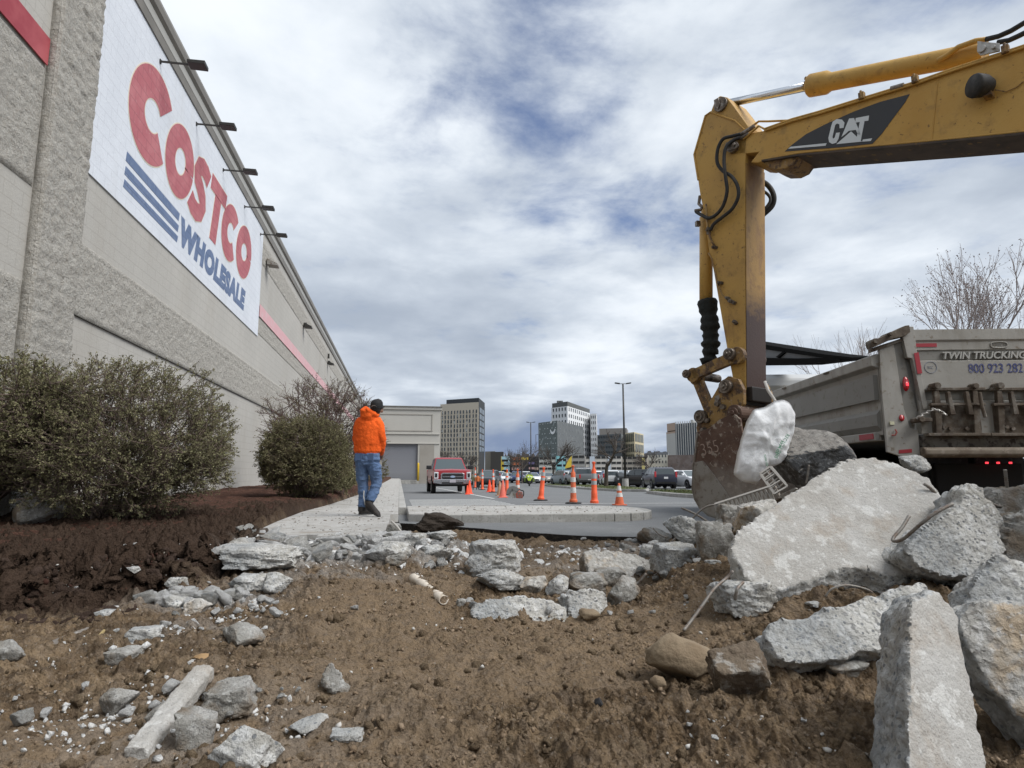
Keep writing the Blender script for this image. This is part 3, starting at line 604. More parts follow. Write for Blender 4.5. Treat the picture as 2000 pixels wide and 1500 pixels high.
BOOM = [(1418, 291), (1428, 272), (1457, 262), (1493, 255), (1546, 237), (1684, 196), (1789, 164), (1866, 137), (1959, 108), (2000, 93), (2090, 66), (2210, 52), (2330, 72), (2420, 140), (2700, 420), (2560, 560), (2330, 330), (2230, 262), (2110, 250), (2000, 259), (1840, 275), (1700, 287), (1560, 301), (1500, 311), (1480, 318), (1466, 317), (1478, 302), (1482, 297), (1428, 303)]
boom = eplate('boom', BOOM, YEL, 0, TW)
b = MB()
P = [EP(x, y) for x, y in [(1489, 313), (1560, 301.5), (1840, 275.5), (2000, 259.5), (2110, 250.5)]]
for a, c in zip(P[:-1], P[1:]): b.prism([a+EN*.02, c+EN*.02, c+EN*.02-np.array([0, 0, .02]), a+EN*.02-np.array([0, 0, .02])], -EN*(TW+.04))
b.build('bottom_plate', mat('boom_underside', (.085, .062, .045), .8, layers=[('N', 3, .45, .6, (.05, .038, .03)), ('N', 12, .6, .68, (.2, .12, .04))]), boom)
b = MB(); P = EP(1515, 327); b.prism([EP(1492, 316, .02), EP(1500, 326, .02), EP(1512, 331, .02), EP(1532, 330, .02), EP(1548, 322, .02), EP(1560, 305, .02)], -EN*.36); b.build('nose_casting', YELW, boom, bevel=.01)
# weld seam ridges and the flange along the lower edge
b = MB(); b.tube([EP(1832, 155)+EN*.002, EP(1826, 215)+EN*.002, EP(1820, 274)+EN*.002], .004, 5); b.tube([EP(x, y)+EN*.004 for x, y in [(1490, 312), (1560, 299), (1840, 273), (2000, 257), (2110, 248)]], .008, 6); b.build('weld_seam', YEL, boom)
# black emblem patch and lettering
b = MB(); PT = [(1533, 296), (1547, 283), (1575, 262), (1612, 243), (1668, 218), (1720, 199), (1777, 184), (1768, 200), (1738, 240), (1722, 262), (1704, 281), (1640, 288)]
b.prism([EP(x, y)+EN*.001 for x, y in PT], EN*.003); dec = b.build('decal', mat('decal_black', (.03, .033, .038), .45), boom)
DW = mat('decal_white', (.62, .66, .68), .55)
def epoly(name, polys, m, parent, lift):
    b = MB()
    for p in polys: b.prism([EP(x, y)+EN*lift for x, y in p], EN*.002)
    return b.build(name, m, parent)
C = [(1648, 250), (1650, 240), (1645, 234), (1635, 233), (1627, 238), (1624, 247), (1618.5, 270), (1620, 278), (1626, 281.5), (1634, 279), (1638, 272), (1641, 259), (1633.5, 260), (1631, 269), (1627.5, 271.5), (1626.5, 268), (1631.5, 245), (1635, 241.5), (1640, 243), (1640.5, 251)]
A1 = [(1659, 232), (1668.5, 231), (1679, 263), (1677, 264), (1663, 253), (1648, 262), (1641, 272)]; A0 = [(1662.5, 241), (1668, 252.5), (1663, 251), (1656, 255)]
T_ = [(1672, 231), (1698, 226), (1696.5, 236), (1689, 237), (1681.5, 276), (1674, 268), (1680, 238.5), (1671, 240)]
TRI = [(1663, 257), (1684, 277), (1634, 282)]
epoly('letter', [C], DW, dec, .005); epoly('letter', [[(1659, 232), (1668.5, 231), (1682, 264), (1677, 264), (1672, 254), (1658, 256), (1652, 262), (1644, 268)]], DW, dec, .005)
epoly('letter', [T_], DW, dec, .005); epoly('emblem_triangle', [TRI], DW, dec, .006)
epoly('emblem_bar', [[(1540, 291), (1545, 287), (1615, 280), (1613, 285)]], DW, dec, .005); epoly('emblem_bar', [[(1686, 273), (1704, 270.5), (1701, 276), (1684.5, 277)]], DW, dec, .005)
# hard lines clipped along the top edge of the boom
b = MB(); line = [(1452, 272), (1482, 246), (1493, 252), (1546, 233), (1600, 218), (1684, 192), (1730, 178), (1789, 160), (1866, 133), (1959, 103), (2010, 86), (2090, 60), (2200, 46)]
b.tube([EP(x, y, -.015) for x, y in line], .013, 8); b.tube([EP(x, y+3.5, -.02) for x, y in line[2:]], .011, 8)
b.tube([EP(x, y, .03) for x, y in [(1456, 256), (1482, 237), (1500, 237), (1545, 235)]], .012, 8)
b.build('hydraulic_line', YEL, boom, smooth=True)
for x, y in [(1686, 190), (1790, 158), (1966, 100)]:
    b = MB(); p = EP(x, y, .0); b.box(p+EN*.03, (.05, .05, .07), rotm(0, 0, -TH)); b.tube([p+EN*.05-np.array([0, 0, .03]), p+EN*.05+np.array([0, 0, .05])], .012, 6); b.build('line_clamp', YELW, boom, bevel=.004)
b = MB(); p = EP(1752, 168, -.02); b.tube([EP(1740, 173, -.02), EP(1765, 166, -.02)], .022, 8); b.build('coupling', PIN, boom)
# boom-nose pin and work lamp
b = MB(); p = EP(1434, 289); b.cyl(p-EN*.02, p+EN*.05, .065, n=20); b.prism([EP(1421, 290)+EN*.05, EP(1424, 281)+EN*.05, EP(1446, 280)+EN*.05, EP(1449, 288)+EN*.05, EP(1443, 293)+EN*.05, EP(1424, 299)+EN*.05], EN*.012); b.cyl(EP(1441, 286)+EN*.06, EP(1441, 286)+EN*.085, .018, n=8); b.build('pivot_pin', PIN, boom, bevel=.004)
b = MB(); p = EP(1921, 178); ux = (ES*.9+EN*.1)
lf = -ES*.55+EN*.75; lf /= np.linalg.norm(lf)
for r, t in [(.0, 0)]: b.tube([p+EN*.12-lf*.13, p+EN*.12-lf*.10, p+EN*.12-lf*.04, p+EN*.12+lf*.03, p+EN*.12+lf*.05], [.02, .06, .09, .098, .092], 18)
wl = b.build('work_lamp', BLACK, boom, smooth=True); b = MB(); b.box(EP(1934, 186)+EN*.05, (.06, .1, .08), rotm(0, 0, -TH)); b.tube([EP(1945, 178)+EN*.03, EP(1965, 180)+EN*.01, EP(1985, 172)+EN*.01, EP(2000, 160)+EN*.01], .005, 5); b.build('bracket', YELW, wl)
# stick
YELW2 = mat('stick_yellow_paint', (.50, .30, .075), .55, spec=.4, layers=[('N', 1.6, .42, .62, (.42, .25, .07)), ('N', 9, .55, .70, (.25, .15, .05), .6), ('N', 24, .60, .70, (.10, .055, .03), .8), ('N', 5, .60, .72, (.20, .11, .045), .7, (1, 1, .3))], bump=[('N', 3, .006), ('N', 60, .002)])
STICK = [(1406, 187), (1397, 194), (1388, 218), (1378, 226), (1356, 302), (1363, 351), (1367, 379), (1375, 418), (1386, 500), (1391, 515), (1421, 688), (1433, 749), (1445, 768), (1457, 762), (1455, 500), (1455, 316), (1460, 262), (1461, 246), (1434, 208), (1420, 190)]
sb = [(x, y) for x, y in STICK]
stick = eplate('stick', sb, YELW2, .0, TW, bevel=.01)
b = MB(); rim = [(1455, 254), (1436, 236), (1388, 219), (1378, 226), (1356, 302), (1364, 352)]
b.tube([EP(x, y)+EN*.004 for x, y in rim], .011, 6); b.build('weld_seam', YEL, stick)
b = MB(); fp = [EP(1455.5, 318), EP(1455.5, 420), EP(1455.8, 500), EP(1456.2, 640), EP(1457, 757)]
for a, c in zip(fp[:-1], fp[1:]): b.prism([a-EN*.008+ES*.001, c-EN*.008+ES*.001, c-EN*(TW-.008)+ES*.001, a-EN*(TW-.008)+ES*.001], ES*.006)
b.build('worn_shaded_face', STICKW, stick)  # real wear low down; shade of the whole face darkened into the paint
# raised side cheeks of the boss at the top, cut between them for the rod eye
b = MB(); P = EP(1409, 205); b.cyl(P+EN*.0, P+EN*.03, .085, n=20); b.prism([EP(1398, 198)+EN*.03, EP(1407, 193)+EN*.03, EP(1410, 205)+EN*.03, EP(1406, 216)+EN*.03, EP(1400, 212)+EN*.03], EN*.014); b.build('pivot_pin', PIN, stick, bevel=.004)
b = MB(); b.prism([EP(1455, 757, .01), EP(1456, 790, .01), EP(1459, 792, .01), EP(1462, 758, .01)], -EN*(TW-.02)); b.box(EL(*[(EP(1456, 770) @ ES - EQ @ ES)+.02, EP(1456, 770)[2], .2]), (.12, .38, .16), rotm(0, 0, -TH)); b.build('stick_end', mat('greasy_black', (.018, .015, .013), .5), stick, bevel=.01)
for x, y, w, h, r in [(1386, 452, 5, 14, 0), (1398, 484, 9, 5, .3), (1409, 553, 9, 5, .3), (1438, 630, 5, 9, -.6), (1432, 590, 14, 6, .6), (1424, 583, 5, 5, .3)]:
    b = MB(); p = EP(x, y)+EN*.02; b.box(p, (w*.0062, .05, h*.0062), rotm(0, 0, -TH) @ rotm(0, r, 0)); b.cyl(p, p+EN*.05, .014, n=7); b.build('clip', RUSTB, stick, bevel=.003)
b = MB(); b.tube([EP(x, y)+EN*.02 for x, y in [(1386, 495), (1392, 505), (1402, 548), (1412, 575), (1428, 592)]], .008, 6); b.tube([EP(1382, 400, .0)+EN*.03, EP(1386, 450)+EN*.03, EP(1391, 468)+EN*.03, EP(1399, 482)+EN*.03], .012, 6); b.build('grease_line', YELW, stick, smooth=True)
# stick cylinder above the boom, bucket cylinder in front of the stick
def ecyl(a, c, off, r, n=20, **k): return [EP(*a, off), EP(*c, off)]
mid = TW/2
cylp = lambda f: EP(1580, 168, mid)*(1-f)+EP(1925, 101, mid)*f
b = MB(); b.tube([EP(1413, 204, mid), EP(1582, 168, mid)], .047, 18); rod = b.build('cylinder_rod', CHROME, exc, smooth=True)
b = MB(); b.tube([cylp(0), cylp(.012), cylp(.04), cylp(.12), cylp(.15), cylp(1)], [.100, .118, .118, .118, .092, .092], 24); cy = b.build('stick_cylinder', YEL, exc, auto=35)
b = MB(); 
for k in range(8): a = k*math.pi/4; q = cylp(.004)+np.array([0, 0, 1.])*math.cos(a)*.088+EN*math.sin(a)*.088; b = MB(); b.box(q, (.03, .03, .03)); b.build('gland_bolt', YELW, cy, bevel=.004)
b = MB(); b.tube([EP(1832, 118, .1), EP(1850, 108, .08), EP(1872, 92, .06), EP(1905, 80, .05), EP(1925, 77, .05)], .024, 8); b.build('oil_pipe', YEL, cy, smooth=True)
b = MB(); b.tube([EP(1925, 77, .05), EP(1950, 71, .05), EP(1975, 60, .05), EP(2005, 42, .05), EP(2080, 20, .05), EP(2200, 10, .05)], .022, 8); b.tube([EP(1948, 83, .02), EP(1970, 79, .02), EP(1990, 70, .02), EP(2030, 50, .0), EP(2100, 30, .05), EP(2200, 25, .05)], .022, 8); b.build('hose', BLACK, cy, smooth=True)
b = MB(); b.prism([EP(1912, 84)+EN*.02, EP(1955, 88)+EN*.02, EP(1955, 103)+EN*.02, EP(1918, 112)+EN*.02, EP(1911, 104)+EN*.02], EN*.02); b.cyl(EP(1921, 100)+EN*.03, EP(1921, 100)+EN*.06, .03, n=12); b.cyl(EP(1944, 97)+EN*.03, EP(1944, 97)+EN*.06, .016, n=8); b.build('pin_plate', STEEL, cy, bevel=.003)
b = MB(); b.tube([EP(1379, 425, mid), EP(1379, 600, mid)], [.078, .078], 20); b.tube([EP(1377, 405, mid), EP(1379, 435, mid)], .05, 12); bc = b.build('bucket_cylinder', YEL, exc, smooth=True)
pts = []; rs = []
for i in range(26):
    f = i/25; pts.append(EP(1381+7*math.sin(f*2.4)-(f > .8)*2*math.sin(i*2.4), 587+122*f, mid)); rs.append(.108+.014*math.sin(i*1.9)*(0.4+f)+.010*math.sin(i*.8)-.02*f)
b = MB(); b.tube(pts, rs, 22); o = b.build('cylinder_sleeve', mat('black_sleeve', (.016, .019, .018), .9, bump=[('N', 8, .03), ('N', 25, .01)]), bc, smooth=True)
b = MB(); b.tube([EP(1367, 383, .05), EP(1365, 398, .03), EP(1372, 405, .02), EP(1368, 410, .0), EP(1357, 412, -.02)], .02, 8); b.box(EP(1363, 437, .05), (.05, .05, .06)); b.build('hose_fitting', PIN, stick)
# hoses at the stick head: smooth curves
def sm(pts, n=6):
    pts = [np.array(p, float) for p in pts]; out = []
    for i in range(len(pts)-1):
        p0 = pts[max(i-1, 0)]; p1 = pts[i]; p2 = pts[i+1]; p3 = pts[min(i+2, len(pts)-1)]
        for k in range(n): t = k/n; out.append(.5*((2*p1)+(-p0+p2)*t+(2*p0-5*p1+4*p2-p3)*t*t+(-p0+3*p1-3*p2+p3)*t**3))
    return out+[pts[-1]]
hh_ = [[(1446, 262, -.02), (1430, 266, -.05), (1412, 272, -.07), (1402, 292, -.08), (1401, 318, -.08), (1412, 334, -.08), (1428, 344, -.08), (1440, 362, -.08), (1442, 384, -.08), (1430, 408, -.07), (1410, 425, -.06), (1394, 438, -.05), (1388, 450, -.04)],
       [(1448, 268, -.02), (1432, 274, -.06), (1418, 288, -.10), (1414, 312, -.11), (1417, 345, -.11), (1420, 372, -.10), (1413, 400, -.09), (1400, 418, -.07), (1385, 426, -.05), (1370, 420, -.03), (1360, 414, -.02)]]
for q in hh_:
    b = MB(); b.tube(sm([EP(*p) for p in q]), .020, 9); b.build('hose', BLACK, stick, smooth=True)
b = MB(); b.tube([EP(1447, 263, -.02), EP(1460, 255, -.01), EP(1474, 246, 0)], .024, 8); b.tube([EP(1447, 270, -.02), EP(1462, 262, -.01)], .022, 8); b.build('hose_coupling', PIN, boom)
b = MB(); b.tube(sm([EP(*p) for p in [(1480, 350, .55), (1500, 362, .55), (1511, 382, .55), (1508, 402, .55), (1490, 420, .5)]]), .030, 9); b.tube(sm([EP(*p) for p in [(1484, 370, .5), (1500, 380, .5), (1504, 394, .5), (1488, 415, .45)]]), .018, 8); b.build('hose', BLACK, stick, smooth=True)
# bucket linkage
def link(name, a, c, off0, off1, r0, r1, m, parent=exc, w=.7):
    pa, pc = EP(*a, off0), EP(*c, off0); b = MB(); b.cyl(pa, pa-EN*(off1-off0), r0, n=18); b.cyl(pc, pc-EN*(off1-off0), r1, n=18)
    d = pc-pa; d /= np.linalg.norm(d); nn = np.cross(d, EN); b.prism([pa+nn*r0*w, pc+nn*r1*w, pc-nn*r1*w, pa-nn*r0*w], -EN*(off1-off0)); return b.build(name, m, parent, bevel=.006)
link('guide_link', (1437, 694), (1352, 732), -.09, -.02, .095, .085, YELW); link('guide_link', (1437, 694), (1352, 732), TW+.02, TW+.09, .095, .085, YELW)
link('power_link', (1358, 738), (1388, 812), -.01, .06, .085, .085, YELW); link('power_link', (1358, 738), (1388, 812), TW-.06, TW+.01, .085, .085, YELW)
for (x, y), r, L0 in [((1437, 694), .065, .15), ((1352, 732), .05, .13), ((1431, 757), .075, .16), ((1382, 815), .075, .16), ((1386, 845), .055, .12), ((1386, 860), .05, .1), ((1450, 808), .09, .16)]:
    b = MB(); p = EP(x, y, 0); b.cyl(p+EN*L0, p-EN*(TW+.12), r, n=20); b.cyl(p+EN*L0, p+EN*(L0+.025), r*.62, n=12); b.cyl(p+EN*(L0+.02), p+EN*(L0+.05), r*.3, n=6); b.build('pivot_pin', PIN if (x, y) != (1450, 808) else RUST, exc, bevel=.005)
b = MB(); cp = [(1418, 748), (1432, 736), (1452, 742), (1462, 762), (1462, 790), (1448, 812), (1434, 822), (1420, 834), (1404, 872), (1376, 870), (1370, 836), (1375, 815), (1390, 795), (1404, 772)]
for o0, o1 in ((-.10, -.04), (TW+.04, TW+.10)): b.prism([EP(x, y)-EN*o0 for x, y in cp], -EN*(o1-o0))
qc = b.build('quick_coupler', YELW, exc, bevel=.008); b = MB(); b.prism([EP(1408, 775)+EN*.101, EP(1414, 773)+EN*.101, EP(1416, 779)+EN*.101, EP(1410, 788)+EN*.101, EP(1406, 782)+EN*.101], EN*.003); b.build('maker_plate', BARE, qc)
for x, y in [(1425, 796), (1414, 790), (1394, 822)]: b = MB(); b.cyl(EP(x, y)+EN*.1, EP(x, y)+EN*.15, .03, n=8); b.build('bolt', PIN, qc)
# bucket: two cheeks, a curved shell, a cutting lip with teeth
OUT = [(1382, 845), (1379, 880), (1374, 925), (1373, 955), (1378, 975), (1388, 992), (1404, 1006), (1428, 1014), (1460, 1012), (1500, 1000), (1545, 972)]
INN = [(1530, 940), (1515, 905), (1492, 872), (1470, 845), (1466, 820), (1452, 808), (1425, 822), (1405, 838)]
BO0, BO1 = -.20, TW+.22
b = MB(); b.prism([EP(x, y)-EN*BO0 for x, y in OUT+INN], -EN*.035); bu = b.build('bucket', RUST, exc, bevel=.006)
b = MB(); b.prism([EP(x, y)-EN*(BO1-.035) for x, y in OUT+INN], -EN*.035); b.build('bucket_cheek', RUST, bu, bevel=.006)
b = MB(); cen = EP(1450, 930)
for off in (0, 1):
    pass
OO = [EP(x, y) for x, y in OUT]; II = [p+(cen-p)*.035 for p in OO]
for (a, c), (a2, c2) in zip(zip(OO[:-1], OO[1:]), zip(II[:-1], II[1:])): b.prism([a-EN*(BO0-.012), c-EN*(BO0-.012), c2-EN*(BO0-.012), a2-EN*(BO0-.012)], -EN*(BO1-BO0+.024))
b.build('bucket_shell', BARE, bu)
b = MB()
wp_ = [(1374, 905), (1374, 955), (1379, 975), (1390, 993), (1406, 1007), (1430, 1014), (1470, 1011), (1440, 960), (1415, 925), (1395, 900)]
b.prism([EP(x, y)-EN*(BO0-.002) for x, y in wp_], EN*.010); b.build('wear_plate', BARE, bu, bevel=.004)
for k in range(5):
    o = BO0+.06+(BO1-BO0-.12)*k/4; t = EP(1545, 972)-EN*(o); d = EP(1575, 950)-EP(1545, 972); b = MB(); u = -EN*.05; dd = d/np.linalg.norm(d); nn = np.cross(dd, EN)
    b.add([t-u+nn*.035, t+u+nn*.035, t+u-nn*.035, t-u-nn*.035, t+dd*.17-u*.4+nn*.008, t+dd*.17+u*.4+nn*.008, t+dd*.17+u*.4-nn*.008, t+dd*.17-u*.4-nn*.008], [(0, 1, 2, 3), (4, 7, 6, 5), (0, 4, 5, 1), (1, 5, 6, 2), (2, 6, 7, 3), (3, 7, 4, 0)]); b.build('tooth', BARE, bu, bevel=.004)
o_, u_ = EP(1394, 891)+EN*(-BO0+.003), EP(1434, 880)+EN*(-BO0+.003); ux = (u_-o_); wdt = np.linalg.norm(ux); ux /= wdt; uz = np.cross(EN, ux); uz = uz if uz[2] > 0 else -uz
put_text('355', o_, ux, uz, wdt*.8, .13, mat('chalk_marks', (.36, .27, .22), .9), 'lettering', bu, bold=-.02, ext=.001)
# the machine itself, outside the frame to the right
mc = EL(4.15, 0, .2)
Rz = rotm(0, 0, -TH)
def lb(b, c, d, M=None): b.box(mc+Rz @ np.array(c), d, Rz if M is None else Rz @ M); return b
gz0 = -.25
for s_ in (-1, 1):
    b = MB(); prof = [(-1.9, .35), (-1.7, .0), (1.7, 0), (1.9, .35), (1.75, .72), (-1.75, .72)]; b.prism([mc+Rz @ np.array([x, s_*1.05-.25, z+gz0]) for x, z in prof], Rz @ np.array([0, .5, 0])); tr = b.build('track', BLACK, exc, bevel=.05)
    for k in range(17):
        for zz_ in (gz0+.015, gz0+.74): b = MB(); lb(b, (-1.68+.21*k, s_*1.05, zz_), (.16, .54, .05)); b.build('track_shoe', PIN, tr, bevel=.006)
b = MB(); lb(b, (0, 0, gz0+.85), (1.5, 1.5, .5)); b.build('undercarriage', DARKM, exc)
b = MB(); lb(b, (.75, 0, gz0+1.65), (2.9, 2.6, 1.1)); b.build('engine_housing', YEL, exc, bevel=.06)
b = MB(); lb(b, (2.35, 0, gz0+1.5), (.7, 2.6, 1.2)); b.build('counterweight', DARKM, exc, bevel=.12)
b = MB(); b.prism([mc+Rz @ np.array([x, .45, z+gz0]) for x, z in [(-1.5, 1.1), (-1.5, 1.9), (-1.2, 2.9), (.1, 2.9), (.1, 1.1)]], Rz @ np.array([0, .95, 0])); cb_ = b.build('cab', YEL, exc, bevel=.04)
b = MB(); lb(b, (-.65, .93, gz0+2.35), (1.0, 1.0, .8)); lb(b, (-1.38, .93, gz0+2.25), (.1, .8, 1.0), rotm(0, .28, 0)); b.build('cab_window', GLASS, cb_)
# ------------------------------------------------------------------ dump truck, seen from its rear left corner
BT = YAW+math.radians(3.0); TF = np.array([math.sin(BT), math.cos(BT), 0]); TR_ = np.array([math.cos(BT), -math.sin(BT), 0]); TZ = np.array([0, 0, 1.])
T0 = PD(1714, 760, 6.75); T0[2] = 0
def TL(a, b_, z): return T0+TR_*a+TF*b_+TZ*z                     # a to the right from the left side, b forward from the tailgate
def TP(x, y, b_=0.0): p = PP(x, y, T0+TF*b_, TF); d = p-T0; return np.array([d @ TR_, b_, p[2]])       # pixel on a cross plane
def TS(x, y, a=0.0): p = PP(x, y, T0+TR_*a, TR_); d = p-T0; return np.array([a, d @ TF, p[2]])
W_ = TP(1959, 930, 0)[0]*2; GZ = -.25
truck = thing('dump_truck', 'grey aluminium dump truck with raised lettering and a phone number on its dirty tailgate', 'dump truck', tuple(TL(W_/2, 3, GZ)))
def tb(mb, a0, a1, b0, b1, z0, z1): mb.box(TL((a0+a1)/2, (b0+b1)/2, (z0+z1)/2), (a1-a0, b1-b0, z1-z0), np.array([TR_, TF, TZ]).T); return mb
def tpr(mb, abz, ext): mb.prism([TL(*p) for p in abz], TR_*ext[0]+TF*ext[1]+TZ*ext[2]); return mb
zt_ = TP(1783, 645)[2]; zb_ = TP(1795, 893)[2]; zrail = TS(1712, 690)[2]; print('truck W', W_, 'top', zt_, 'bot', zb_, 'rail', zrail, TS(1504, 763), TS(1659, 855), TS(1712, 848))
Zp = lambda y: TP(1800, y)[2]
# box body
LB = 5.3
zlow = TS(1712, 850)[2]
for sd in (0, 1):
    a = 0 if sd == 0 else W_; s = 1 if sd == 0 else -1
    b = MB(); a0, a1 = sorted((a+s*.03, a+s*.07)); tb(b, a0, a1, .02, LB, zlow, zrail-.02); side = b.build('side_panel', ALU, truck)
    b = MB(); f0, f1 = TS(1700, 772)[2], TS(1700, 742)[2]
    a0, a1 = sorted((a+s*.012, a+s*.032)); zz = np.linspace(zlow+.04, zrail-.1, 5)
    tpr(b, [(a+s*.03, .04, zz[0]), (a-s*.01, .04, zz[0]+.06), (a-s*.01, .04, zz[1]), (a+s*.03, .04, zz[1]+.05)], (0, LB-.1, 0))
    b.build('side_rib', ALUD, side)
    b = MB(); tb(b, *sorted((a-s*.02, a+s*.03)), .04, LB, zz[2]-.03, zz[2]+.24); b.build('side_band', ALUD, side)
    b = MB(); tpr(b, [(a-s*.05, 0, zrail-.13), (a-s*.05, 0, zrail-.02), (a+s*.01, 0, zrail), (a+s*.14, 0, zrail), (a+s*.14, 0, zrail-.08), (a+s*.04, 0, zrail-.16)], (0, LB, 0)); b.build('top_rail', ALU, side, bevel=.01)
    b = MB(); tb(b, *sorted((a-s*.02, a+s*.10)), .1, LB, zlow-.06, zlow+.03); b.build('bottom_rail', ALU, side, bevel=.01)
    b = MB(); tb(b, *sorted((a-s*.03, a-s*.02)), .12, .42, zlow-.04, zlow+.02); tb(b, *sorted((a-s*.03, a-s*.02)), 1.6, 1.9, zlow-.04, zlow+.02); b.build('side_reflector', REFL, side)
    b = MB()
    for bb in (1.0, 2.4, 3.8): tb(b, *sorted((a-s*.07, a+s*.02)), bb, bb+.12, zrail-.05, zrail-.03)
    b.build('tarp_hook', RUSTB, side)
b = MB(); tb(b, .05, W_-.05, LB-.05, LB, zlow, zrail+.15); tb(b, .05, W_-.05, .1, LB, zlow-.05, zlow); b.build('bed_floor', ALUD, truck)
b = MB(); tb(b, .0, W_, LB, LB+.9, zrail+.12, zrail+.18); b.build('cab_guard', ALU, truck)
# mesh tarp arched over the front of the box
TARP = mat('black_mesh_tarp', (.013, .013, .013), 1.0, spec=.02)
b = MB()
A = [TS(1493, 673, W_*.45), TS(1560, 684, W_*.45), TS(1660, 697, W_*.45)]
f = lambda x, y, a: TL(*TS(x, y, a))
for a in (W_*.40,):
    top = [f(1440, 664, a), f(1493, 673, a), f(1560, 684, a), f(1610, 692, a), f(1664, 698, a)]; bot = [f(1440, 678, a), f(1493, 682, a), f(1560, 692, a), f(1610, 699, a), f(1664, 703, a)]
    b.prism(top+bot[::-1], TR_*.4)
    top = [f(1440, 695, a), f(1493, 699, a), f(1560, 700, a), f(1640, 698, a)]; bot = [f(1440, 714, a), f(1493, 714, a), f(1560, 713, a), f(1640, 703, a)]
    b.prism(top+bot[::-1], TR_*.4)
    b.prism([f(1515, 697, a), f(1519, 699, a), f(1536, 685, a), f(1533, 683, a)], TR_*.05)
b.build('tarp', TARP, truck)
b = MB(); b.prism([f(1440, 676, W_*.42), f(1493, 680, W_*.42), f(1560, 690, W_*.42), f(1640, 699, W_*.42), f(1560, 703, W_*.42), f(1440, 699, W_*.42)], TR_*.02); b.build('tarp_mesh', mat('grey_tarp_mesh', (.16, .17, .18), .9), truck)
b = MB(); tb(b, .2, W_-.2, LB+.02, LB+.08, zrail+.15, zrail+.40); b.build('tarp_housing', ALU, truck, bevel=.03)
# rear corner posts (mirrored), each a wide plate with a return
def post(sd):
    s = 1 if sd == 0 else -1; a_ = lambda a: a if sd == 0 else W_-a
    P = [(1714, 678), (1742, 672), (1762, 800), (1774, 836), (1789, 840), (1794, 895), (1781, 899), (1730, 883), (1727, 850), (1719, 767)]
    b = MB(); q = [TP(x, y) for x, y in P]; b.prism([TL(a_(p[0]), 0, p[2]) for p in q], -TF*.035); pl = b.build('corner_plate', ALU, truck, bevel=.004)
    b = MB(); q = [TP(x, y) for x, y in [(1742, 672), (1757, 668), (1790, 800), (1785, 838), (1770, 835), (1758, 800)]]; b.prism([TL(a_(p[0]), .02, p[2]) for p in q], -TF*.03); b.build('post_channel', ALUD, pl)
    b = MB(); q = [TP(x, y) for x, y in [(1757, 640), (1778, 640), (1785, 690), (1806, 800), (1797, 801), (1776, 702), (1766, 700), (1757, 660)]]; b.prism([TL(a_(p[0]), 0, p[2]) for p in q], -TF*.06); b.build('post_flange', ALU, pl, bevel=.004)
    b = MB(); q = [TP(x, y) for x, y in [(1778, 692), (1787, 690), (1794, 731), (1785, 732)]]; b.prism([TL(a_(p[0]), -.064, p[2]) for p in q], -TF*.004); b.build('reflector', REFL, pl); b = MB()
    q = [TP(x, y) for x, y in [(1752, 879), (1752, 886), (1777, 884), (1777, 877)]]; b.prism([TL(a_(p[0]), -.036, p[2]) for p in q], -TF*.004); b.build('reflector', REFL, pl)
    b = MB(); p = TP(1765, 751); b.lathe([(.0, 0), (.035, 0), (.032, .012), (.02, .02), (0, .022)], n=20)
    V = np.array(b.v); V = np.stack([V[:, 0]*.95, V[:, 1]*2.3, V[:, 2]], 1); b.v = [tuple(TL(a_(p[0])+v[0], -.036-v[2], p[2]+v[1])) for v in V]; b.build('tail_light', REDL, pl, smooth=True)
    b = MB(); b.v = []; b.lathe([(0, 0), (.028, 0), (.024, .012), (0, .018)], n=18); V = np.array(b.v); p = TP(1757, 817); b.v = [tuple(TL(a_(p[0])+v[0], -.036-v[2], p[2]+v[1]*1.3)) for v in V]; b.build('marker_light', REDL, pl, smooth=True)
    b = MB(); p = TP(1766, 752); c = TL(a_(p[0]), -.06, p[2]); b.box(c, (.022, .01, .03)); b.build('lit_bulb', REDG, pl)
    b = MB(); p = TP(1738, 827); b.box(TL(a_(p[0]), -.04, p[2]), (.05, .012, .035)); b.build('sticker', mat('sticker', (.5, .5, .36), .6), pl)
    b = MB(); p = TP(1740, 845); b.tube([TL(a_(p[0])+.02, -.05, p[2]+.03), TL(a_(p[0])+.03, -.06, p[2]), TL(a_(p[0])+.01, -.06, p[2]-.03), TL(a_(p[0])-.02, -.05, p[2]-.03)], .008, 6); b.build('hook', mat('red_painted_hook', (.30, .06, .05), .6), pl)
    b = MB(); q = [TP(x, y) for x, y in [(1752, 668), (1784, 646), (1812, 802), (1768, 802)]]; b.prism([TL(a_(p[0]), .06, p[2]) for p in q], -TF*.03); b.build('post_web', ALUD, pl)
    # latch gear on the top of the post
    b = MB(); q = [TP(x, y) for x, y in [(1693, 672), (1728, 654), (1758, 640), (1766, 639), (1768, 652), (1758, 660), (1735, 665), (1697, 682)]]; b.prism([TL(a_(p[0]), .04, p[2]) for p in q], -TF*.14)
    q = [TP(x, y) for x, y in [(1697, 682), (1757, 662), (1757, 668), (1715, 684), (1697, 690)]]; b.prism([TL(a_(p[0]), .02, p[2]) for p in q], -TF*.07)
    p = TP(1727, 657); b.cyl(TL(a_(p[0]), .05, p[2]), TL(a_(p[0]), -.14, p[2]), .02, n=10); p = TP(1700, 670); b.cyl(TL(a_(p[0]), .05, p[2]), TL(a_(p[0]), -.12, p[2]), .03, n=10)
    b.build('gate_latch', RUSTB, pl, bevel=.004)
post(0); post(1)
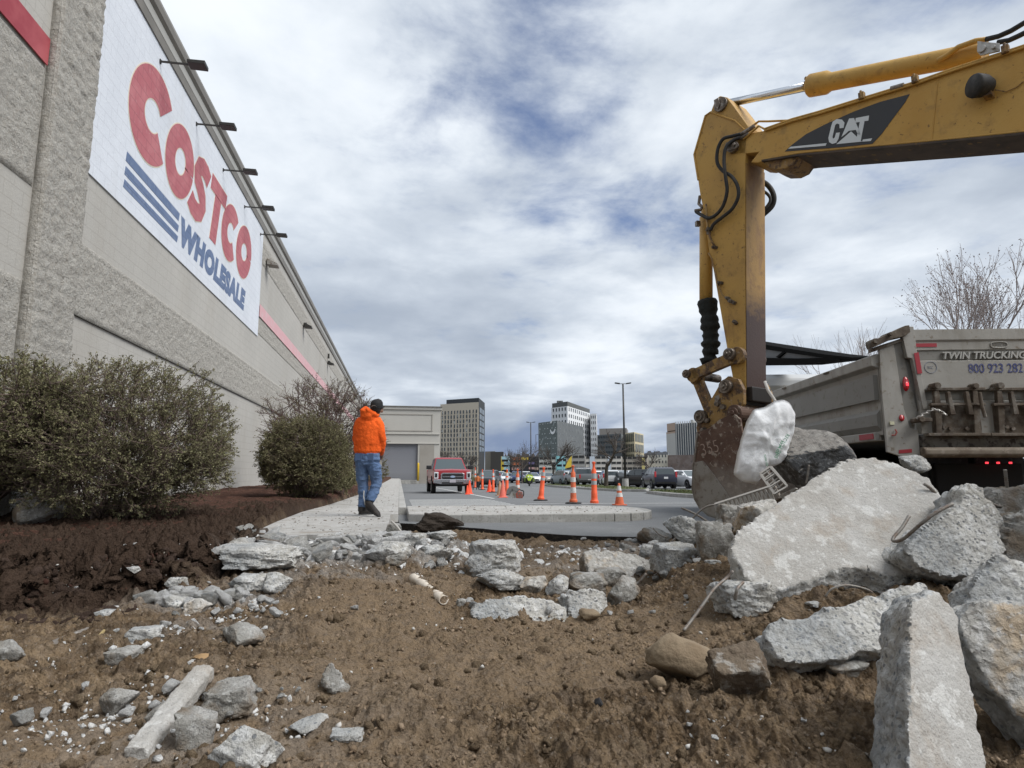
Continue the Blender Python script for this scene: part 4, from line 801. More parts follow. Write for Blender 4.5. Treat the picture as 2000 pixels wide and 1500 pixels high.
# tailgate
a0 = TP(1783, 700)[0]; a1 = W_-a0
b = MB(); bands = [(645, 668, .0), (668, 689, .035), (689, 704, .0), (704, 764, .03), (764, 783, .0), (783, 848, .02)]
prof = []; ys = [645, 665, 669, 684, 686, 704, 707, 762, 766, 782, 785, 848]; dp = [.035, .035, .02, .02, -.0, -.0, .05, .05, .01, .01, .04, .04]
tg = [(-dp[i], Zp(ys[i])) for i in range(len(ys))]
b.prism([TL(a0, p, z) for p, z in tg]+[TL(a0, .05, tg[-1][1]), TL(a0, .05, tg[0][1])], TR_*(a1-a0)); gate = b.build('tailgate', ALU, truck)
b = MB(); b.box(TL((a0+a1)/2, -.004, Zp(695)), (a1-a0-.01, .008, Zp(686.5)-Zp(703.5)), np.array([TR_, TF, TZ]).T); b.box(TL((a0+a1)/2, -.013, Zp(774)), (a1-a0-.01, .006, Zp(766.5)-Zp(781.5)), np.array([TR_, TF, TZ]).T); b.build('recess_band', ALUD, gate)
def gtext(s, x0, y0, x1, y1, m, dep, bold, shear, ext=.004, name='lettering', parent=gate, sp=1.0):
    p = TP(x0, y1); q = TP(x1, y0); put_text(s, TL(p[0], -dep, p[2]), TR_, TZ, q[0]-p[0], q[2]-p[2], m, name, parent, bold, shear, sp, ext)
RAISE = mat('raised_letter_metal', (.42, .415, .39), .5, .3); NAVY = mat('navy_lettering', (.045, .055, .17), .6, layers=[('N', 30, .5, .62, (.20, .21, .27), .8)])
gtext('TWIN TRUCKING', 1838, 687, 1999, 702.5, RAISE, .012, .02, .22, .028)
gtext('800 923 282', 1886, 711, 1990, 730, NAVY, .052, .012, 0, .002)
p = TP(1812, 719); b = MB(); b.tube([TL(p[0]+.062*math.cos(t), -.052, p[2]+.062*math.sin(t)) for t in np.linspace(0, 6.2832, 33)], .0022, 5); b.build('round_sticker', mat('faded_blue_ring', (.16, .19, .27), .7), gate)
gtext('INC', 1806.5, 716, 1817.5, 722, mat('faded_ring_letters', (.30, .31, .34), .7), .0515, 0, 0, .001)
b = MB(); x0 = TP(1785, 675); x1 = TP(1827, 675); b.box(TL((x0[0]+x1[0])/2, -.0225, Zp(675)), (x1[0]-x0[0], .006, Zp(671.5)-Zp(678.5)), np.array([TR_, TF, TZ]).T); b.build('reflector', REFL, gate)
p = TP(1948, 674.5); b = MB(); b.tube([TL(p[0]+max(-.055, min(.055, .09*math.cos(t)))+.03*math.cos(t), -.026, p[2]+.032*math.sin(t)) for t in np.linspace(0, 6.2832, 33)], .006, 6); b.build('maker_badge', ALU, gate, smooth=True)
gtext('BENSON', 1935, 671.8, 1961, 677.2, ALUD, .0205, .01, 0, .002)
# rusty hinge brackets
def bracket(xo):
    b = MB(); T3 = np.array([TR_, TF, TZ]).T
    q = lambda x, y, d: TL(TP(x+xo, y)[0], -d, TP(x+xo, y)[2])
    for xa in (1817, 1891): b.prism([q(xa-4, 757, .05), q(xa+4, 757, .05), q(xa+12, 800, .05), q(xa+12, 848, .05), q(xa+1, 848, .05)], -TF*.05)
    for xa in (1837, 1872): b.prism([q(xa-3, 768, .09), q(xa+3, 768, .09), q(xa+14, 812, .09), q(xa+4, 812, .09)], -TF*.05)
    b.box(q(1857, 762, .09), (.58, .03, .03), T3); b.box(q(1857, 792, .10), (.55, .05, .025), T3); b.box(q(1858, 850, .09), (.62, .10, .03), T3); b.box(q(1862, 822, .045), (.50, .012, .38), T3)
    b.cyl(q(1813, 757, .02), q(1813, 757, .17), .035, n=12); b.cyl(q(1889, 757, .02), q(1889, 757, .15), .03, n=12)
    b.tube([q(1893, 770, .16), q(1897, 800, .17), q(1903, 818, .17)], .018, 7)
    br = b.build('hinge_bracket', RUSTB, gate, bevel=.004)
    c = MB()
    for x, y in [(1848, 838), (1880, 838), (1836, 835)]: c.cyl(q(x, y, .05), q(x, y, .08), .02, n=8)
    c.build('bolts', PIN, br)
bracket(0); bracket(121)
b = MB(); q = [(1777, 818), (1790, 810), (1806, 803), (1818, 806), (1832, 815)]; pts = [TL(TP(x, y)[0], -.16, TP(x, y)[2]) for x, y in q]
for i in range(len(pts)-1):
    for k in range(3):
        c = pts[i]*(1-k/3)+pts[i+1]*k/3; d = (pts[i+1]-pts[i]); d /= np.linalg.norm(d); w = TF if (i*3+k) % 2 else np.cross(d, TF); b.tube([c+d*.022*math.cos(t)+w*.013*math.sin(t) for t in np.linspace(0, 6.2832, 11)], .006, 5)
b.build('chain', STEEL, gate)
b = MB(); b.box(TL(TP(1790, 825)[0], -.10, Zp(822)), (.16, .10, .04), np.array([TR_, TF, TZ]).T); b.cyl(TL(TP(1780, 822)[0], -.02, Zp(822)), TL(TP(1780, 822)[0], -.2, Zp(822)), .03, n=10); b.build('chain_anchor', RUSTB, gate, bevel=.006)
# apron and rear cross member
b = MB(); tpr(b, [(a0, .1, Zp(848)), (a0, -.05, Zp(852)), (a0, -.04, Zp(874)), (a0, .1, Zp(874))], (a1-a0, 0, 0)); b.build('apron', mat('apron_dirt', (.13, .115, .095), .8, layers=[('N', 6, .45, .62, (.19, .18, .16)), ('N', 14, .5, .6, (.05, .04, .035))]), truck, bevel=.01)
b = MB(); tpr(b, [(a0-.03, .12, Zp(874)), (a0-.03, -.09, Zp(874)), (a0-.03, -.12, Zp(879)), (a0-.03, -.12, Zp(888)), (a0-.03, -.09, Zp(893.5)), (a0-.03, .12, Zp(893.5))], (a1-a0+.06, 0, 0)); b.build('rear_beam', mat('muddy_steel', (.22, .185, .145), .8, layers=[('N', 7, .45, .62, (.15, .115, .085)), ('N', 22, .55, .65, (.33, .29, .24), .7)]), truck, bevel=.012)
# mud flaps, rear wheels, frame, lamps
for s in (0, 1):
    p0 = TP(1794, 900, .5)[0]; p1 = TP(1886, 900, .5)[0]
    if s: p0, p1 = W_-p1, W_-p0
    b = MB(); tb(b, p0, p1, .46, .48, GZ+.25, zb_+.02); b.build('mud_flap', mat('rubber_flap', (.045, .05, .055), .8, layers=[('N', 4, .45, .65, (.085, .09, .095)), ('N', 18, .55, .66, (.14, .14, .14), .6)]), truck)
    for bb in (1.15, 2.55):
        for off in (.18, .50):
            a = off if s == 0 else W_-off; b = MB(); V = [(.16, -.13), (.34, -.14), (.50, -.13), (.53, -.09), (.54, 0), (.53, .09), (.50, .13), (.34, .14), (.16, .13)]
            b.lathe(V, n=32); Q = np.array(b.v); b.v = [tuple(TL(a+v[2], bb+v[0], GZ+.54+v[1])) for v in Q]; wh = b.build('rear_wheel', TYRE, truck, auto=30)
b = MB()
for a in (W_/2-.43, W_/2+.43): tb(b, a-.05, a+.05, .4, 8.6, GZ+.75, GZ+1.0)
tb(b, W_/2-.45, W_/2+.45, .35, .45, GZ+.6, GZ+1.0); tb(b, W_/2-.9, W_/2+.9, 1.1, 1.2, GZ+.45, GZ+.6); tb(b, W_/2-.9, W_/2+.9, 2.5, 2.6, GZ+.45, GZ+.6); tb(b, .3, W_-.3, 3.0, 3.05, GZ+.5, zlow-.06); b.build('chassis', UNDER, truck); b = MB(); tb(b, .25, W_-.25, 3.6, 3.7, GZ+.30, zlow+.3); b.build('cross_sky_blocker', UNDER, truck); b = MB(); tb(b, W_/2+.5, W_/2+.56, .5, 5.2, GZ+.55, zlow+.02); b.build('long_sky_blocker', UNDER, truck)  # last two panels are added to block the bright sky gap underneath
D_ = 1.0
b = MB()
for x in (1925, 1947, 1971): p = TP(x, 904, .3); b.box(TL(p[0], .28, p[2]), (.022, .02, .02))
b.build('clearance_lamps', REDG, truck)
for x in (1917, 1989): p = TP(x, 935, D_); b = MB(); b.box(TL(p[0], D_, p[2]), (.10, .05, .10), np.array([TR_, TF, TZ]).T); b.build('brake_light', mat('red_lens_dull', (.5, .015, .03), .3, emit=.12), truck, bevel=.012)
p = TP(1936, 945, D_); q = TP(1982, 921, D_); b = MB(); tb(b, p[0], q[0], D_-.01, D_, p[2], q[2]); lp = b.build('licence_plate', mat('plate_dirty', (.30, .27, .245), .7), truck, bevel=.003)
put_text('29', TL(p[0]+.035, D_-.012, p[2]+.035), TR_, TZ, .10, .085, mat('plate_digits', (.12, .05, .05), .7), 'lettering', lp, .01, 0, 1, .001); put_text('8', TL(q[0]-.085, D_-.012, p[2]+.035), TR_, TZ, .05, .085, MATS['plate_digits'], 'lettering', lp, .01, 0, 1, .001)
b = MB(); tb(b, p[0]-.3, q[0]+.3, D_+.03, D_+.06, GZ+.55, GZ+.9); b.build('plate_carrier', UNDER, truck)
# cab at the front: hood, fender, wheel, mirror
fb = 7.3
b = MB(); tpr(b, [(.15, 5.6, GZ+1.0), (.15, 5.6, GZ+2.75), (.15, 5.8, GZ+2.85), (.15, 6.6, GZ+2.85), (.15, 7.0, GZ+1.95), (.15, 8.6, GZ+1.8), (.15, 8.7, GZ+1.0)], (W_-.3, 0, 0)); cab = b.build('cab', mat('cab_paint_white', (.55, .56, .56), .35), truck, bevel=.05)
b = MB(); tb(b, .14, W_-.14, 5.9, 6.5, GZ+2.05, GZ+2.6); b.build('cab_window', GLASS, cab)
for s in (0, 1):
    a = .12 if s == 0 else W_-.12; sg = 1 if s == 0 else -1
    b = MB(); V = [(.2, -.14), (.44, -.15), (.50, -.12), (.52, 0), (.50, .12), (.44, .15), (.2, .14)]; b.lathe(V, n=36); Q = np.array(b.v); b.v = [tuple(TL(a+v[2], fb+v[0], GZ+.52+v[1])) for v in Q]; fw = b.build('front_wheel', TYRE, truck, auto=30)
    b = MB(); b.lathe([(0, -.16), (.22, -.16), (.24, -.1), (.24, .1), (.22, .16), (0, .16)], n=24); Q = np.array(b.v); b.v = [tuple(TL(a+v[2], fb+v[0], GZ+.52+v[1])) for v in Q]; b.build('hub', RIM, fw, auto=30)
    b = MB(); pr = [(fb+.66*math.cos(t), GZ+.60+.66*math.sin(t)) for t in np.linspace(-.15, math.pi+.15, 20)]; pi = [(fb+.60*math.cos(t), GZ+.60+.60*math.sin(t)) for t in np.linspace(math.pi+.15, -.15, 20)]
    b.prism([TL(a-sg*.20, x, z) for x, z in pr+pi], TR_*sg*.5); b.build('fender', mat('fender_grey', (.25, .26, .27), .5), cab)
b = MB(); p = TS(1373, 838, -.12); c = TL(*p); c = PD(1373, 838, 13.0)
b.lathe([(.0, -.05), (.08, -.035), (.125, 0), (.11, .02), (0, .03)], n=20); Q = np.array(b.v); b.v = [tuple(c+TR_*v[0]+TZ*v[1]+TF*v[2]) for v in Q]; b.tube([c, TL(.2, 7.4, GZ+1.3)], .012, 6); b.build('round_mirror', CHROME, cab, smooth=True)
# ------------------------------------------------------------------ rubble
def ico(sub):
    bm = bmesh.new(); bmesh.ops.create_icosphere(bm, subdivisions=sub, radius=1); bm.verts.ensure_lookup_table()
    V = np.array([v.co[:] for v in bm.verts]); Fc = np.array([[v.index for v in f.verts] for f in bm.faces]); bm.free(); return V/np.linalg.norm(V, axis=1)[:, None], Fc
ICO = {s: ico(s) for s in (1, 2, 3, 4, 5, 6)}
def cutshape(seed, sub=4, cuts=14, rough=.05, lo=.62, hi=.95, boxy=0.0):
    rg = np.random.default_rng(seed); V, Fc = ICO[sub]; n = rg.normal(size=(cuts, 3)); n /= np.linalg.norm(n, axis=1)[:, None]; d = rg.uniform(lo, hi, cuts)
    if boxy:
        ax = np.array([(1, 0, 0), (-1, 0, 0), (0, 1, 0), (0, -1, 0), (0, 0, 1), (0, 0, -1)], float)+rg.normal(0, .10, (6, 3)); ax /= np.linalg.norm(ax, axis=1)[:, None]
        n = np.vstack([n, ax]); d = np.concatenate([d+boxy*.35, rg.uniform(.56, .66, 6)])
    dp = V @ n.T; r = np.where(dp > .05, d/np.maximum(dp, .05), 9).min(1); r = np.minimum(r, 1.25); P = V*r[:, None]
    lo_, hi_ = P.min(0), P.max(0); P = (P-(lo_+hi_)/2)/((hi_-lo_)/2)                   # fills its box exactly
    f = fbm(P*2.2+seed % 97, 5, seed % 1000, .55)*rough+fbm(P*9+seed % 31, 3, seed % 500+7, .55, True)*rough*.28
    return P*(1+f[:, None]), Fc
def rock(name, label, px, D, dep=.8, rz=0, tilt=(0, 0), m=None, seed=None, sub=4, rough=.06, cuts=14, cat='concrete chunk', group=None, boxy=.0, lift=0):
    """px = (cx, cy, w, h) in the photograph, D = distance"""
    cx, cy, w, h = px; sx, sz = w*D/F, h*D/F; seed = seed if seed is not None else int(cx*7+cy*13)
    P, Fc = cutshape(seed, sub, cuts, rough, boxy=boxy); P = P*np.array([sx/2, sx*dep/2, sz/2]) @ rotm(tilt[0], tilt[1], 0).T @ rotm(0, 0, -YAW+rz).T
    c = PD(cx, cy, D)+np.array([0, 0, lift]); c = c+FW*sx*dep*.2; lo = P[:, 2].min()
    o = mkobj(name, P-[0, 0, lo], Fc, m or CONC, None, auto=50); o.location = c+[0, 0, lo]; prop(o, label, cat, group); return o
def relax(V, Q, it):
    Q = np.asarray(Q); E = np.concatenate([Q[:, [0, 1]], Q[:, [1, 2]], Q[:, [2, 3]], Q[:, [3, 0]]]); n = len(V)
    for _ in range(it):
        S = np.zeros_like(V); c = np.zeros(n); np.add.at(S, E[:, 0], V[E[:, 1]]); np.add.at(S, E[:, 1], V[E[:, 0]]); np.add.at(c, E[:, 0], 1); np.add.at(c, E[:, 1], 1); V = V*.4+.6*S/np.maximum(c, 1)[:, None]
    return V
def slab(name, label, px, D, nrm, thick, m=None, anchor=None, vox=None, amp=.012, seed=1, cat='concrete slab', back=1.0, top=None, ext=None):
    """outline in the photograph laid on an inclined plane at its own distance, given a real thickness and broken edges"""
    nrm = np.array(nrm, float); nrm /= np.linalg.norm(nrm); anchor = anchor or tuple(np.mean(px, 0)); A = PD(*anchor, D)
    P = np.array([PP(x, y, A, nrm) for x, y in px]); e = (-nrm if ext is None else np.array(ext, float)/np.linalg.norm(ext))*thick
    rg = np.random.default_rng(seed); n = len(P); size = np.ptp(P, axis=0).max(); vox = vox or size/85
    cen = P.mean(0); B = cen+(P-cen)*(1-.10*rg.random((n, 1)))*back+e; V = list(P)+list(B)
    Fc = [tuple(range(n)), tuple(range(2*n-1, n-1, -1))]+[(i, (i+1) % n, (i+1) % n+n, i+n) for i in range(n)]
    V, NN, Q = remesh(V, Fc, vox)
    V = relax(V, Q, 3)
    dn = NN @ nrm; flat = sstep(dn, .80, .97)
    f1 = fbm(V/size*6+seed, 4, seed, .55); f2 = fbm(V/size*16+seed, 2, seed+5, .6, True); f3 = fbm(V*30, 2, seed+9, .6); lay = fbm(np.stack([V @ nrm*18, V[:, 0]*4, V[:, 1]*4], 1), 3, seed+2, .5, True)
    rough = f1*1.6+f2*.7+lay*.8; V = V+NN*(amp*(rough*(1-flat*.88)+f3*.22*(1-.6*flat)))[:, None]
    V = relax(V, Q, 1)
    c = V.mean(0); lo = V[:, 2].min(); c[2] = lo
    o = mkobj(name, V-c, Q, m or CONC, None, auto=55); o.location = c; prop(o, label, cat)
    if top is not None:                                            # the smooth cast face keeps its own surface
        o.data.materials.append(top); ids = np.zeros(len(o.data.polygons), np.int32); nn = np.zeros(len(ids)*3); o.data.polygons.foreach_get('normal', nn); ids[(nn.reshape(-1, 3) @ nrm) > .80] = 1; o.data.polygons.foreach_set('material_index', ids)
    return o
GRAN = mat('dark_granite_face', (.05, .048, .045), .55, layers=[('N', 7, .42, .6, (.10, .105, .11)), ('N', 20, .54, .62, (.30, .31, .32), .7)], bump=[('N', 10, .03), ('N', 40, .01)])
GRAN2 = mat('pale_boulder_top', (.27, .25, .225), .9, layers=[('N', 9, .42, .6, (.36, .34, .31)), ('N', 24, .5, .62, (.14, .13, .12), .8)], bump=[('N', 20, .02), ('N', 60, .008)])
BROWN = mat('brown_boulder', (.185, .135, .085), .9, layers=[('N', 5, .42, .6, (.225, .175, .115)), ('N', 18, .55, .65, (.13, .095, .06), .6)], bump=[('N', 14, .012), ('N', 50, .004)])
EARTHY = mat('soil_caked_concrete', (.155, .12, .085), .96, layers=[('N', 7, .45, .6, (.11, .08, .055)), ('N', 16, .54, .62, (.34, .32, .29), .8)], bump=[('N', 12, .03), ('N', 45, .012)])
EXPO = mat('exposed_aggregate_concrete', (.40, .385, .355), .93, layers=[('N', 5, .5, .62, (.43, .33, .22), .8), ('V', 22, .26, .17, (.24, .22, .2), .7), ('N', 30, .55, .63, (.60, .59, .57), .7), ('N', 70, .6, .66, (.1, .09, .08), .7)], bump=[('N', 14, .025), ('V', 26, .012), ('N', 90, .005)])
# the large pieces of the right-hand pile
slab('concrete_slab', 'largest pale broken slab with a flat grey top leaning on the right-hand rubble pile', [(1430, 1078), (1440, 1045), (1485, 1003), (1530, 975), (1590, 932), (1650, 902), (1692, 893), (1760, 905), (1812, 930), (1850, 975), (1864, 1012), (1836, 1045), (1792, 1088), (1768, 1118), (1735, 1122), (1692, 1102), (1640, 1108), (1600, 1118), (1560, 1138), (1520, 1150), (1480, 1148), (1450, 1120)], 3.75, (-.18, -.72, .67), .34, seed=3, amp=.014, top=CFLAT, vox=.0135, ext=(0, .3, -1))
slab('concrete_slab', 'rounded grey-white slab piece propped upright right of the largest slab', [(1766, 1075), (1800, 1040), (1850, 1010), (1878, 978), (1884, 952), (1905, 948), (1925, 960), (1955, 1020), (1963, 1075), (1945, 1105), (1910, 1128), (1888, 1118), (1860, 1122), (1800, 1108)], 3.45, (-.15, -.93, .33), .28, seed=12, amp=.014, vox=.011)
slab('concrete_slab', 'long low slab with a soil-covered top lying in front of the largest slab', [(1500, 1245), (1508, 1222), (1560, 1208), (1640, 1190), (1740, 1152), (1800, 1142), (1816, 1160), (1806, 1205), (1790, 1230), (1720, 1262), (1640, 1284), (1570, 1292), (1522, 1283)], 2.85, (-.10, -.80, .58), .30, seed=22, amp=.011, vox=.009)
slab('concrete_slab', 'tall upright slab block with a straight ridge at the bottom right edge of the pile', [(1779, 1178), (1822, 1152), (1850, 1175), (1872, 1215), (1888, 1290), (1900, 1370), (1915, 1450), (1935, 1640), (1772, 1640), (1776, 1400), (1779, 1250)], 1.82, (.33, -.86, .38), .25, anchor=(1820, 1300), seed=31, amp=.007, vox=.0085, top=CFLAT, ext=(.30, .89, -.30), back=.99)
slab('concrete_slab', 'blue-grey slab piece leaning at the right edge above the pebbly slab', [(1885, 1190), (1895, 1155), (1925, 1110), (1950, 1088), (1985, 1092), (2050, 1120), (2110, 1180), (2100, 1260), (1990, 1250), (1920, 1230)], 2.7, (-.35, -.85, .45), .3, seed=41, amp=.012, vox=.010)
slab('concrete_slab', 'cream pebbly slab sloping down at the lower right corner', [(1868, 1205), (1905, 1180), (1960, 1178), (2060, 1185), (2200, 1230), (2230, 1560), (2120, 1560), (2040, 1480), (1990, 1400), (1930, 1330), (1890, 1262)], 2.0, (-.42, -.86, .28), .22, anchor=(1960, 1280), seed=51, amp=.009, top=EXPO, vox=.0105)
slab('concrete_slab', 'rough grey slab end with a rebar stub behind the pile at the right edge', [(1932, 1015), (1940, 980), (1958, 950), (2000, 945), (2080, 950), (2110, 1010), (2080, 1070), (1980, 1080), (1945, 1060)], 4.6, (-.2, -.95, .25), .35, seed=61, amp=.018, vox=.016, m=CONC2)
slab('concrete_slab', 'shaded grey slab end at the right edge below the rebar stub', [(1962, 1075), (1975, 1035), (2000, 1003), (2060, 1000), (2110, 1060), (2080, 1120), (2000, 1118), (1970, 1100)], 3.7, (-.3, -.95, .1), .3, seed=71, amp=.014, m=CONC2)
R = rock
R('boulder', 'large boulder with a pale top and dark split face behind the white bag', (1600, 900, 150, 122), 5.3, .9, .15, (0, .06), GRAN, seed=5, sub=5, rough=.05, cat='boulder', cuts=11)
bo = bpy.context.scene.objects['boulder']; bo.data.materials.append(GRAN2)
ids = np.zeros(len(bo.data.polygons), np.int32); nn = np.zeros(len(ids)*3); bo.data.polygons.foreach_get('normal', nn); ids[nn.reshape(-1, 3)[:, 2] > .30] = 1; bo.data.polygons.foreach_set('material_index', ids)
R('boulder', 'tan-brown rounded boulder half sunk in the soil slope left of the long low slab', (1336, 1292, 150, 92), gD(1336, 1328), .8, .2, (0, .05), BROWN, seed=91, sub=5, rough=.03, cat='boulder', cuts=12)
R('boulder', 'grey angular stone with a dark face under the left shrub in the bark mulch', (66, 1004, 84, 62), gD(66, 1030), .8, .3, (0, -.3), CONC2, sub=4, rough=.03, cat='boulder', cuts=10)
LIST = [
 ('pocked tan and white chunk against the left end of the largest slab', (1484, 1020, 92, 84), 4.2, .8, -.2, EXPO, 5),
 ('jagged chunk with a rebar loop tucked under the lower left corner of the largest slab', (1452, 1172, 112, 62), 3.5, .8, .1, CONC, 5),
 ('small pale chunk perched on the top edge of the largest slab', (1790, 908, 62, 36), 4.25, .8, .2, CONC, 4),
 ('small dark chunk wedged between the bucket and the pocked tan chunk', (1428, 1008, 52, 42), 4.9, .8, .2, CONC2, 4),
 ('soil-caked block right of the brown boulder in the foreground slope', (1452, 1322, 122, 112), 2.45, .8, .2, EARTHY, 5),
 ('thin blue-grey sliver standing between the long low slab and the soil-caked block', (1500, 1276, 92, 44), 2.6, .5, .3, CONC2, 4),
 ('broad chunk with an orange-tinted top at the road edge left of the bucket', (1345, 1045, 92, 66), 6.7, .9, .1, CONC, 5),
 ('shaded grey chunk right of the orange-tinted chunk at the road edge', (1398, 1062, 66, 88), 6.1, .8, -.2, CONC2, 4),
 ('low rough chunk at the road edge left of the orange-tinted chunk', (1278, 1052, 66, 40), 7.0, .9, .1, CONC2, 4),
 ('crumbly chunk in front of the orange-tinted chunk', (1322, 1092, 84, 52), 6.0, .8, .3, CONC, 4),
 ('small crumbly chunk at the foot of the road-edge rubble', (1268, 1078, 40, 30), 6.3, .8, .1, CONC, 3),
 ('pale triangular block at the upper left of the stone cluster in the trench', (968, 1094, 106, 66), 5.9, .8, .1, CONC, 5),
 ('rounded pale block at the left end of the stone row in the trench', (982, 1141, 104, 46), 5.1, .7, -.1, CONC, 5),
 ('cream-stained stone second from the left in the trench row', (1044, 1147, 60, 38), 5.0, .7, .2, EXPO, 4),
 ('blue-grey cube-like stone in the middle of the trench row', (1090, 1150, 52, 48), 4.95, .8, .5, CONC, 4),
 ('pitted grey stone behind the squared block in the trench', (1145, 1140, 72, 36), 5.0, .8, .1, CONC2, 4),
 ('dark tilted stone at the right end of the trench row', (1216, 1160, 62, 62), 4.7, .8, .4, CONC2, 4),
 ('grey block resting at the lower right of the trench row', (1190, 1128, 60, 34), 5.1, .8, .1, CONC2, 4),
 ('white block lying bottom left on the soil partly cut off by the frame', (473, 1474, 134, 104), 2.05, .8, .3, CONC, 5),
 ('round muddy cobble touching the upper end of the long concrete bar', (442, 1375, 100, 62), 2.5, .9, .1, CONC2, 5),
 ('small mottled cobble left of the middle of the long concrete bar', (304, 1403, 46, 46), 2.4, .9, .1, CONC2, 4),
 ('muddy cobble right of the middle of the long concrete bar', (376, 1432, 74, 78), 2.25, .9, .4, CONC2, 4),
 ('half-buried streaked cobble left of the concrete bar', (226, 1378, 66, 56), 2.5, .9, .1, CONC2, 4),
 ('pointed grey shard standing in the soil left of centre', (656, 1326, 54, 58), 2.75, .5, .5, CONC2, 4),
 ('flat pale chip in front of the pointed grey shard', (600, 1422, 76, 28), 2.3, .8, .1, CONC, 4),
 ('flat pale flake at the bottom centre left', (676, 1439, 60, 18), 2.25, .7, .1, CONC, 3),
 ('dusty half-buried chunk in the left foreground rubble', (468, 1247, 86, 42), 3.5, .8, .1, CONC2, 4),
 ('flat weathered chunk above the small mottled cobble', (232, 1286, 60, 32), 3.1, .8, .1, CONC2, 4),
 ('grey chunk cut off by the left edge of the picture', (10, 1280, 64, 50), 3.2, .8, .1, CONC2, 4),
 ('broad flat slab piece at the torn front left corner of the pavement', (505, 1090, 138, 44), 5.55, .8, .1, CONC, 5),
 ('rounded lump on the torn front left corner of the pavement', (462, 1068, 50, 30), 6.1, .8, .1, CONC2, 4),
 ('white flat piece lying below the torn pavement corner', (492, 1142, 86, 32), 4.9, .8, .1, CONC, 4),
 ('grey triangular piece beside the white flat piece below the pavement', (538, 1142, 56, 40), 4.85, .8, .4, CONC, 4),
 ('blue-grey chunk in the corner between pavement and cavity', (768, 1040, 34, 30), 6.9, .8, .1, CONC2, 4),
 ('large blue-white chunk at the centre of the torn pavement front', (755, 1082, 84, 40), 5.9, .8, .1, CONC, 4),
 ('dark grey chunk in front of the blue-white chunk', (772, 1094, 42, 22), 5.6, .8, .1, CONC2, 4),
 ('flat pale chunk right of the torn pavement front', (848, 1080, 76, 32), 6.0, .8, .1, CONC, 4),
 ('rounded slab fragment on the soil heap before the cavity', (795, 1056, 72, 26), 6.6, .8, .1, CONC, 4),
 ('smooth pale fragment right of the rounded slab fragment', (862, 1048, 62, 20), 6.8, .8, .1, CONC, 4),
 ('small blue chunk beside the torn white pipe', (901, 1180, 22, 18), 4.2, .8, .1, CONC2, 3),
 ('tan pebble on the dark soil left of centre', (391, 1287, 36, 16), 3.0, .8, .1, mat('ochre_pebble', (.30, .19, .09), .8), 3),
 ('brown half-buried stone in front of the squared block', (1152, 1204, 40, 22), 3.9, .8, .1, BROWN, 3),
 ('white chunk on the dark bank above the rubble spill', (178+165, 1146, 46, 34), 4.5, .8, .3, CONC, 4),
 ('tan-edged shard in the rubble spill on the left', (382, 1186, 48, 30), 4.2, .7, .3, EXPO, 4),
 ('pale lump at the left of the rubble spill', (330, 1181, 52, 34), 4.25, .8, .2, CONC, 4),
 ('pale oval chunk on the dark bank', (253, 1117, 34, 16), 4.6, .8, .2, CONC, 3),
 ('pale chunk at the foot of the dark bank', (178, 1177, 28, 14), 4.3, .8, .2, CONC, 3),
 ('jagged white chunk below the foot of the dark bank', (206, 1203, 38, 18), 3.9, .8, .2, CONC, 3),
 ('white chip at the far left on dark soil', (59, 1197, 24, 12), 3.9, .8, .2, CONC, 3),
 ('clustered grey chunk below the broken grey pipe', (280, 1243, 62, 28), 3.4, .8, .2, CONC, 4),
 ('small grey block on the right slope near the bent rebar', (1170, 1374, 18, 22), 2.6, .8, .2, mat('tar_lump', (.02, .02, .022), .8), 3),
 ('tan cobble below the brown boulder', (1288, 1336, 34, 28), 2.6, .8, .2, BROWN, 3),
 ('flat chip on the soil ledge before the largest slab', (1596, 1182, 34, 12), 3.1, .8, .2, CONC, 3),
 ('pale stone chip on the slope right of the trench', (1393, 1100, 26, 10), 5.2, .8, .2, CONC, 3),
 ('small shaded block in the gap under the long low slab', (1655, 1312, 90, 36), 2.95, .8, .2, CONC2, 4),
 ('mud-stained stone right of the small shaded block', (1545, 1320, 50, 26), 2.7, .8, .2, BROWN, 4),
]
for i, (lb_, px, D, dep, rz, m, sub) in enumerate(LIST):
    if lb_.startswith('pointed'): continue
    if i >= 4: D = gD(px[0], min(1495, px[1]+px[3]*.36))
    R('concrete_chunk' if m in (CONC, CONC2, EXPO, EARTHY) else 'stone', lb_, px, D, dep, rz, (0, 0), m, seed=200+i*7, sub=sub, rough=.085, cat='concrete chunk' if m in (CONC, CONC2, EXPO, EARTHY) else 'stone', boxy=[0, .25, 0, .12][i % 4] if m in (CONC, CONC2) else 0)
slab('concrete_slab', 'squared block with a rebar lying against it in the trench', [(1109, 1158), (1176, 1153), (1193, 1195), (1118, 1204)], gD(1150, 1198), (.1, -.93, .35), .22, seed=81, amp=.010, vox=.008, cat='concrete block')
slab('concrete_slab', 'wide white-edged slab with a soil-dusted top lying lowest in the trench', [(923, 1200), (930, 1182), (965, 1170), (1020, 1163), (1070, 1170), (1105, 1186), (1113, 1202), (1100, 1222), (1070, 1235), (1045, 1238), (1020, 1222), (985, 1212), (940, 1208)], gD(1020, 1205), (-.05, -.80, .60), .16, seed=83, amp=.012, vox=.0085)
slab('concrete_slab', 'tilted slab with soil on its right half bridging the dark hollow in the trench', [(1140, 1080), (1150, 1073), (1215, 1082), (1290, 1098), (1332, 1116), (1338, 1136), (1318, 1143), (1250, 1135), (1170, 1122), (1150, 1112)], gD(1180, 1128), (-.1, -.75, .65), .22, seed=85, amp=.014, vox=.010, m=CONC2, top=EXPO)
slab('concrete_chunk', 'pointed grey shard standing in the soil left of centre', [(630, 1328), (643, 1296), (652, 1302), (682, 1345), (676, 1356), (655, 1352), (636, 1342)], gD(656, 1346), (.1, -.9, .4), .05, seed=95, amp=.005, vox=.0035, cat='concrete chunk', m=CONC2)
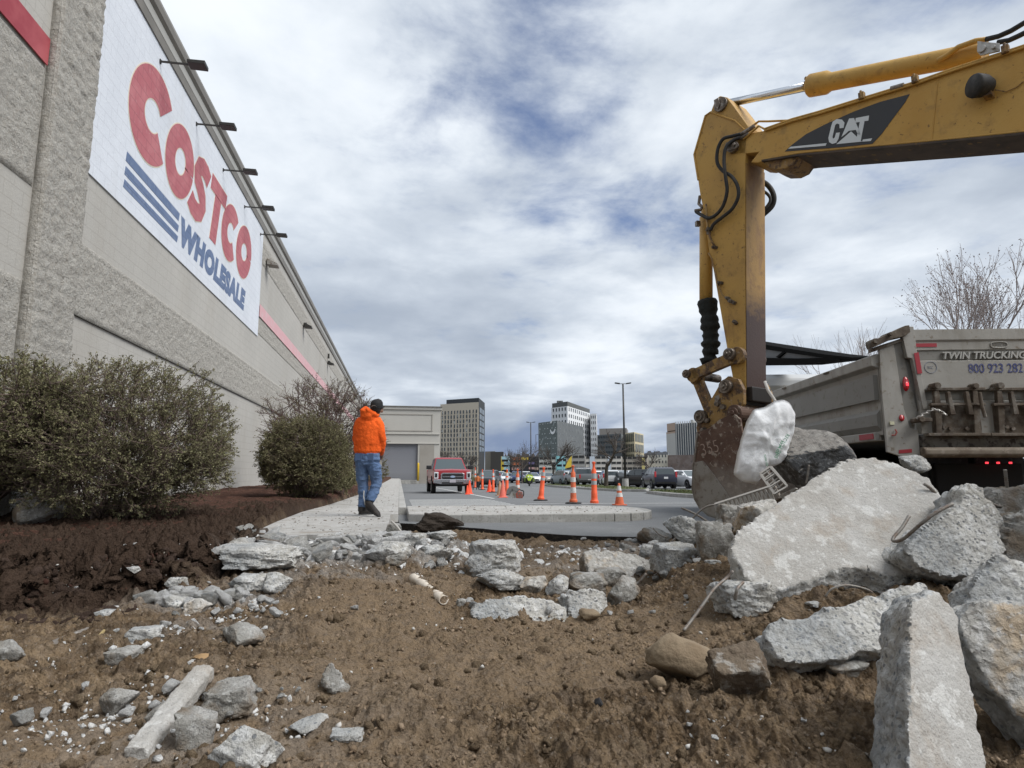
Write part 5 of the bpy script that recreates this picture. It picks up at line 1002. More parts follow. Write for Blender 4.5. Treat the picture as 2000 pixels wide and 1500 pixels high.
# long cast bar
b = MB(); pa, pb = PD(262, 1512, gD(262, 1490)), PD(398, 1338, gD(398, 1345)); pa[2] += .05; pb[2] += .05; d = (pb-pa); d /= np.linalg.norm(d); sd = np.cross(d, [0, 0, 1.]); sd /= np.linalg.norm(sd); u_ = np.cross(sd, d)
pr = [(-.034, -.03), (-.034, .028), (.020, .030), (.036, .012), (.036, -.03)]
b.prism([pa+sd*x+u_*y for x, y in pr], pb-pa); V, NN, Q = remesh(b.v, b.f, .006); V = V+NN*(.0035*fbm(V*25, 4, 3)+.002*fbm(V*70, 2, 4))[:, None]
solo((V, Q), 'concrete_bar', CFLAT, 'long pale cast concrete bar lying diagonally in the left foreground', 'concrete bar', auto=40)
# steel bars
REBAR = mat('rebar_steel', (.21, .195, .175), .6, .4, layers=[('N', 30, .5, .62, (.15, .10, .07), .7)])
def rebar(label, pts, r=.007, name='rebar', m=REBAR, cat='rebar'):
    P = sm([PD(p[0], p[1], gD(p[0], p[1]) if p[2] == 0 else p[2]) for p in pts], 8); L_ = [0]; [L_.append(L_[-1]+np.linalg.norm(P[i]-P[i-1])) for i in range(1, len(P))]
    n = max(len(P), int(L_[-1]/.012)); t = np.linspace(0, L_[-1], n); A = np.array(P); Q = np.stack([np.interp(t, L_, A[:, k]) for k in range(3)], 1)
    b = MB(); b.tube(Q, [r*(1.10 if i % 2 else .93) for i in range(n)], 8); solo(b, name, m, label, cat, smooth=True)
rebar('long bent rebar running down the soil slope to the foreground', [(1432, 1115, 3.5), (1420, 1128, 3.5), (1395, 1150, 3.45), (1375, 1178, 3.4), (1352, 1210, 3.35), (1335, 1232, 3.3)], .0085)
rebar('hooked rebar curling over the right half of the largest slab', [(1776, 1007, 3.35), (1762, 1030, 3.32), (1745, 1050, 3.3), (1746, 1057, 3.28), (1765, 1052, 3.2), (1800, 1022, 3.12), (1830, 1000, 3.1), (1861, 984, 3.1)], .0085)
rebar('arched rebar rising left of the bucket', [(1265, 1085, 6.0), (1310, 1060, 6.0), (1345, 1020, 6.0), (1375, 992, 6.0), (1400, 986, 6.0), (1418, 993, 6.0), (1424, 998, 6.0)], .009)
rebar('straight dark rebar crossing the arched one left of the bucket', [(1331, 992, 6.2), (1360, 1005, 6.1), (1395, 1028, 6.0), (1428, 1055, 5.9)], .010)
rebar('short bent rebar resting on the squared block in the trench', [(1172, 1170, 4.55), (1205, 1158, 4.55), (1240, 1142, 4.6), (1252, 1133, 4.6), (1262, 1120, 4.6)], .009)
rebar('thin wire arc beneath the front edge of the largest slab', [(1612, 1165, 3.2), (1625, 1150, 3.2), (1655, 1143, 3.2), (1690, 1150, 3.2), (1705, 1158, 3.2)], .005)
rebar('upright rebar stub in front of the licence plate', [(1967, 952, 4.5), (1965, 935, 4.5), (1963, 917, 4.5)], .011)
rebar('dark bent rebar behind the propped slab piece at the right', [(1898, 964, 4.3), (1918, 972, 4.3), (1938, 985, 4.3), (1955, 990, 4.3)], .012)
rebar('bundle strand along the right edge of the largest slab', [(1805, 945, 3.95), (1822, 958, 3.95), (1838, 980, 3.95)], .010)
rebar('short pale rod standing before the dark boulder face', [(1574, 945, 4.9), (1578, 925, 4.9), (1580, 908, 4.9)], .007)
rebar('dark looped rebar in the jagged chunk below the largest slab', [(1452, 1137, 3.2), (1440, 1150, 3.15), (1436, 1172, 3.15)], .008)
rebar('short dark rod sticking from the road-edge rubble', [(1276, 1032, 6.9), (1288, 1044, 6.8), (1302, 1050, 6.7)], .008)
rebar('short yellow wooden stick stuck in the dark soil on the left', [(165, 1274, 0), (185, 1252, 0), (204, 1231, 0)], .008, 'stick', mat('yellow_wood', (.36, .27, .12), .8), 'stick')
rebar('broken grey pipe half buried in the dark soil on the left', [(96, 1264, 0), (140, 1245, 0), (186, 1227, 0)], .022, 'pipe', mat('old_pipe', (.17, .15, .13), .9, layers=[('N', 14, .5, .62, (.28, .26, .24))], bump=[('N', 40, .004)]), 'pipe')
rebar('thin wooden lath wedged between pavement and cavity', [(765, 1018, 7.0), (775, 1028, 6.9), (783, 1038, 6.8)], .012, 'lath', mat('grey_lath', (.42, .40, .37), .9), 'lath')
rebar('crumpled white tape strip on the left foreground soil', [(101, 1306, 0), (120, 1309, 0), (135, 1306, 0), (150, 1312, 0), (165, 1313, 0)], .006, 'tape', mat('white_plastic', (.66, .66, .64), .6), 'tape')
# torn white plastic pipe
b = MB(); pa, pc = PD(808, 1128, gD(808, 1133)), PD(868, 1172, gD(868, 1177)); d = pc-pa; L_ = np.linalg.norm(d); d /= L_; s_ = np.cross(d, [0, 0, 1.]); s_ /= np.linalg.norm(s_); u_ = np.cross(s_, d)
V = []; nu, nv = 26, 14
for i in range(nu):
    t = i/(nu-1); r = .035+.006*math.sin(i*.9)
    for j in range(nv):
        a = -2.7+4.4*j/(nv-1)+.35*math.sin(i*.8)+(.5*math.sin(i*2.3) if j in (0, nv-1) else 0); V.append(pa+d*L_*t+s_*r*math.cos(a)+u_*r*math.sin(a)*.8)
Fc = [(i*nv+j, i*nv+j+1, (i+1)*nv+j+1, (i+1)*nv+j) for i in range(nu-1) for j in range(nv-1)]
o = solo((np.array(V), Fc), 'torn_pipe', mat('cream_plastic', (.58, .52, .44), .6, layers=[('N', 14, .5, .64, (.42, .35, .27))]), 'torn white plastic pipe shell lying on the soil mound in the middle', 'pipe', smooth=True)
md = o.modifiers.new('s', 'SOLIDIFY'); md.thickness = .004
# scattered individual chunks, one object each
zq = lambda px, py: tuple(PD(px, py, gD(px, py))[:2])
zones = [(zq(375, 1180), (.36, .15), 70, .05, .15), (zq(470, 1205), (.3, .2), 14, .02, .06), (zq(290, 1240), (.3, .25), 14, .02, .07), (zq(620, 1092), (.75, .12), 16, .06, .16), (zq(800, 1075), (.45, .3), 20, .05, .14), (zq(250, 1400), (.35, .2), 14, .02, .07), (zq(1330, 1100), (.3, .3), 20, .04, .12), (zq(1450, 1440), (.25, .2), 8, .008, .02), (zq(520, 1380), (.2, .2), 8, .012, .035),
         ((2.6, 6.7), (.8, .5), 18, .05, .15), ((-2.0, 5.1), (.5, .5), 10, .02, .05), (zq(1050, 1190), (.6, .3), 16, .02, .07), ((1.9, 3.6), (.25, .5), 8, .015, .05)]
FRESH = mat('fresh_broken_concrete', (.58, .58, .57), .95, layers=[('N', 3, .45, .62, (.70, .70, .69)), ('N', 12, .56, .66, (.42, .40, .36), .6)], bump=[('N', 9, .05), ('N', 30, .02)])
protos = []
for k in range(6):
    P, Fc = cutshape(900+k, 3, 12, .05, boxy=.4 if k % 2 else 0); me = bpy.data.meshes.new('rubble_piece'); o = mkobj('rubble_piece', P*[.5, .42, .33], Fc, FRESH if k < 4 else CONC, None, auto=50); protos.append(o.data); bpy.data.objects.remove(o)
GL = 'small broken concrete piece lying loose among the soil and rubble'
rk = random.Random(5)
for (cx, cy), (sx, sy), n, s0, s1 in zones:
    for _ in range(n):
        x, y = cx+rk.gauss(0, sx*.6), cy+rk.gauss(0, sy*.6); s = s0+(s1-s0)*rk.random()**1.6
        if float(sdist(np.array([[x, y]]), ROADP)[0]) > -.05: continue
        o = bpy.data.objects.new('rubble_piece', rk.choice(protos)); COL.objects.link(o); o.scale = (s*rk.uniform(.8, 1.3), s*rk.uniform(.8, 1.2), s*rk.uniform(.6, 1.1)); o.rotation_euler = (rk.gauss(0, .3), rk.gauss(0, .3), rk.uniform(0, 6.3)); z = hz(x, y)+.03
        if float(sdist(np.array([[x, y]]), WALKP)[0]) > 0: z = 0
        o.location = (x, y, z+s*.16); prop(o, GL, 'rubble', 'small loose concrete pieces in the dug ground')
for k in range(70):                                               # torn front of the pavement
    x = rk.uniform(-1.5, .1); y = rk.uniform(5.75, 7.15); s = rk.uniform(.07, .26); o = bpy.data.objects.new('rubble_piece', rk.choice(protos)); COL.objects.link(o); o.scale = (s*1.3, s, s*.6); o.rotation_euler = (rk.gauss(0, .3), rk.gauss(0, .3), rk.uniform(0, 6.3)); o.location = (x, y, hz(x, y)+s*.15+.02); prop(o, 'broken pavement lump along the torn front edge of the pavement', 'rubble', 'broken lumps along the torn pavement edge')
# gravel, chips and clods: uncountable
def scatter(name, n, region, s0, s1, m, label, dens=None, sub=1, pw=5, flat=.6, cat='gravel'):
    x = RNG.uniform(region[0], region[1], n*4); lr = RNG.uniform(0, 1, n*4); y = region[2]*(region[3]/region[2])**lr
    if dens is not None: k = dens(x, y) > RNG.random(len(x)); x, y = x[k], y[k]
    x, y = x[:n], y[:n]; n = len(x)
    P2 = np.stack([x, y], 1); z = H0(x, y)+.012
    ok = (sdist(P2, ROADP) < -.03) & (sdist(P2, WALKP) < 0); x, y, z = x[ok], y[ok], z[ok]; n = len(x)
    V0, F0 = cutshape(77+n % 13, sub, 9, .22) if sub > 1 else ICO[1]; s = (s0+(s1-s0)*RNG.random(n)**pw); R1 = RNG.normal(size=(n, 3, 3)); Qm, _ = np.linalg.qr(R1)
    jit = 1+RNG.uniform(-.5, .5, (n, len(V0), 1))*(.35 if sub > 1 else 1); W = V0[None]*jit*np.stack([s, s*RNG.uniform(.5, 1, n), s*RNG.uniform(.35, flat+.2, n)], 1)[:, None, :]; z = z-(s*.25 if sub > 1 else 0)
    W = np.einsum('nij,nkj->nki', Qm, W); W = W+np.stack([x, y, z], 1)[:, None]
    Fc = (F0[None]+np.arange(n)[:, None, None]*len(V0)).reshape(-1, 3)
    prop(mkobj(name, W.reshape(-1, 3), Fc, m, None), label, cat, kind='stuff')
LUMPS = 1
CHIP = mat('concrete_chips', (.38, .37, .345), .95, layers=[('N', 8, .45, .6, (.52, .51, .49)), ('N', 3, .50, .62, (.25, .205, .155), .9)])
CLOD = mat('soil_clods', (.19, .138, .092), .98, spec=.1, layers=[('N', 5, .42, .6, (.27, .205, .145)), ('N', 1.7, .55, .65, (.14, .10, .066), .7)], bump=[('N', 60, .01)])
SOILL = mat('soil_lumps', (.185, .138, .09), .98, spec=.1, layers=[('N', 11, .48, .62, (.12, .086, .056), .9), ('N', 38, .55, .68, (.30, .24, .17), .5)], bump=[('N', 24, .04), ('N', 80, .016)])
DARKC = mat('mulch_chips', (.045, .022, .017), .98, spec=.1, layers=[('N', 7, .42, .6, (.085, .040, .03))])
mulch_d = lambda x, y: sstep(sdist(np.stack([x, y], 1), MULCHC), -.2, .1)
scatter('soil_clods', 26000, (-2.6, 4.6, 1.0, 7.5), .002, .014, CLOD, 'loose brown soil clods over the dug ground', lambda x, y: (1-mulch_d(x, y))*(.35+.65*(vnoise(np.stack([x*1.3, y*1.3, x*0], 1), 4) > -.1))*(abs(x) < y*1.25+.3), cat='soil')
scatter('soil_lumps', 5200, (-2.8, 4.6, 1.2, 7.5), .006, .036, SOILL, 'larger brown earth lumps breaking up the dug ground', lambda x, y: (1-mulch_d(x, y))*(.15+.85*(vnoise(np.stack([x*1.6, y*1.6, x*0], 1), 14) > .12))*(abs(x) < y*1.25+.3), sub=2, pw=2.5, flat=.7, cat='soil')
scatter('earth_lumps', 2600, (-5.2, -1.2, 4.1, 7.2), .008, .050, mat('dark_earth_lumps', (.045, .030, .023), .98, spec=.1, layers=[('N', 14, .42, .6, (.075, .052, .041))], bump=[('N', 30, .03), ('N', 90, .012)]), 'dark crumbly earth lumps along the broken edge of the planting bed', lambda x, y: mulch_d(x, y)*(y < 5.6+(x+2.2)*-.05)+.9*(abs(x+1.9) < .35)*(y < 7), sub=2, pw=2, flat=.8, cat='soil')
def chipd(x, y):
    d = .010+0*x
    for (cx, cy), (sx, sy), n, *_ in zones: d = np.maximum(d, .9*np.exp(-((x-cx)**2/(sx*1.3)**2+(y-cy)**2/(sy*1.3)**2)))
    return d*(abs(x) < y*1.25+.3)
scatter('gravel', 3200, (-2.8, 4.6, 1.0, 8.5), .002, .013, CHIP, 'pale concrete chips and grit strewn over the dug ground', chipd)
scatter('rubble_chips', 5200, (-2.4, 3.4, 1.6, 7.5), .004, .020, MATS['fresh_broken_concrete'], 'pale crushed concrete chips around the broken pieces', lambda x, y: np.maximum.reduce([np.exp(-((x-c[0])**2/(s_[0]*1.1)**2+(y-c[1])**2/(s_[1]*1.3)**2)) for c, s_, *_ in zones[:7]]), sub=1, pw=3, flat=.5)
scatter('rubble_fragments', 1500, (-2.2, 3.8, 3.8, 7.6), .012, .060, MATS['fresh_broken_concrete'], 'broken concrete fragments packed between the larger chunks', lambda x, y: np.maximum(np.exp(-((y-6.35-.1*np.clip(x, 0, 4))**2/.32))*(x > -1.6)*(.55+.45*(x < .8)), np.exp(-((x-zones[0][0][0])**2/.2+(y-zones[0][0][1])**2/.04))), sub=2, pw=2.2, flat=.6)
scatter('bark_chips', 12000, (-4.8, -1.2, 3.8, 22), .006, .028, DARKC, 'dark shredded bark chips on the planting bed', lambda x, y: mulch_d(x, y), flat=.3, cat='bark mulch')
scatter('mulch_grit', 500, (-4.6, -1.3, 4.2, 12), .003, .012, CHIP, 'tiny pale chips sprinkled on the planting bed', lambda x, y: mulch_d(x, y))
# crumbs on the pavement and island
def crumbs():
    n = 1500; x = RNG.uniform(-1.6, 0, n*2); y = 6.1*(40/6.1)**(RNG.random(n*2)**1.5); k = sdist(np.stack([x, y], 1), WALKP) > .03; x, y = x[k][:n], y[k][:n]
    x2 = RNG.uniform(.1, 4.2, 900); y2 = RNG.uniform(10.2, 13, 900); k = sdist(np.stack([x2, y2], 1), ISL) > .05; x = np.concatenate([x, x2[k]]); y = np.concatenate([y, y2[k]]); n = len(x)
    V0, F0 = ICO[1]; s = .0025+.013*RNG.random(n)**6; W = V0[None]*(1+RNG.uniform(-.25, .25, (n, len(V0), 1)))*s[:, None, None]*[1.4, 1, .5]; W = W+np.stack([x, y, s*.3], 1)[:, None]
    prop(mkobj('crumbs', W.reshape(-1, 3), (F0[None]+np.arange(n)[:, None, None]*len(V0)).reshape(-1, 3), mat('dirt_crumbs', (.16, .13, .10), .95, layers=[('N', 3, .45, .6, (.34, .33, .31))]), None), 'dirt and concrete crumbs littering the pavement', 'debris', kind='stuff')
crumbs()
# white carrier bag hanging on a pale stick
b = MB(); b.tube([PD(1494, 745, 5.8), PD(1500, 762, 5.75), PD(1515, 785, 5.7), PD(1560, 850, 5.62)], .014, 8); solo(b, 'stake', mat('pale_stake', (.55, .52, .48), .6), 'pale stake leaning from the stick end with the white bag on it', 'stake', smooth=True)
BAGO = [(1512, 783), (1492, 795), (1470, 800), (1455, 826), (1445, 860), (1437, 890), (1432, 926), (1448, 940), (1475, 946), (1484, 934), (1492, 915), (1506, 912), (1520, 906), (1536, 893), (1540, 866), (1548, 840), (1552, 805), (1540, 785), (1528, 780)]
def bag():
    D0 = 5.35; n = len(BAGO); c = np.mean(BAGO, 0); rings = 16; V = []; seg = 96
    O = np.array(BAGO, float); per = np.concatenate([[0], np.cumsum(np.linalg.norm(np.roll(O, -1, 0)-O, axis=1))]); t = np.linspace(0, per[-1], seg, endpoint=False); Oc = np.vstack([O, O[:1]])
    X = np.interp(t, per, Oc[:, 0]); Y = np.interp(t, per, Oc[:, 1])
    for side in (1, -1):
        for k in range(rings):
            f = 1-k/(rings-1)*.999
            bulge = math.sqrt(max(0, 1-f**2.2))*.10
            for j in range(seg):
                x, y = c[0]+(X[j]-c[0])*f, c[1]+(Y[j]-c[1])*f; V.append(PD(x, y, D0)-FW*bulge*side*(1 if side > 0 else .7))
    V = np.array(V); Fc = []
    for s_ in (0, 1):
        o = s_*rings*seg
        for k in range(rings-1):
            for j in range(seg):
                q = (o+k*seg+j, o+k*seg+(j+1) % seg, o+(k+1)*seg+(j+1) % seg, o+(k+1)*seg+j); Fc.append(q if s_ else q[::-1])
    for j in range(seg): Fc.append((j, (j+1) % seg, rings*seg+(j+1) % seg, rings*seg+j))
    w = fbm(V*6, 3, 8, .6, True); w2 = fbm(V*np.array([14, 14, 5]), 3, 18, .6, True)
    V = V-FW*(.014*w+.006*w2)[:, None]
    m = mat('white_bag_film', (.88, .89, .90), .75, spec=.2, bump=[('N', 9, .012), ('N', 28, .003)])
    m.node_tree.nodes['Principled BSDF'].inputs['Subsurface Weight'].default_value = 0.0
    bg = solo((V, Fc), 'plastic_bag', m, 'white plastic carrier bag with small green print hanging before the bucket', 'bag', smooth=True)
    return bg, D0
bag_o, D0 = bag()
GP = mat('green_print', (.10, .36, .20), .6)
ORG[bag_o] = np.array(bag_o.location)
def bagtext(s, x0, y0, x1, y1, hpx, D):
    a, c = PD(x0, y0, D), PD(x1, y1, D); ux = c-a; w = np.linalg.norm(ux); ux /= w; uz = np.cross(-FW, ux); put_text(s, a, ux, uz, w, hpx*D/F, GP, 'lettering', bag_o, .01, 0, 1.1, .001)
bagtext('RECYCLE THIS', 1536, 847, 1512, 893, 7, 5.12); bagtext('BAG', 1526, 860, 1514, 884, 5, 5.10); bagtext('THANK YOU', 1491, 888, 1497, 910, 4, 5.12)
# grey plastic lattice strips
def lattice(label, quad, D, nx, diag):
    P = [PD(*q, D_) for q, D_ in zip(quad, D)]; b = MB(); f = lambda u, v: (P[0]*(1-u)+P[1]*u)*(1-v)+(P[3]*(1-u)+P[2]*u)*v
    T = lambda a, c, r=.007: b.tube([f(*a), f(*c)], r, 4)
    T((0, 0), (1, 0), .011); T((0, 1), (1, 1), .009); T((0, 0), (0, 1), .009); T((1, 0), (1, 1), .011)
    for i in range(nx):
        u0, u1 = i/nx, (i+1)/nx
        if diag: T((u0, 0), (u1, 1)); T((u1, 0), (u0, 1)) if i % 1 == 0 else 0
        else:
            T((u1, 0), (u1, 1))
    if not diag:
        for v in (.33, .66): T((0, v), (1, v))
    solo(b, 'plastic_grid', mat('grey_plastic_grid', (.36, .34, .31), .6), label, 'plastic grid')
lattice('long grey plastic lattice strip leaning along the foot of the bucket', [(1396, 985), (1502, 951), (1520, 1000), (1412, 1040)], [5.0, 4.9, 4.85, 4.95], 13, True)
lattice('short square-meshed plastic grid below the white bag', [(1484, 926), (1504, 912), (1538, 950), (1512, 965)], [5.0, 5.0, 4.85, 4.85], 1, False)
b = MB(); Pq = [PD(*q) for q in [(1486, 925, 5.0), (1506, 911, 5.0), (1534, 944, 4.9), (1512, 962, 4.9)]]
ff = lambda u, v: (Pq[0]*(1-u)+Pq[1]*u)*(1-v)+(Pq[3]*(1-u)+Pq[2]*u)*v
for v in np.linspace(.1, .95, 6): b.tube([ff(0, v), ff(1, v)], .006, 4)
b.tube([ff(.5, 0), ff(.5, 1)], .006, 4); b.tube([ff(0, 0), ff(0, 1)], .009, 4); b.tube([ff(1, 0), ff(1, 1)], .009, 4)
solo(b, 'plastic_grid', MATS['grey_plastic_grid'], 'ladder-like grey plastic piece lying over the short grid', 'plastic grid')
# near-black lump stands in for the shade of the torn-out kerb cavity
R('cavity_shade_fill', 'dark lump standing in for the shaded cavity under the island kerb', (858, 1026, 96, 40), 9.3, .6, .1, (0, .12), mat('cavity_shade', (.035, .026, .019), .95, bump=[('N', 12, .04), ('N', 40, .01)]), seed=7, sub=5, rough=.10, cat='earth clump')
# ------------------------------------------------------------------ shrubs and trees
def tubes(segs, sides=3):                                         # many thin tapered segments (p0, p1, r0, r1) as arrays
    P0, P1, r0, r1 = segs; n = len(P0); d = P1-P0; d /= np.linalg.norm(d, axis=1)[:, None]+1e-9
    a = np.where(abs(d[:, 2:3]) < .9, np.array([[0, 0, 1.]]), np.array([[1., 0, 0]])); u = np.cross(d, a); u /= np.linalg.norm(u, axis=1)[:, None]; w = np.cross(d, u); V = []
    for P, r in ((P0, r0), (P1, r1)):
        for k in range(sides): t = 2*math.pi*k/sides; V.append(P+(math.cos(t)*u+math.sin(t)*w)*r[:, None])
    V = np.stack(V, 1).reshape(-1, 3); F_ = [(k, (k+1) % sides, sides+(k+1) % sides, sides+k) for k in range(sides)]
    return V, (np.array(F_)[None]+np.arange(n)[:, None, None]*2*sides).reshape(-1, 4)
def leaves(P, size, rg, asp=.5, dirs=None):
    n = len(P); d = rg.normal(size=(n, 3)) if dirs is None else dirs+rg.normal(0, .6, (n, 3)); d /= np.linalg.norm(d, axis=1)[:, None]; s = rg.normal(size=(n, 3)); s = np.cross(d, s); s /= np.linalg.norm(s, axis=1)[:, None]+1e-9
    L_ = size*rg.uniform(.6, 1.3, n)[:, None]; V = np.stack([P, P+d*L_*.5+s*L_*asp*.5, P+d*L_, P+d*L_*.5-s*L_*asp*.5], 1)
    return V.reshape(-1, 3), np.arange(4*n).reshape(-1, 4)
def shrub(label, base, rx, ry, top, nst, nsub, ntw, leaf_n, leaf_s, m_leaf, m_twig=None, seed=1, low=.12, spread=.25, group=None, lens=1.0, name='shrub', flat=False, tr=1.0, lowout=.0):
    """clipped dome: stems fan from the base, fork twice, and end on the dome's surface"""
    rg = np.random.default_rng(seed); base = np.array(base, float); cz = base[2]+low+(top-base[2]-low)*.42; rz = top-cz
    def dome(n, inner=0):
        u = rg.normal(size=(n, 3)); u[:, 2] = np.abs(u[:, 2])*1.0-rg.random(n)*(.95+lowout); u /= (np.abs(u)**2.7).sum(1)[:, None]**(1/2.7)
        r = 1-inner*rg.random(n)**1.5; bump = 1+.05*fbm(u*2.3+seed, 3, seed)
        zz = np.where(u[:, 2] > 0, u[:, 2]*rz, u[:, 2]*(cz-base[2]-low)*1.0)
        return np.array([base[0], base[1], cz])+np.stack([u[:, 0]*rx, u[:, 1]*ry, zz], 1)*(r*bump)[:, None]
    S = [[], [], [], []]; TP_ = []; TD = []
    def addp(pts, r0, r1):
        k = len(pts)
        for i in range(k-1): S[0].append(pts[i]); S[1].append(pts[i+1]); S[2].append(r0+(r1-r0)*i/(k-1)); S[3].append(r0+(r1-r0)*(i+1)/(k-1))
    ends = dome(nst, .35)
    for e in ends:
        b0 = base+np.array([rg.normal(0, spread*.35), rg.normal(0, spread*.35), 0]); mid_ = b0+(e-b0)*.5+np.array([0, 0, .12])+rg.normal(0, .06, 3)
        p = [b0, b0+(mid_-b0)*.5+rg.normal(0, .02, 3), mid_, mid_+(e-mid_)*.5+rg.normal(0, .03, 3), e]; addp(p, .013*tr, .004*tr)
        tgt = dome(nsub*3, .25); tgt = tgt[np.argsort(np.linalg.norm(tgt-e, axis=1))[:nsub]]
        for t in tgt:
            f = rg.uniform(.35, .85); s0 = p[2]*(1-f)+p[4]*f if f > .5 else p[1]*(1-f)+p[3]*f; mm = (s0+t)/2+rg.normal(0, .04, 3); addp([s0, mm, t], .006*tr, .0025*tr)
            for _ in range(ntw):
                g = rg.random(); q = (mm*(1-g)+t*g) if g > .3 else (s0*(1-g)+mm*g); out = (t-np.array([base[0], base[1], cz-.1])); out /= np.linalg.norm(out)+1e-9
                dd = out*.8+rg.normal(0, .55, 3)+np.array([0, 0, .25]); dd /= np.linalg.norm(dd); l = rg.uniform(.05, .15)*lens; k1 = q+dd*l*.55+rg.normal(0, .01, 3); k2 = q+dd*l+rg.normal(0, .015, 3); addp([q, k1, k2], .0028*tr, .0012*tr)
                TP_.append((q, k2)); TD.append(dd)
    V, Fc = tubes([np.array(S[0]), np.array(S[1]), np.array(S[2]), np.array(S[3])], 3)
    root = thing(name, label, 'shrub', base, group); mkobj('branches', V, Fc, m_twig or TWIG, root)
    if leaf_n:
        A = np.array([a for a, _ in TP_]); B = np.array([c for _, c in TP_]); i = rg.integers(0, len(A), leaf_n); t = rg.random(leaf_n)[:, None]**.6; P = A[i]*(1-t)+B[i]*t+rg.normal(0, .006, (leaf_n, 3))
        V, Fc = leaves(P, leaf_s, rg, dirs=np.array(TD)[i]); k = len(Fc)//3*2; mkobj('foliage', V[:4*k], Fc[:k], m_leaf, root); mkobj('young_foliage', V[4*k:]-0, Fc[k:]-4*k, LEAF2, root)
    return root
def base_at(px, py): D = gD(px, py, 3, 40); return PD(px, py, D)
bA = base_at(165, 1030); bA[2] = hz(bA[0], bA[1])
print('bushA', bA)
cA = PD(228, 850, 7.45); rxA = 212*7.45/F
shrub('broad rounded green shrub with dense small leaves nearest the camera', (cA[0], cA[1], hz(cA[0], cA[1])), rxA, 1.1, PD(235, 697, 7.45)[2], 40, 26, 13, 150000, .023, LEAF, seed=3, low=.06, spread=.5, lowout=.35)
cB = PD(-60, 850, 7.0)
shrub('green shrub with thick leaning stems cut off by the left edge of the picture', (cB[0]+.1, cB[1]-.2, hz(cB[0], cB[1])), 1.15, 1.0, PD(-20, 690, 7.0)[2], 24, 16, 12, 90000, .027, LEAF, seed=13, low=.35, spread=.3, lowout=-.2, tr=1.5)
LEAFO = mat('olive_leaf', (.165, .15, .078), .85, layers=[('N', 2.5, .42, .6, (.195, .172, .098)), ('N', 60, .48, .6, (.09, .08, .042))], spec=.1)
bC = base_at(590, 972); dC = float((bC-CAM) @ FW); dC = min(dC, 16); cC = PD(598, 890, dC); print('bushC', bC, dC)
bC = np.array([cC[0], cC[1], hz(cC[0], cC[1])])
shrub('dense olive rounded shrub left of the man in orange', bC, 82*dC/F, .95, PD(600, 812, dC)[2], 34, 28, 12, 190000, .026, LEAFO, seed=23, low=.05, lowout=.3)
dD = dC+4.5; cD = PD(630, 880, dD); bD = np.array([cD[0], cD[1], hz(cD[0], cD[1])])
BARET = mat('reddish_bare_twigs', (.10, .062, .055), .95)
shrub('tall reddish bare-twigged shrub behind the olive shrub', bD, 118*dD/F, 1.4, PD(625, 738, dD)[2], 34, 13, 15, 14000, .035, LEAF, BARET, seed=33, low=.2, lens=1.7, tr=1.7, lowout=.2)
for i, (px, py) in enumerate([(662, 950), (755, 928)]):
    d_ = gD(px, py+15, 3, 60) if i == 0 else 32.; c = PD(px-(i*20), py, d_); shrub(['low shrub at the pavement edge behind the olive shrub', 'distant clipped shrub beside the man at the far end of the planting bed'][i], (c[0]-.3*i, c[1], hz(c[0], c[1])), [.35, .9][i], [.35, .9][i], c[2]+[.5, 1.0][i], 12, 6, 8, 14000, .04, LEAF, seed=43+i, low=.03, lowout=.3)
for px, py in [(462, 1018-50), (434, 1016), (528, 975), (588, 977)]:
    c = base_at(px, py); b = MB(); rg = np.random.default_rng(int(px))
    n = 160; P = c+np.stack([rg.normal(0, .10, n), rg.normal(0, .06, n), rg.random(n)*0-.01], 1); V, Fc = leaves(P, .05, rg, .18, np.tile([0, 0, 1.], (n, 1)))
    solo((V, Fc), 'weed_tuft', mat('weed_green', (.20, .22, .05), .9), {462: 'yellow-green weed tuft farthest up the planting bed', 434: 'small yellow-green weed tuft nearest the torn pavement', 528: 'green weed tuft left of the olive shrub base', 588: 'green weed tuft below the olive shrub'}[px], 'weed')
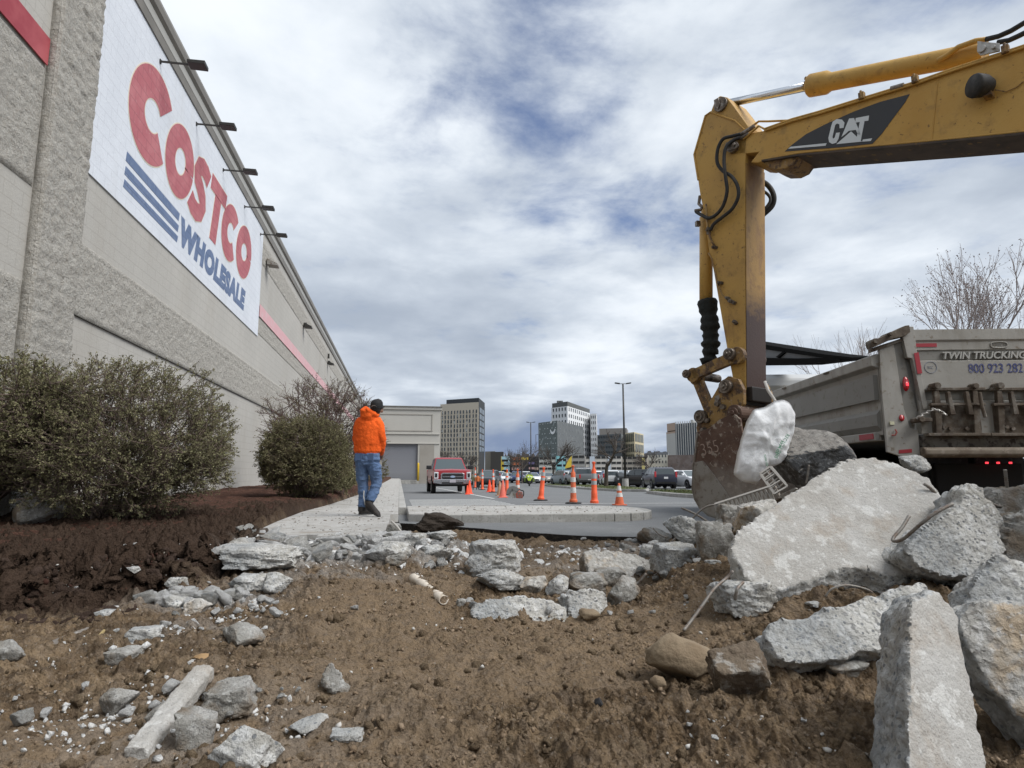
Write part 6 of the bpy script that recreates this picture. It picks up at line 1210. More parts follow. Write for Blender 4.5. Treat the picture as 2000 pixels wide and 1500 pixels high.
# bare trees
def tree(label, base, height, r0, seed, levels=5, spread=.55, first=.28, m=BARK, buds=False, upright=.35, nch=(3, 4), name='bare_tree', sides=5, group=None, trunkless=False):
    rg = np.random.default_rng(seed); base = np.array(base, float); S = [[], [], [], []]; tips = []; T = [[], [], [], []]
    def grow(p, d, L_, r, lv):
        k = 4; pts = [p]; dd = d.copy()
        for i in range(k): dd = dd+rg.normal(0, .10, 3)+np.array([0, 0, upright*.10]); dd /= np.linalg.norm(dd); pts.append(pts[-1]+dd*L_/k)
        tgt = T if lv == 0 else S
        for i in range(k): tgt[0].append(pts[i]); tgt[1].append(pts[i+1]); tgt[2].append(r*(1-.35*i/k)); tgt[3].append(r*(1-.35*(i+1)/k))
        if lv >= levels: tips.extend([pts[-1], pts[-2]*.5+pts[-1]*.5, pts[-3]]); return
        for c in range(rg.integers(nch[0], nch[1]+1)):
            f = rg.uniform(.35, 1) if lv else rg.uniform(.7, 1); i = min(k-1, int(f*k)); q = pts[i]+(pts[i+1]-pts[i])*(f*k-i); a = rg.uniform(0, 6.283); u = np.cross(dd, [math.cos(a), math.sin(a), .3]); u /= np.linalg.norm(u)+1e-9
            nd_ = dd*(1-spread*.5)+u*spread*rg.uniform(.6, 1.2); nd_ += np.array([0, 0, upright*.4]); nd_ /= np.linalg.norm(nd_); grow(q, nd_, L_*rg.uniform(.58, .82), r*.55, lv+1)
        if lv: nd_ = dd; grow(pts[-1], nd_, L_*.7, r*.62, lv+1)
    grow(base, np.array([rg.normal(0, .03), rg.normal(0, .03), 1.]), height*first, r0, 0)
    root = thing(name, label, 'tree', base, group); V, Fc = tubes([np.array(x) for x in T], 8); mkobj('trunk', V, Fc, m, root, smooth=True); V, Fc = tubes([np.array(x) for x in S], sides)
    hh = (max(v[2] for v in S[1])-base[2]); mkobj('crown', V, Fc, m, root)
    if buds:
        n = len(tips); P = np.array(tips)+rg.normal(0, .03, (n, 3)); V, Fc = leaves(P, .032, rg, .6); mkobj('buds', V, Fc, mat('buds', (.17, .12, .11), .9), root)
    return root, hh
def tree_at(label, px, ybase_z, D, ytop, seed, **k):
    c = PD(px, 925, D); zt = PD(px, ytop, D)[2]; h = zt-ybase_z; root, hh = tree(label, (c[0], c[1], ybase_z), h, k.pop('r0', h*.022), seed, **k)
    s = h/hh; root.scale = (s*k.get('wide', 1), s, s); return root
tree_at('budding bare tree rising behind the dump truck', 1893, -.4, 17., 428, 5, levels=5, spread=.46, first=.24, buds=True, upright=.35, m=mat('grey_bark', (.26, .22, .205), .95), nch=(3, 3), r0=.05)
tree_at('slim bare tree mostly hidden behind the left end of the truck tailgate', 1716, -.4, 20, 612, 8, levels=4, spread=.35, first=.4, m=MATS['grey_bark'], upright=.5, r0=.035)
tree_at('spreading bare tree on the grass island among the parked cars', 1183, -.65, 50., 838, 17, levels=4, spread=.80, first=.30, upright=.15, r0=.13, nch=(2, 3))
tree_at('bare tree standing before the dark grey hotel block', 1078, -.6, 75, 858, 27, levels=4, spread=.7, first=.28, upright=.2, r0=.10)
tree_at('bare tree left of the dark grey hotel block beside a light pole', 1020, -.6, 80, 856, 37, levels=4, spread=.75, first=.33, upright=.15, r0=.09)
tree_at('far bare tree between the tan building and the striped tower', 1272, -.6, 120, 872, 47, levels=4, spread=.6, first=.3, upright=.2, r0=.15)
tree_at('far bare tree left of the colourful parking garage', 1000, -.6, 140, 876, 57, levels=4, spread=.6, first=.3, upright=.2, r0=.15)
tree_at('bare tree at the foot of the beige slotted tower', 866, -.6, 120, 868, 67, levels=5, spread=.7, first=.3, upright=.15, r0=.16)
tree_at('bare tree before the lower floors of the beige slotted tower', 905, -.6, 130, 880, 77, levels=4, spread=.7, first=.3, upright=.15, r0=.16)
# ------------------------------------------------------------------ people
def lring(c, ax, ay, n=18, M=None):
    t = np.linspace(0, 2*math.pi, n, endpoint=False); P = np.stack([np.cos(t)*ax, np.sin(t)*ay, t*0], 1)
    if M is not None: P = P @ M.T
    return P+np.array(c)
def loft(mb, secs, n=18):
    """secs: (centre, half-width, half-depth); rings kept perpendicular to the path"""
    m = len(secs); C_ = [np.array(s[0], float) for s in secs]; V = []
    for i in range(m):
        t = C_[min(i+1, m-1)]-C_[max(i-1, 0)]; t /= np.linalg.norm(t)+1e-9
        x = RT-t*(RT @ t); x /= np.linalg.norm(x)+1e-9; y = np.cross(t, x)
        for k in range(n): a = 2*math.pi*k/n; V.append(C_[i]+x*math.cos(a)*secs[i][1]+y*math.sin(a)*secs[i][2])
    Fc = [(i*n+k, i*n+(k+1) % n, (i+1)*n+(k+1) % n, (i+1)*n+k) for i in range(m-1) for k in range(n)]+[tuple(range(n-1, -1, -1)), tuple((m-1)*n+k for k in range(n))]
    mb.add(V, Fc); return mb
DM = 1.80*F/229.; FH = np.array([FW[0], FW[1], 0])/math.hypot(FW[0], FW[1])
def Q(x, y, d=0.0): return PD(x, y, DM)+FH*d
k_ = DM/F
man = thing('person', 'man in an orange hooded sweatshirt, blue jeans and black cap walking away', 'person', tuple(PZ(715, 1006, 0.0)))
SKIN = mat('skin', (.27, .155, .105), .6, layers=[('N', 20, .45, .65, (.23, .12, .08))])
ORN = mat('orange_sweatshirt', (.88, .13, .018), .85, spec=.2, layers=[('N', 4, .42, .7, (.80, .11, .015))], bump=[('N', 7, .03), ('N', 16, .014)])
JEAN = mat('blue_denim', (.085, .145, .27), .9, layers=[('N', 4, .42, .66, (.125, .19, .32)), ('N', 10, .55, .7, (.06, .10, .19), .5)], bump=[('N', 9, .03), ('N', 26, .012)])
BOOT = mat('dark_boot_leather', (.028, .024, .022), .8, layers=[('N', 8, .5, .65, (.07, .06, .052))], bump=[('N', 20, .004)])
def wrink(V, N_, a1, a2, s1=7, s2=18, st=(1, 1, 1.6)):
    st = np.array(st); return V+N_*(a1*fbm(V*s1*st, 3, 3, .55, True)+a2*fbm(V*s2*st, 3, 7, .6))[:, None]
# body: head, neck, arms and hands in one skin
b = MB()
HC = Q(735, 797)
loft(b, [(Q(734, 835), .07, .06), (Q(733, 815), .065, .062), (Q(734, 806), .066, .07), (Q(735, 801), .078, .092), (Q(736, 795), .084, .102), (Q(736, 788), .080, .100), (Q(735.5, 783), .060, .078), (Q(735, 780.5), .03, .04)])
loft(b, [(Q(742.5, 801, .06), .030, .03), (Q(744.5, 803, .085), .022, .024)])                      # jaw and chin towards the right
loft(b, [(Q(744, 796, .085), .012, .02), (Q(746.2, 797.5, .10), .008, .012)])                       # nose
loft(b, [(Q(739.5, 796, -.02), .012, .022), (Q(741.5, 794, -.03), .010, .026), (Q(741, 792, -.03), .004, .012)])   # right ear
loft(b, [(Q(727.5, 796, .0), .010, .02), (Q(726.8, 794, .0), .006, .02)])
loft(b, [(Q(720, 850), .16, .09), (Q(718, 830), .17, .09), (Q(728, 822), .10, .07), (Q(733, 815), .06, .06)])
# right arm into the front pocket, with hand
loft(b, [(Q(741, 832), .048, .048), (Q(746, 856, .02), .042, .042), (Q(743, 872, .10), .034, .032), (Q(740, 882, .17), .030, .026)])
hp = Q(739.5, 886, .20)
loft(b, [(Q(740, 882, .17), .030, .020), (hp, .040, .018), (Q(738.5, 891, .22), .038, .017)])
for k in range(4): loft(b, [(Q(736.5+k*1.6, 890, .22), .0095, .0095), (Q(736+k*1.6, 895-abs(k-1.4)*.6, .235), .009, .009), (Q(735.2+k*1.6, 898-abs(k-1.4)*.9, .225), .007, .007)], 8)
loft(b, [(Q(735, 884, .20), .011, .011), (Q(732.5, 888, .22), .010, .010), (Q(731.5, 892, .23), .007, .007)], 8)
loft(b, [(Q(699, 832), .048, .048), (Q(696, 856, .04), .042, .042), (Q(699, 872, .12), .034, .032), (Q(704, 882, .18), .03, .022)])
loft(b, [(Q(704, 882, .18), .03, .018), (Q(707, 888, .21), .038, .017)])
for k in range(4): loft(b, [(Q(704.5+k*1.6, 888, .21), .0095, .0095), (Q(705+k*1.6, 893, .225), .009, .009), (Q(706+k*1.6, 896, .215), .007, .007)], 8)
V, N_, Qf = remesh(b.v, b.f, .008); body = mkobj('body', V, Qf, SKIN, man, smooth=True)
# hair and cap
b = MB(); loft(b, [(Q(733.5, 809, -.03), .055, .045), (Q(734, 803, -.02), .078, .088), (Q(735, 797, -.015), .088, .104), (Q(735, 790, -.01), .088, .108), (Q(735, 786), .07, .09)]); V, N_, Qf = remesh(b.v, b.f, .008)
keep = (V-HC) @ FH < .055
o = mkobj('hair', V, Qf[keep[Qf].all(1)], mat('dark_hair', (.02, .017, .015), .9, bump=[('N', 60, .004)]), man, smooth=True)
b = MB(); loft(b, [(Q(735, 797), .094, .116), (Q(735.5, 791.5), .097, .120), (Q(736, 786), .092, .114), (Q(736, 781.5), .068, .088), (Q(735.5, 779.3), .028, .038)]); V, N_, Qf = remesh(b.v, b.f, .007); V = V+N_*(.003*fbm(V*14, 2, 3))[:, None]
capo = mkobj('cap', V, Qf, mat('black_cap', (.012, .012, .013), .85), man, smooth=True)
b = MB(); cdir = RT*.72+FH*.70; sdir = np.cross([0, 0, 1.], cdir); c0 = Q(738, 793.5, .04)
b.prism([c0+sdir*-.08, c0+cdir*.05-sdir*.07, c0+cdir*.09-sdir*.04, c0+cdir*.10, c0+cdir*.09+sdir*.04, c0+cdir*.05+sdir*.07, c0+sdir*.08], np.array([0, 0, -.008])-cdir*.0); b.build('peak', MATS['black_cap'], capo, bevel=.003)
b = MB(); c1 = Q(733.5, 796, -.112); b.tube([c1-RT*.035, c1-RT*.02+np.array([0, 0, .018])-FH*.004, c1+RT*.02+np.array([0, 0, .018])-FH*.004, c1+RT*.035], .008, 6); b.build('cap_strap', mat('cap_strap_grey', (.16, .13, .11), .8), capo)
# hooded sweatshirt
b = MB()
loft(b, [(Q(717.5, 884), .185, .135), (Q(717.5, 879), .205, .155), (Q(718, 868), .205, .155), (Q(719, 852), .200, .150), (Q(720, 838), .205, .145), (Q(722, 826), .200, .130), (Q(726, 818), .135, .105), (Q(730, 812), .085, .085)], 22)
loft(b, [(Q(708, 822), .085, .09), (Q(701.5, 830), .074, .08), (Q(697.5, 845, .02), .066, .070), (Q(696, 858, .05), .062, .062), (Q(698, 870, .11), .052, .052), (Q(702, 878, .16), .044, .042)])
loft(b, [(Q(733, 822), .085, .09), (Q(739.5, 830), .076, .08), (Q(743, 845, -.01), .068, .072), (Q(745, 858, .01), .066, .068), (Q(743.5, 870, .05), .060, .060), (Q(741, 880, .10), .052, .05), (Q(739, 886, .14), .042, .038)])
loft(b, [(Q(722, 818, -.04), .11, .08), (Q(719, 811, -.07), .105, .075), (Q(718, 805, -.07), .095, .06), (Q(722, 800, -.05), .07, .04)])           # hood thrown back
loft(b, [(Q(711, 805, -.06), .030, .05), (Q(722, 803, -.10), .034, .05), (Q(733, 808, -.08), .034, .05), (Q(738, 812, -.02), .03, .04)])
V, N_, Qf = remesh(b.v, b.f, .010); V = wrink(V, N_, .007, .002, 5, 14, (1, 1, .8)); jk = mkobj('sweatshirt', V, Qf, ORN, man, smooth=True)
b = MB(); loft(b, [(Q(717.5, 887), .178, .128), (Q(717.5, 882), .188, .14), (Q(717.5, 878), .192, .145)], 22); V, N_, Qf = remesh(b.v, b.f, .009); mkobj('hem', wrink(V, N_, .002, .002), Qf, mat('orange_rib', (.74, .10, .014), .9), jk, smooth=True)
# jeans
b = MB()
loft(b, [(Q(717.5, 880), .168, .120), (Q(717.5, 888), .180, .135), (Q(717, 898), .188, .145), (Q(716.5, 905), .178, .14)], 22)
loft(b, [(Q(707.5, 900), .098, .125), (Q(706, 915), .092, .115), (Q(706.5, 932, .02), .084, .095), (Q(708.5, 948, .03), .072, .082), (Q(709, 965, .02), .066, .076), (Q(708, 980, .0), .060, .068), (Q(707.5, 989, -.01), .060, .068)])
loft(b, [(Q(727, 900), .100, .125), (Q(730.5, 915, .03), .094, .112), (Q(733, 930, .05), .084, .095), (Q(733.5, 945, .04), .076, .086), (Q(731, 958, .0), .070, .078), (Q(727.5, 970, -.05), .064, .07), (Q(725, 978, -.08), .062, .068)])
V, N_, Qf = remesh(b.v, b.f, .010); V = wrink(V, N_, .011, .003, 5, 14, (1, 1, 2.0)); jn = mkobj('jeans', V, Qf, JEAN, man, smooth=True)
b = MB(); 
for x in (704, 727): c = Q(x, 893, -.142); b.box(c, (.10, .012, .11), rotm(0, 0, -YAW))
b.box(Q(717, 882, -.13), (.07, .015, .045), rotm(0, 0, -YAW)); b.build('back_pocket', mat('dark_denim', (.06, .10, .19), .9), jn, bevel=.004)
# boots
def boot(heel, toe, ank, up, name='boot'):
    heel, toe, ank = np.array(heel), np.array(toe), np.array(ank); b = MB(); d = toe-heel; loft(b, [(ank+np.array([0, 0, .05]), .062, .062), (ank, .062, .066), (ank-np.array([0, 0, .05]), .062, .07)], 14)
    s = np.cross(d/np.linalg.norm(d), [0, 0, 1.]); m = []
    for t, w, h in [(0, .038, .05), (.15, .044, .07), (.4, .044, .065), (.7, .050, .045), (.9, .045, .035), (1.0, .028, .022)]:
        c = heel+d*t+np.array([0, 0, h]); m.append((c, w, h))
    V = []; n = 14
    for c, w, h in m:
        for k in range(n): a = 2*math.pi*k/n; V.append(c+s*math.cos(a)*w+np.array([0, 0, 1])*math.sin(a)*h)
    b.add(V, [(i*n+k, i*n+(k+1) % n, (i+1)*n+(k+1) % n, (i+1)*n+k) for i in range(len(m)-1) for k in range(n)]+[tuple(range(n-1, -1, -1)), tuple((len(m)-1)*n+k for k in range(n))])
    V, N_, Qf = remesh(b.v, b.f, .008); bt = mkobj(name, V, Qf, BOOT, man, smooth=True)
    b = MB(); q = []
    for t, w in [(0, .036), (.15, .046), (.4, .044), (.7, .053), (.9, .046), (1.02, .022)]: q.append((heel+d*t, w))
    b.prism([c+s*w for c, w in q]+[c-s*w for c, w in q[::-1]], (0, 0, .022)); b.build('sole', BLACK, bt, bevel=.004); return bt
zs = .004
l0 = PZ(703, 1006, 0); 
boot((*PZ(702, 1005.5, 0)[:2], zs), tuple(np.array([*PZ(702, 1005.5, 0)[:2], zs])+RT*.20+FH*.19), Q(707.5, 992, -.01), 0)
h2 = Q(719, 992, -.10); t2 = PZ(741, 1010, 0); t2[2] = zs+.0; boot(h2, t2, Q(723.5, 984, -.085), 0)
b = MB(); b.tube([Q(713.5, 958, -.09), Q(713, 970, -.09), Q(714.5, 978, -.09), Q(715, 986, -.06)], .008, 6); b.build('drawcord', mat('white_cord', (.6, .6, .58), .8), man)
# two site workers and a few shoppers far off: one continuous body each with clothing on it
def figure(label, px, pyfoot, hpx, top, legs, D=None, hat=None, face=0, vest=None):
    D = D or gD(px, pyfoot, 3, 90); h = hpx*D/F; g = PD(px, pyfoot, D); g[2] = float(surf(np.array([g[0]]), np.array([g[1]]))[0]); s = h/1.75; root = thing('person', label, 'person', g)
    L_ = lambda x, y, z: g+(RT*x+FH*y+np.array([0, 0, z]))*s
    def bl(name, parts, m, vx=.022):
        b = MB()
        for p in parts: loft(b, [(L_(*c), w*s, d*s) for c, w, d in p], 10)
        V, N_, Qf = remesh(b.v, b.f, vx*s); mkobj(name, V, Qf, m, root, smooth=True)
    bl('body', [[((0, 0, 1.35), .06, .06), ((0, 0, 1.5), .055, .055), ((0, 0, 1.58), .075, .09), ((0, 0, 1.68), .075, .095), ((0, 0, 1.74), .04, .05)], [((-.24, .02, .9), .035, .03), ((-.25, .05, .78), .04, .025)], [((.24, .02, .9), .035, .03), ((.25, .05, .78), .04, .025)], [((-.18, 0, 1.3), .05, .05), ((0, 0, 1.38), .06, .05), ((.18, 0, 1.3), .05, .05)], [((-.2, 0, 1.3), .045, .045), ((-.25, 0, 1.1), .04, .04), ((-.24, .02, .9), .035, .03)], [((.2, 0, 1.3), .045, .045), ((.25, 0, 1.1), .04, .04), ((.24, .02, .9), .035, .03)]], SKIN, .018)
    bl('jacket', [[((0, 0, .88), .17, .12), ((0, 0, 1.1), .17, .12), ((0, 0, 1.32), .20, .12), ((0, 0, 1.44), .10, .08)], [((-.19, 0, 1.36), .07, .07), ((-.25, 0, 1.12), .06, .06), ((-.24, .02, .92), .05, .05)], [((.19, 0, 1.36), .07, .07), ((.25, 0, 1.12), .06, .06), ((.24, .02, .92), .05, .05)]], top)
    bl('trousers', [[((0, 0, .95), .155, .11), ((0, 0, .82), .165, .12)], [((-.08, 0, .85), .09, .10), ((-.09, .02, .5), .07, .075), ((-.10, -.04, .10), .055, .06)], [((.08, 0, .85), .09, .10), ((.09, .06, .5), .07, .075), ((.11, .08, .10), .055, .06)]], legs)
    bl('shoes', [[((-.10, -.06, .05), .045, .05), ((-.11, .12, .04), .04, .035)], [((.11, .05, .05), .045, .05), ((.12, .22, .04), .04, .035)]], BOOT, .016)
    bl('cap' if hat else 'hair', [[((0, -.01, 1.62), .085, .10), ((0, -.01, 1.70), .085, .10), ((0, 0, 1.76), .05, .06)]], hat or mat('dark_hair', (.02, .017, .015), .9), .018)
    return root
mm = lambda n, c: mat(n, c, .85)
figure('worker in an olive jacket standing right of the red pickup', 922, 940, 33, mm('olive_cloth', (.10, .10, .055)), mm('dark_trousers', (.035, .035, .035)), D=44, hat=mm('dark_cloth', (.03, .03, .03)))
figure('worker with an orange vest over dark clothes right of the red pickup', 933, 940, 32, mm('orange_vest', (.55, .16, .05)), mm('dark_trousers', (.035, .035, .035)), D=45, hat=mm('dark_cloth', (.03, .03, .03)))
figure('shopper in a pink coat between parked cars', 1071, 937, 16, mm('pink_cloth', (.60, .06, .18)), mm('pink_cloth', (.60, .06, .18)), D=92)
figure('shopper in purple before the distant parked cars', 972, 938, 15, mm('purple_cloth', (.16, .11, .26)), mm('dark_trousers', (.035, .035, .035)), D=95)
# ------------------------------------------------------------------ cars
def carpaint(n, c): return mat('paint_'+n, c, .3, .1, coat=.3)
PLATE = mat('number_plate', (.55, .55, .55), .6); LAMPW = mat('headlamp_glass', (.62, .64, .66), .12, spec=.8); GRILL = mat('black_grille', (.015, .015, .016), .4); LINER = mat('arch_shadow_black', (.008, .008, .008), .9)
def section(x, w, z0, z1, tuck=.0, top=None):                     # one body ring, y half-width w, from sill z0 to belt z1
    top = w*.94 if top is None else top
    return [(x, -w*.93, z0), (x, -w, z0+.12), (x, -w*1.0, (z0+z1)/2), (x, -w*.985, z1-.12), (x, -top, z1), (x, 0, z1+.03), (x, top, z1), (x, w*.985, z1-.12), (x, w, (z0+z1)/2), (x, w, z0+.12), (x, w*.93, z0), (x, 0, z0)]
CARS = {
 # x from rear(-) to front(+): body rings (x, halfwidth, sill, belt); cabin outline (x, z) belt->roof->belt ; wheel x, radius, length features
 'sedan': dict(b=[(-2.42, .72, .42, .78), (-2.38, .84, .34, .98), (-2.0, .90, .26, 1.05), (-1.0, .915, .22, 1.0), (.4, .915, .22, .98), (1.35, .90, .24, .93), (2.05, .87, .28, .82), (2.36, .78, .34, .70), (2.42, .66, .40, .62)], c=[(-1.95, 1.02), (-1.25, 1.36), (-.7, 1.45), (.1, 1.45), (1.25, .96)], w=[-1.42, 1.42], r=.335, cw=.80),
 'suv': dict(b=[(-2.28, .78, .50, .95), (-2.25, .86, .42, 1.10), (-1.9, .92, .32, 1.12), (-.8, .93, .28, 1.10), (.5, .93, .28, 1.08), (1.35, .92, .30, 1.04), (2.0, .88, .34, .96), (2.26, .80, .40, .86), (2.32, .70, .45, .74)], c=[(-2.22, 1.10), (-1.98, 1.58), (-1.6, 1.68), (.2, 1.68), (.55, 1.60), (1.30, 1.06)], w=[-1.35, 1.38], r=.365, cw=.84),
 'pickup': dict(b=[(-2.95, .90, .62, 1.20), (-2.93, .97, .56, 1.26), (-2.2, 1.0, .50, 1.27), (-.9, 1.0, .48, 1.27), (1.0, 1.0, .48, 1.25), (2.1, .99, .50, 1.26), (2.75, .97, .54, 1.24), (2.93, .93, .58, 1.18), (2.95, .88, .62, 1.12)], c=[(-1.15, 1.26), (-1.02, 1.82), (-.8, 1.93), (.55, 1.93), (.75, 1.88), (1.55, 1.25)], w=[-1.92, 1.92], r=.42, cw=.90),
}
def make_car(kind, label, paint, name, cat, group='cars parked in the lot', detail=True, front=True):
    S = CARS[kind]; root = thing(name, label, cat, (0, 0, 0), group); b = MB(); R_ = [section(*s) for s in S['b']]; n = 12; V = [p for r in R_ for p in r]
    b.add(V, [(i*n+k, (i+1)*n+k, (i+1)*n+(k+1) % n, i*n+(k+1) % n) for i in range(len(R_)-1) for k in range(n)]+[tuple(range(n)), tuple(range(len(R_)*n-1, (len(R_)-1)*n-1, -1))])
    body = b.build('body', paint, root, auto=32)
    # wheel arches: dark liner rings proud of the flanks
    r = S['r']; W = max(s[1] for s in S['b'])
    for wx in S['w']:
        for sy in (-1, 1):
            b = MB(); t = np.linspace(-.15, math.pi+.15, 18); Ra, Rb = r*1.20, r*.2
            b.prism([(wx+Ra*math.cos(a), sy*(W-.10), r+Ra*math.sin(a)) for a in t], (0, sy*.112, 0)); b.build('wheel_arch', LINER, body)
            b = MB(); b.lathe([(r*.62, -.11), (r*.93, -.115), (r, -.08), (r, .08), (r*.93, .115), (r*.62, .11)], n=28); V = np.array(b.v); b.v = [(wx+v[0], sy*(W-.10)+v[2], r+v[1]) for v in V]; wh = b.build('wheel', TYRE, root, auto=30)
            b = MB(); b.lathe([(0, -.05), (r*.60, -.05), (r*.63, .0), (r*.63, .112), (r*.55, .118), (r*.5, .07), (r*.2, .085), (0, .09)], n=10); V = np.array(b.v); b.v = [(wx+v[0], sy*(W-.10+v[2]), r+v[1]) for v in V]; b.build('rim', RIM, wh)
    # cabin: glass house with a painted roof and pillars
    c = S['c']; cw = S['cw']; zb_, zt_ = c[0][1], max(z for _, z in c)
    hw = lambda z: cw+(.66*cw+.10-cw)*(z-zb_)/(zt_-zb_)*.9
    b = MB(); L_ = [(x, -hw(z), z-.02) for x, z in c]; Rr = [(x, hw(z), z-.02) for x, z in c]; m = len(c)
    b.add(L_+Rr, [tuple(range(m)), tuple(range(2*m-1, m-1, -1))]+[(i, i+m, (i+1) % m+m, (i+1) % m) for i in range(m)]); cab = b.build('cabin', paint, root, bevel=.05)
    def sidepane(x0, x1, name='side_window'):
        for sy in (-1, 1):
            zt2 = zt_-.11; zb2 = zb_+.03; f = lambda z: hw(z)+.008
            def clipx(x, z):
                up = [(xx, zz) for xx, zz in c]; xs_ = np.interp(z, [p[1] for p in c[:np.argmax([q[1] for q in c])+1]], [p[0] for p in c[:np.argmax([q[1] for q in c])+1]]); xe = np.interp(-z, [-p[1] for p in c[::-1][:1+np.argmax([q[1] for q in c[::-1]])]][::-1], [p[0] for p in c[::-1][:1+np.argmax([q[1] for q in c[::-1]])]][::-1]); return min(max(x, xs_+.10), xe-.10)
            q = [(clipx(x0, zb2), zb2), (clipx(x0, zt2), zt2), (clipx(x1, zt2), zt2), (clipx(x1, zb2), zb2)]
            b = MB(); b.prism([(x, sy*f(z), z) for x, z in q], (0, -sy*.01, 0)); b.build(name, GLASS, cab)
    xs = [c[0][0], c[-1][0]]; L0 = c[0][0]+.1; L1 = c[-1][0]-.1; mid_ = (c[1][0]+c[-2][0])/2
    if kind == 'pickup': sidepane(L0, .0); sidepane(.08, L1)
    elif kind == 'suv': sidepane(L0, -1.05); sidepane(-.97, -.05); sidepane(.03, L1)
    else: sidepane(L0, -.35); sidepane(-.27, L1)
    def endpane(p, q, nm, m, ins=.07):
        p, q = np.array([p[0], p[1]]), np.array([q[0], q[1]]); d = (q-p); l = np.linalg.norm(d); d /= l; nn = np.array([-d[1], d[0]]); nn = nn if nn[0]*(1 if p[0] > 0 else -1) > 0 else -nn
        a = p+d*.03*l; z = p+d*(l*.92); P = []
        for u, sg in ((a, -1), (z, -1), (z, 1), (a, 1)): u2 = u+nn*.006+np.array([0, -.02]); P.append((u2[0], sg*(hw(u[1])-ins), u2[1]))
        b = MB(); b.prism(P, (nn[0]*.008, 0, nn[1]*.008)); return b.build(nm, m, cab)
    endpane(c[-1], c[-2], 'windscreen', GLASL); endpane(c[0], c[1], 'rear_window', GLASS)
    # mirrors, lamps, plates, bumpers
    for sy in (-1, 1): b = MB(); k = 1.0 if kind != 'pickup' else 1.35; b.box((c[-1][0]-.28, sy*(W+.08*k), zb_+.08*k), (.12*k, .20*k, .15*k)); b.build('mirror', GRILL if kind == 'pickup' else paint, root, bevel=.03)
    xf = S['b'][-2][0]; xr = S['b'][1][0]; zf = S['b'][-2][3]; zr = S['b'][1][3]; wf = S['b'][-2][1]; wr = S['b'][1][1]
    for sy in (-1, 1):
        hh = .34 if kind == 'pickup' else .13; b = MB(); b.box((xf-.06, sy*(wf-.10), zf-.06-hh/2), (.20, .22 if kind == 'pickup' else .34, hh)); hl = b.build('headlight', LAMPW, root, bevel=.02)
        if kind == 'pickup': b = MB(); b.box((xf+.045, sy*(wf-.10), zf-.06-hh/2), (.01, .12, .2)); b.build('lamp_inner', GRILL, hl)
        th_ = {'sedan': .14, 'suv': .42, 'pickup': .38}[kind]; tw = {'sedan': .34, 'suv': .14, 'pickup': .14}[kind]; b = MB(); b.box((xr+.04, sy*(wr-.02-tw/2+.03), zr-.02-th_/2+(.24 if kind == 'suv' else 0)), (.14, tw, th_)); b.build('tail_light', REDL, root, bevel=.02)
    b = MB(); b.box((xr-.035, 0, .86 if kind != 'pickup' else .70), (.02, .31, .15)); b.build('number_plate', PLATE, root)
    if kind == 'pickup':
        CH = mat('bright_trim', (.42, .43, .45), .25, .9)
        g0 = zf-.10; b = MB(); b.prism([(xf+.05, y, z) for y, z in [(-.60, g0-.06), (-.50, g0), (.50, g0), (.60, g0-.06), (.60, g0-.32), (.50, g0-.40), (-.50, g0-.40), (-.60, g0-.32)]], (.05, 0, 0)); gf = b.build('grille_surround', CH, root, bevel=.012)
        b = MB(); b.prism([(xf+.10, y, z) for y, z in [(-.53, g0-.08), (-.46, g0-.05), (.46, g0-.05), (.53, g0-.08), (.53, g0-.30), (.46, g0-.345), (-.46, g0-.345), (-.53, g0-.30)]], (.008, 0, 0)); gr = b.build('grille', GRILL, gf)
        b = MB(); b.box((xf+.115, 0, g0-.2), (.015, 1.0, .035)); b.build('grille_bar', CH, gf)
        b = MB(); b.lathe([(0, 0), (.13, 0), (.12, .02), (0, .025)], n=24); V = np.array(b.v); b.v = [(xf+.12+v[2], v[0], g0-.2+v[1]*.42) for v in V]; b.build('oval_badge', mat('badge_blue_white', (.30, .38, .52), .4), gf)
        b = MB(); b.prism([(xf-.10, y, z) for y, z in [(-.97, .74), (-.55, .76), (.55, .76), (.97, .74), (.97, .56), (.6, .50), (-.6, .50), (-.97, .56)]], (.24, 0, 0)); bp = b.build('front_bumper', CH, root, bevel=.03)
        b = MB(); b.box((xf+.145, 0, .57), (.01, 1.1, .08)); b.build('bumper_intake', GRILL, bp); b = MB(); b.box((xf+.16, 0, .66), (.02, .31, .14)); b.build('front_plate', mat('front_plate_grey', (.40, .38, .42), .6), bp)
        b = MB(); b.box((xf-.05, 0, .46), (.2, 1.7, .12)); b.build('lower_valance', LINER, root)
        b = MB(); b.box((-2.0, 0, 1.262), (1.55, 1.7, .02)); b.build('bed_cover', GRILL, root)
        b = MB(); b.box((xr-.03, 0, .62), (.16, 1.9, .20)); b.build('rear_bumper', GRILL, root, bevel=.02)
    else:
        b = MB(); b.box((xf+.03, 0, S['b'][-2][2]+.14), (.12, .9, .16)); b.box((xf+.02, 0, zf-.14), (.10, .5, .07)); b.build('grille', GRILL, root, bevel=.01)
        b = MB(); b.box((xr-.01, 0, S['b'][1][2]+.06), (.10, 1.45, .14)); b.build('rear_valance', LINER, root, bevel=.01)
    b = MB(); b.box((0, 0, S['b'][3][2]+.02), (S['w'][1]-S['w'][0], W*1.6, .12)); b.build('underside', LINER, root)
    return root
def place(root, px, pyb, D, head, z=None, dx=0):
    """head: heading in degrees seen from the camera: 0 = facing us, 180 = tail to us, 90 = facing right"""
    c = PD(px, 925, D); x, y = c[0], c[1]; root.location = (x, y, float(road_z(y)) if z is None else z); root.rotation_euler = (0, 0, -math.pi/2-YAW*1+math.radians(head)-math.atan((px-1000)*math.cos(PITCH)/F)); return root
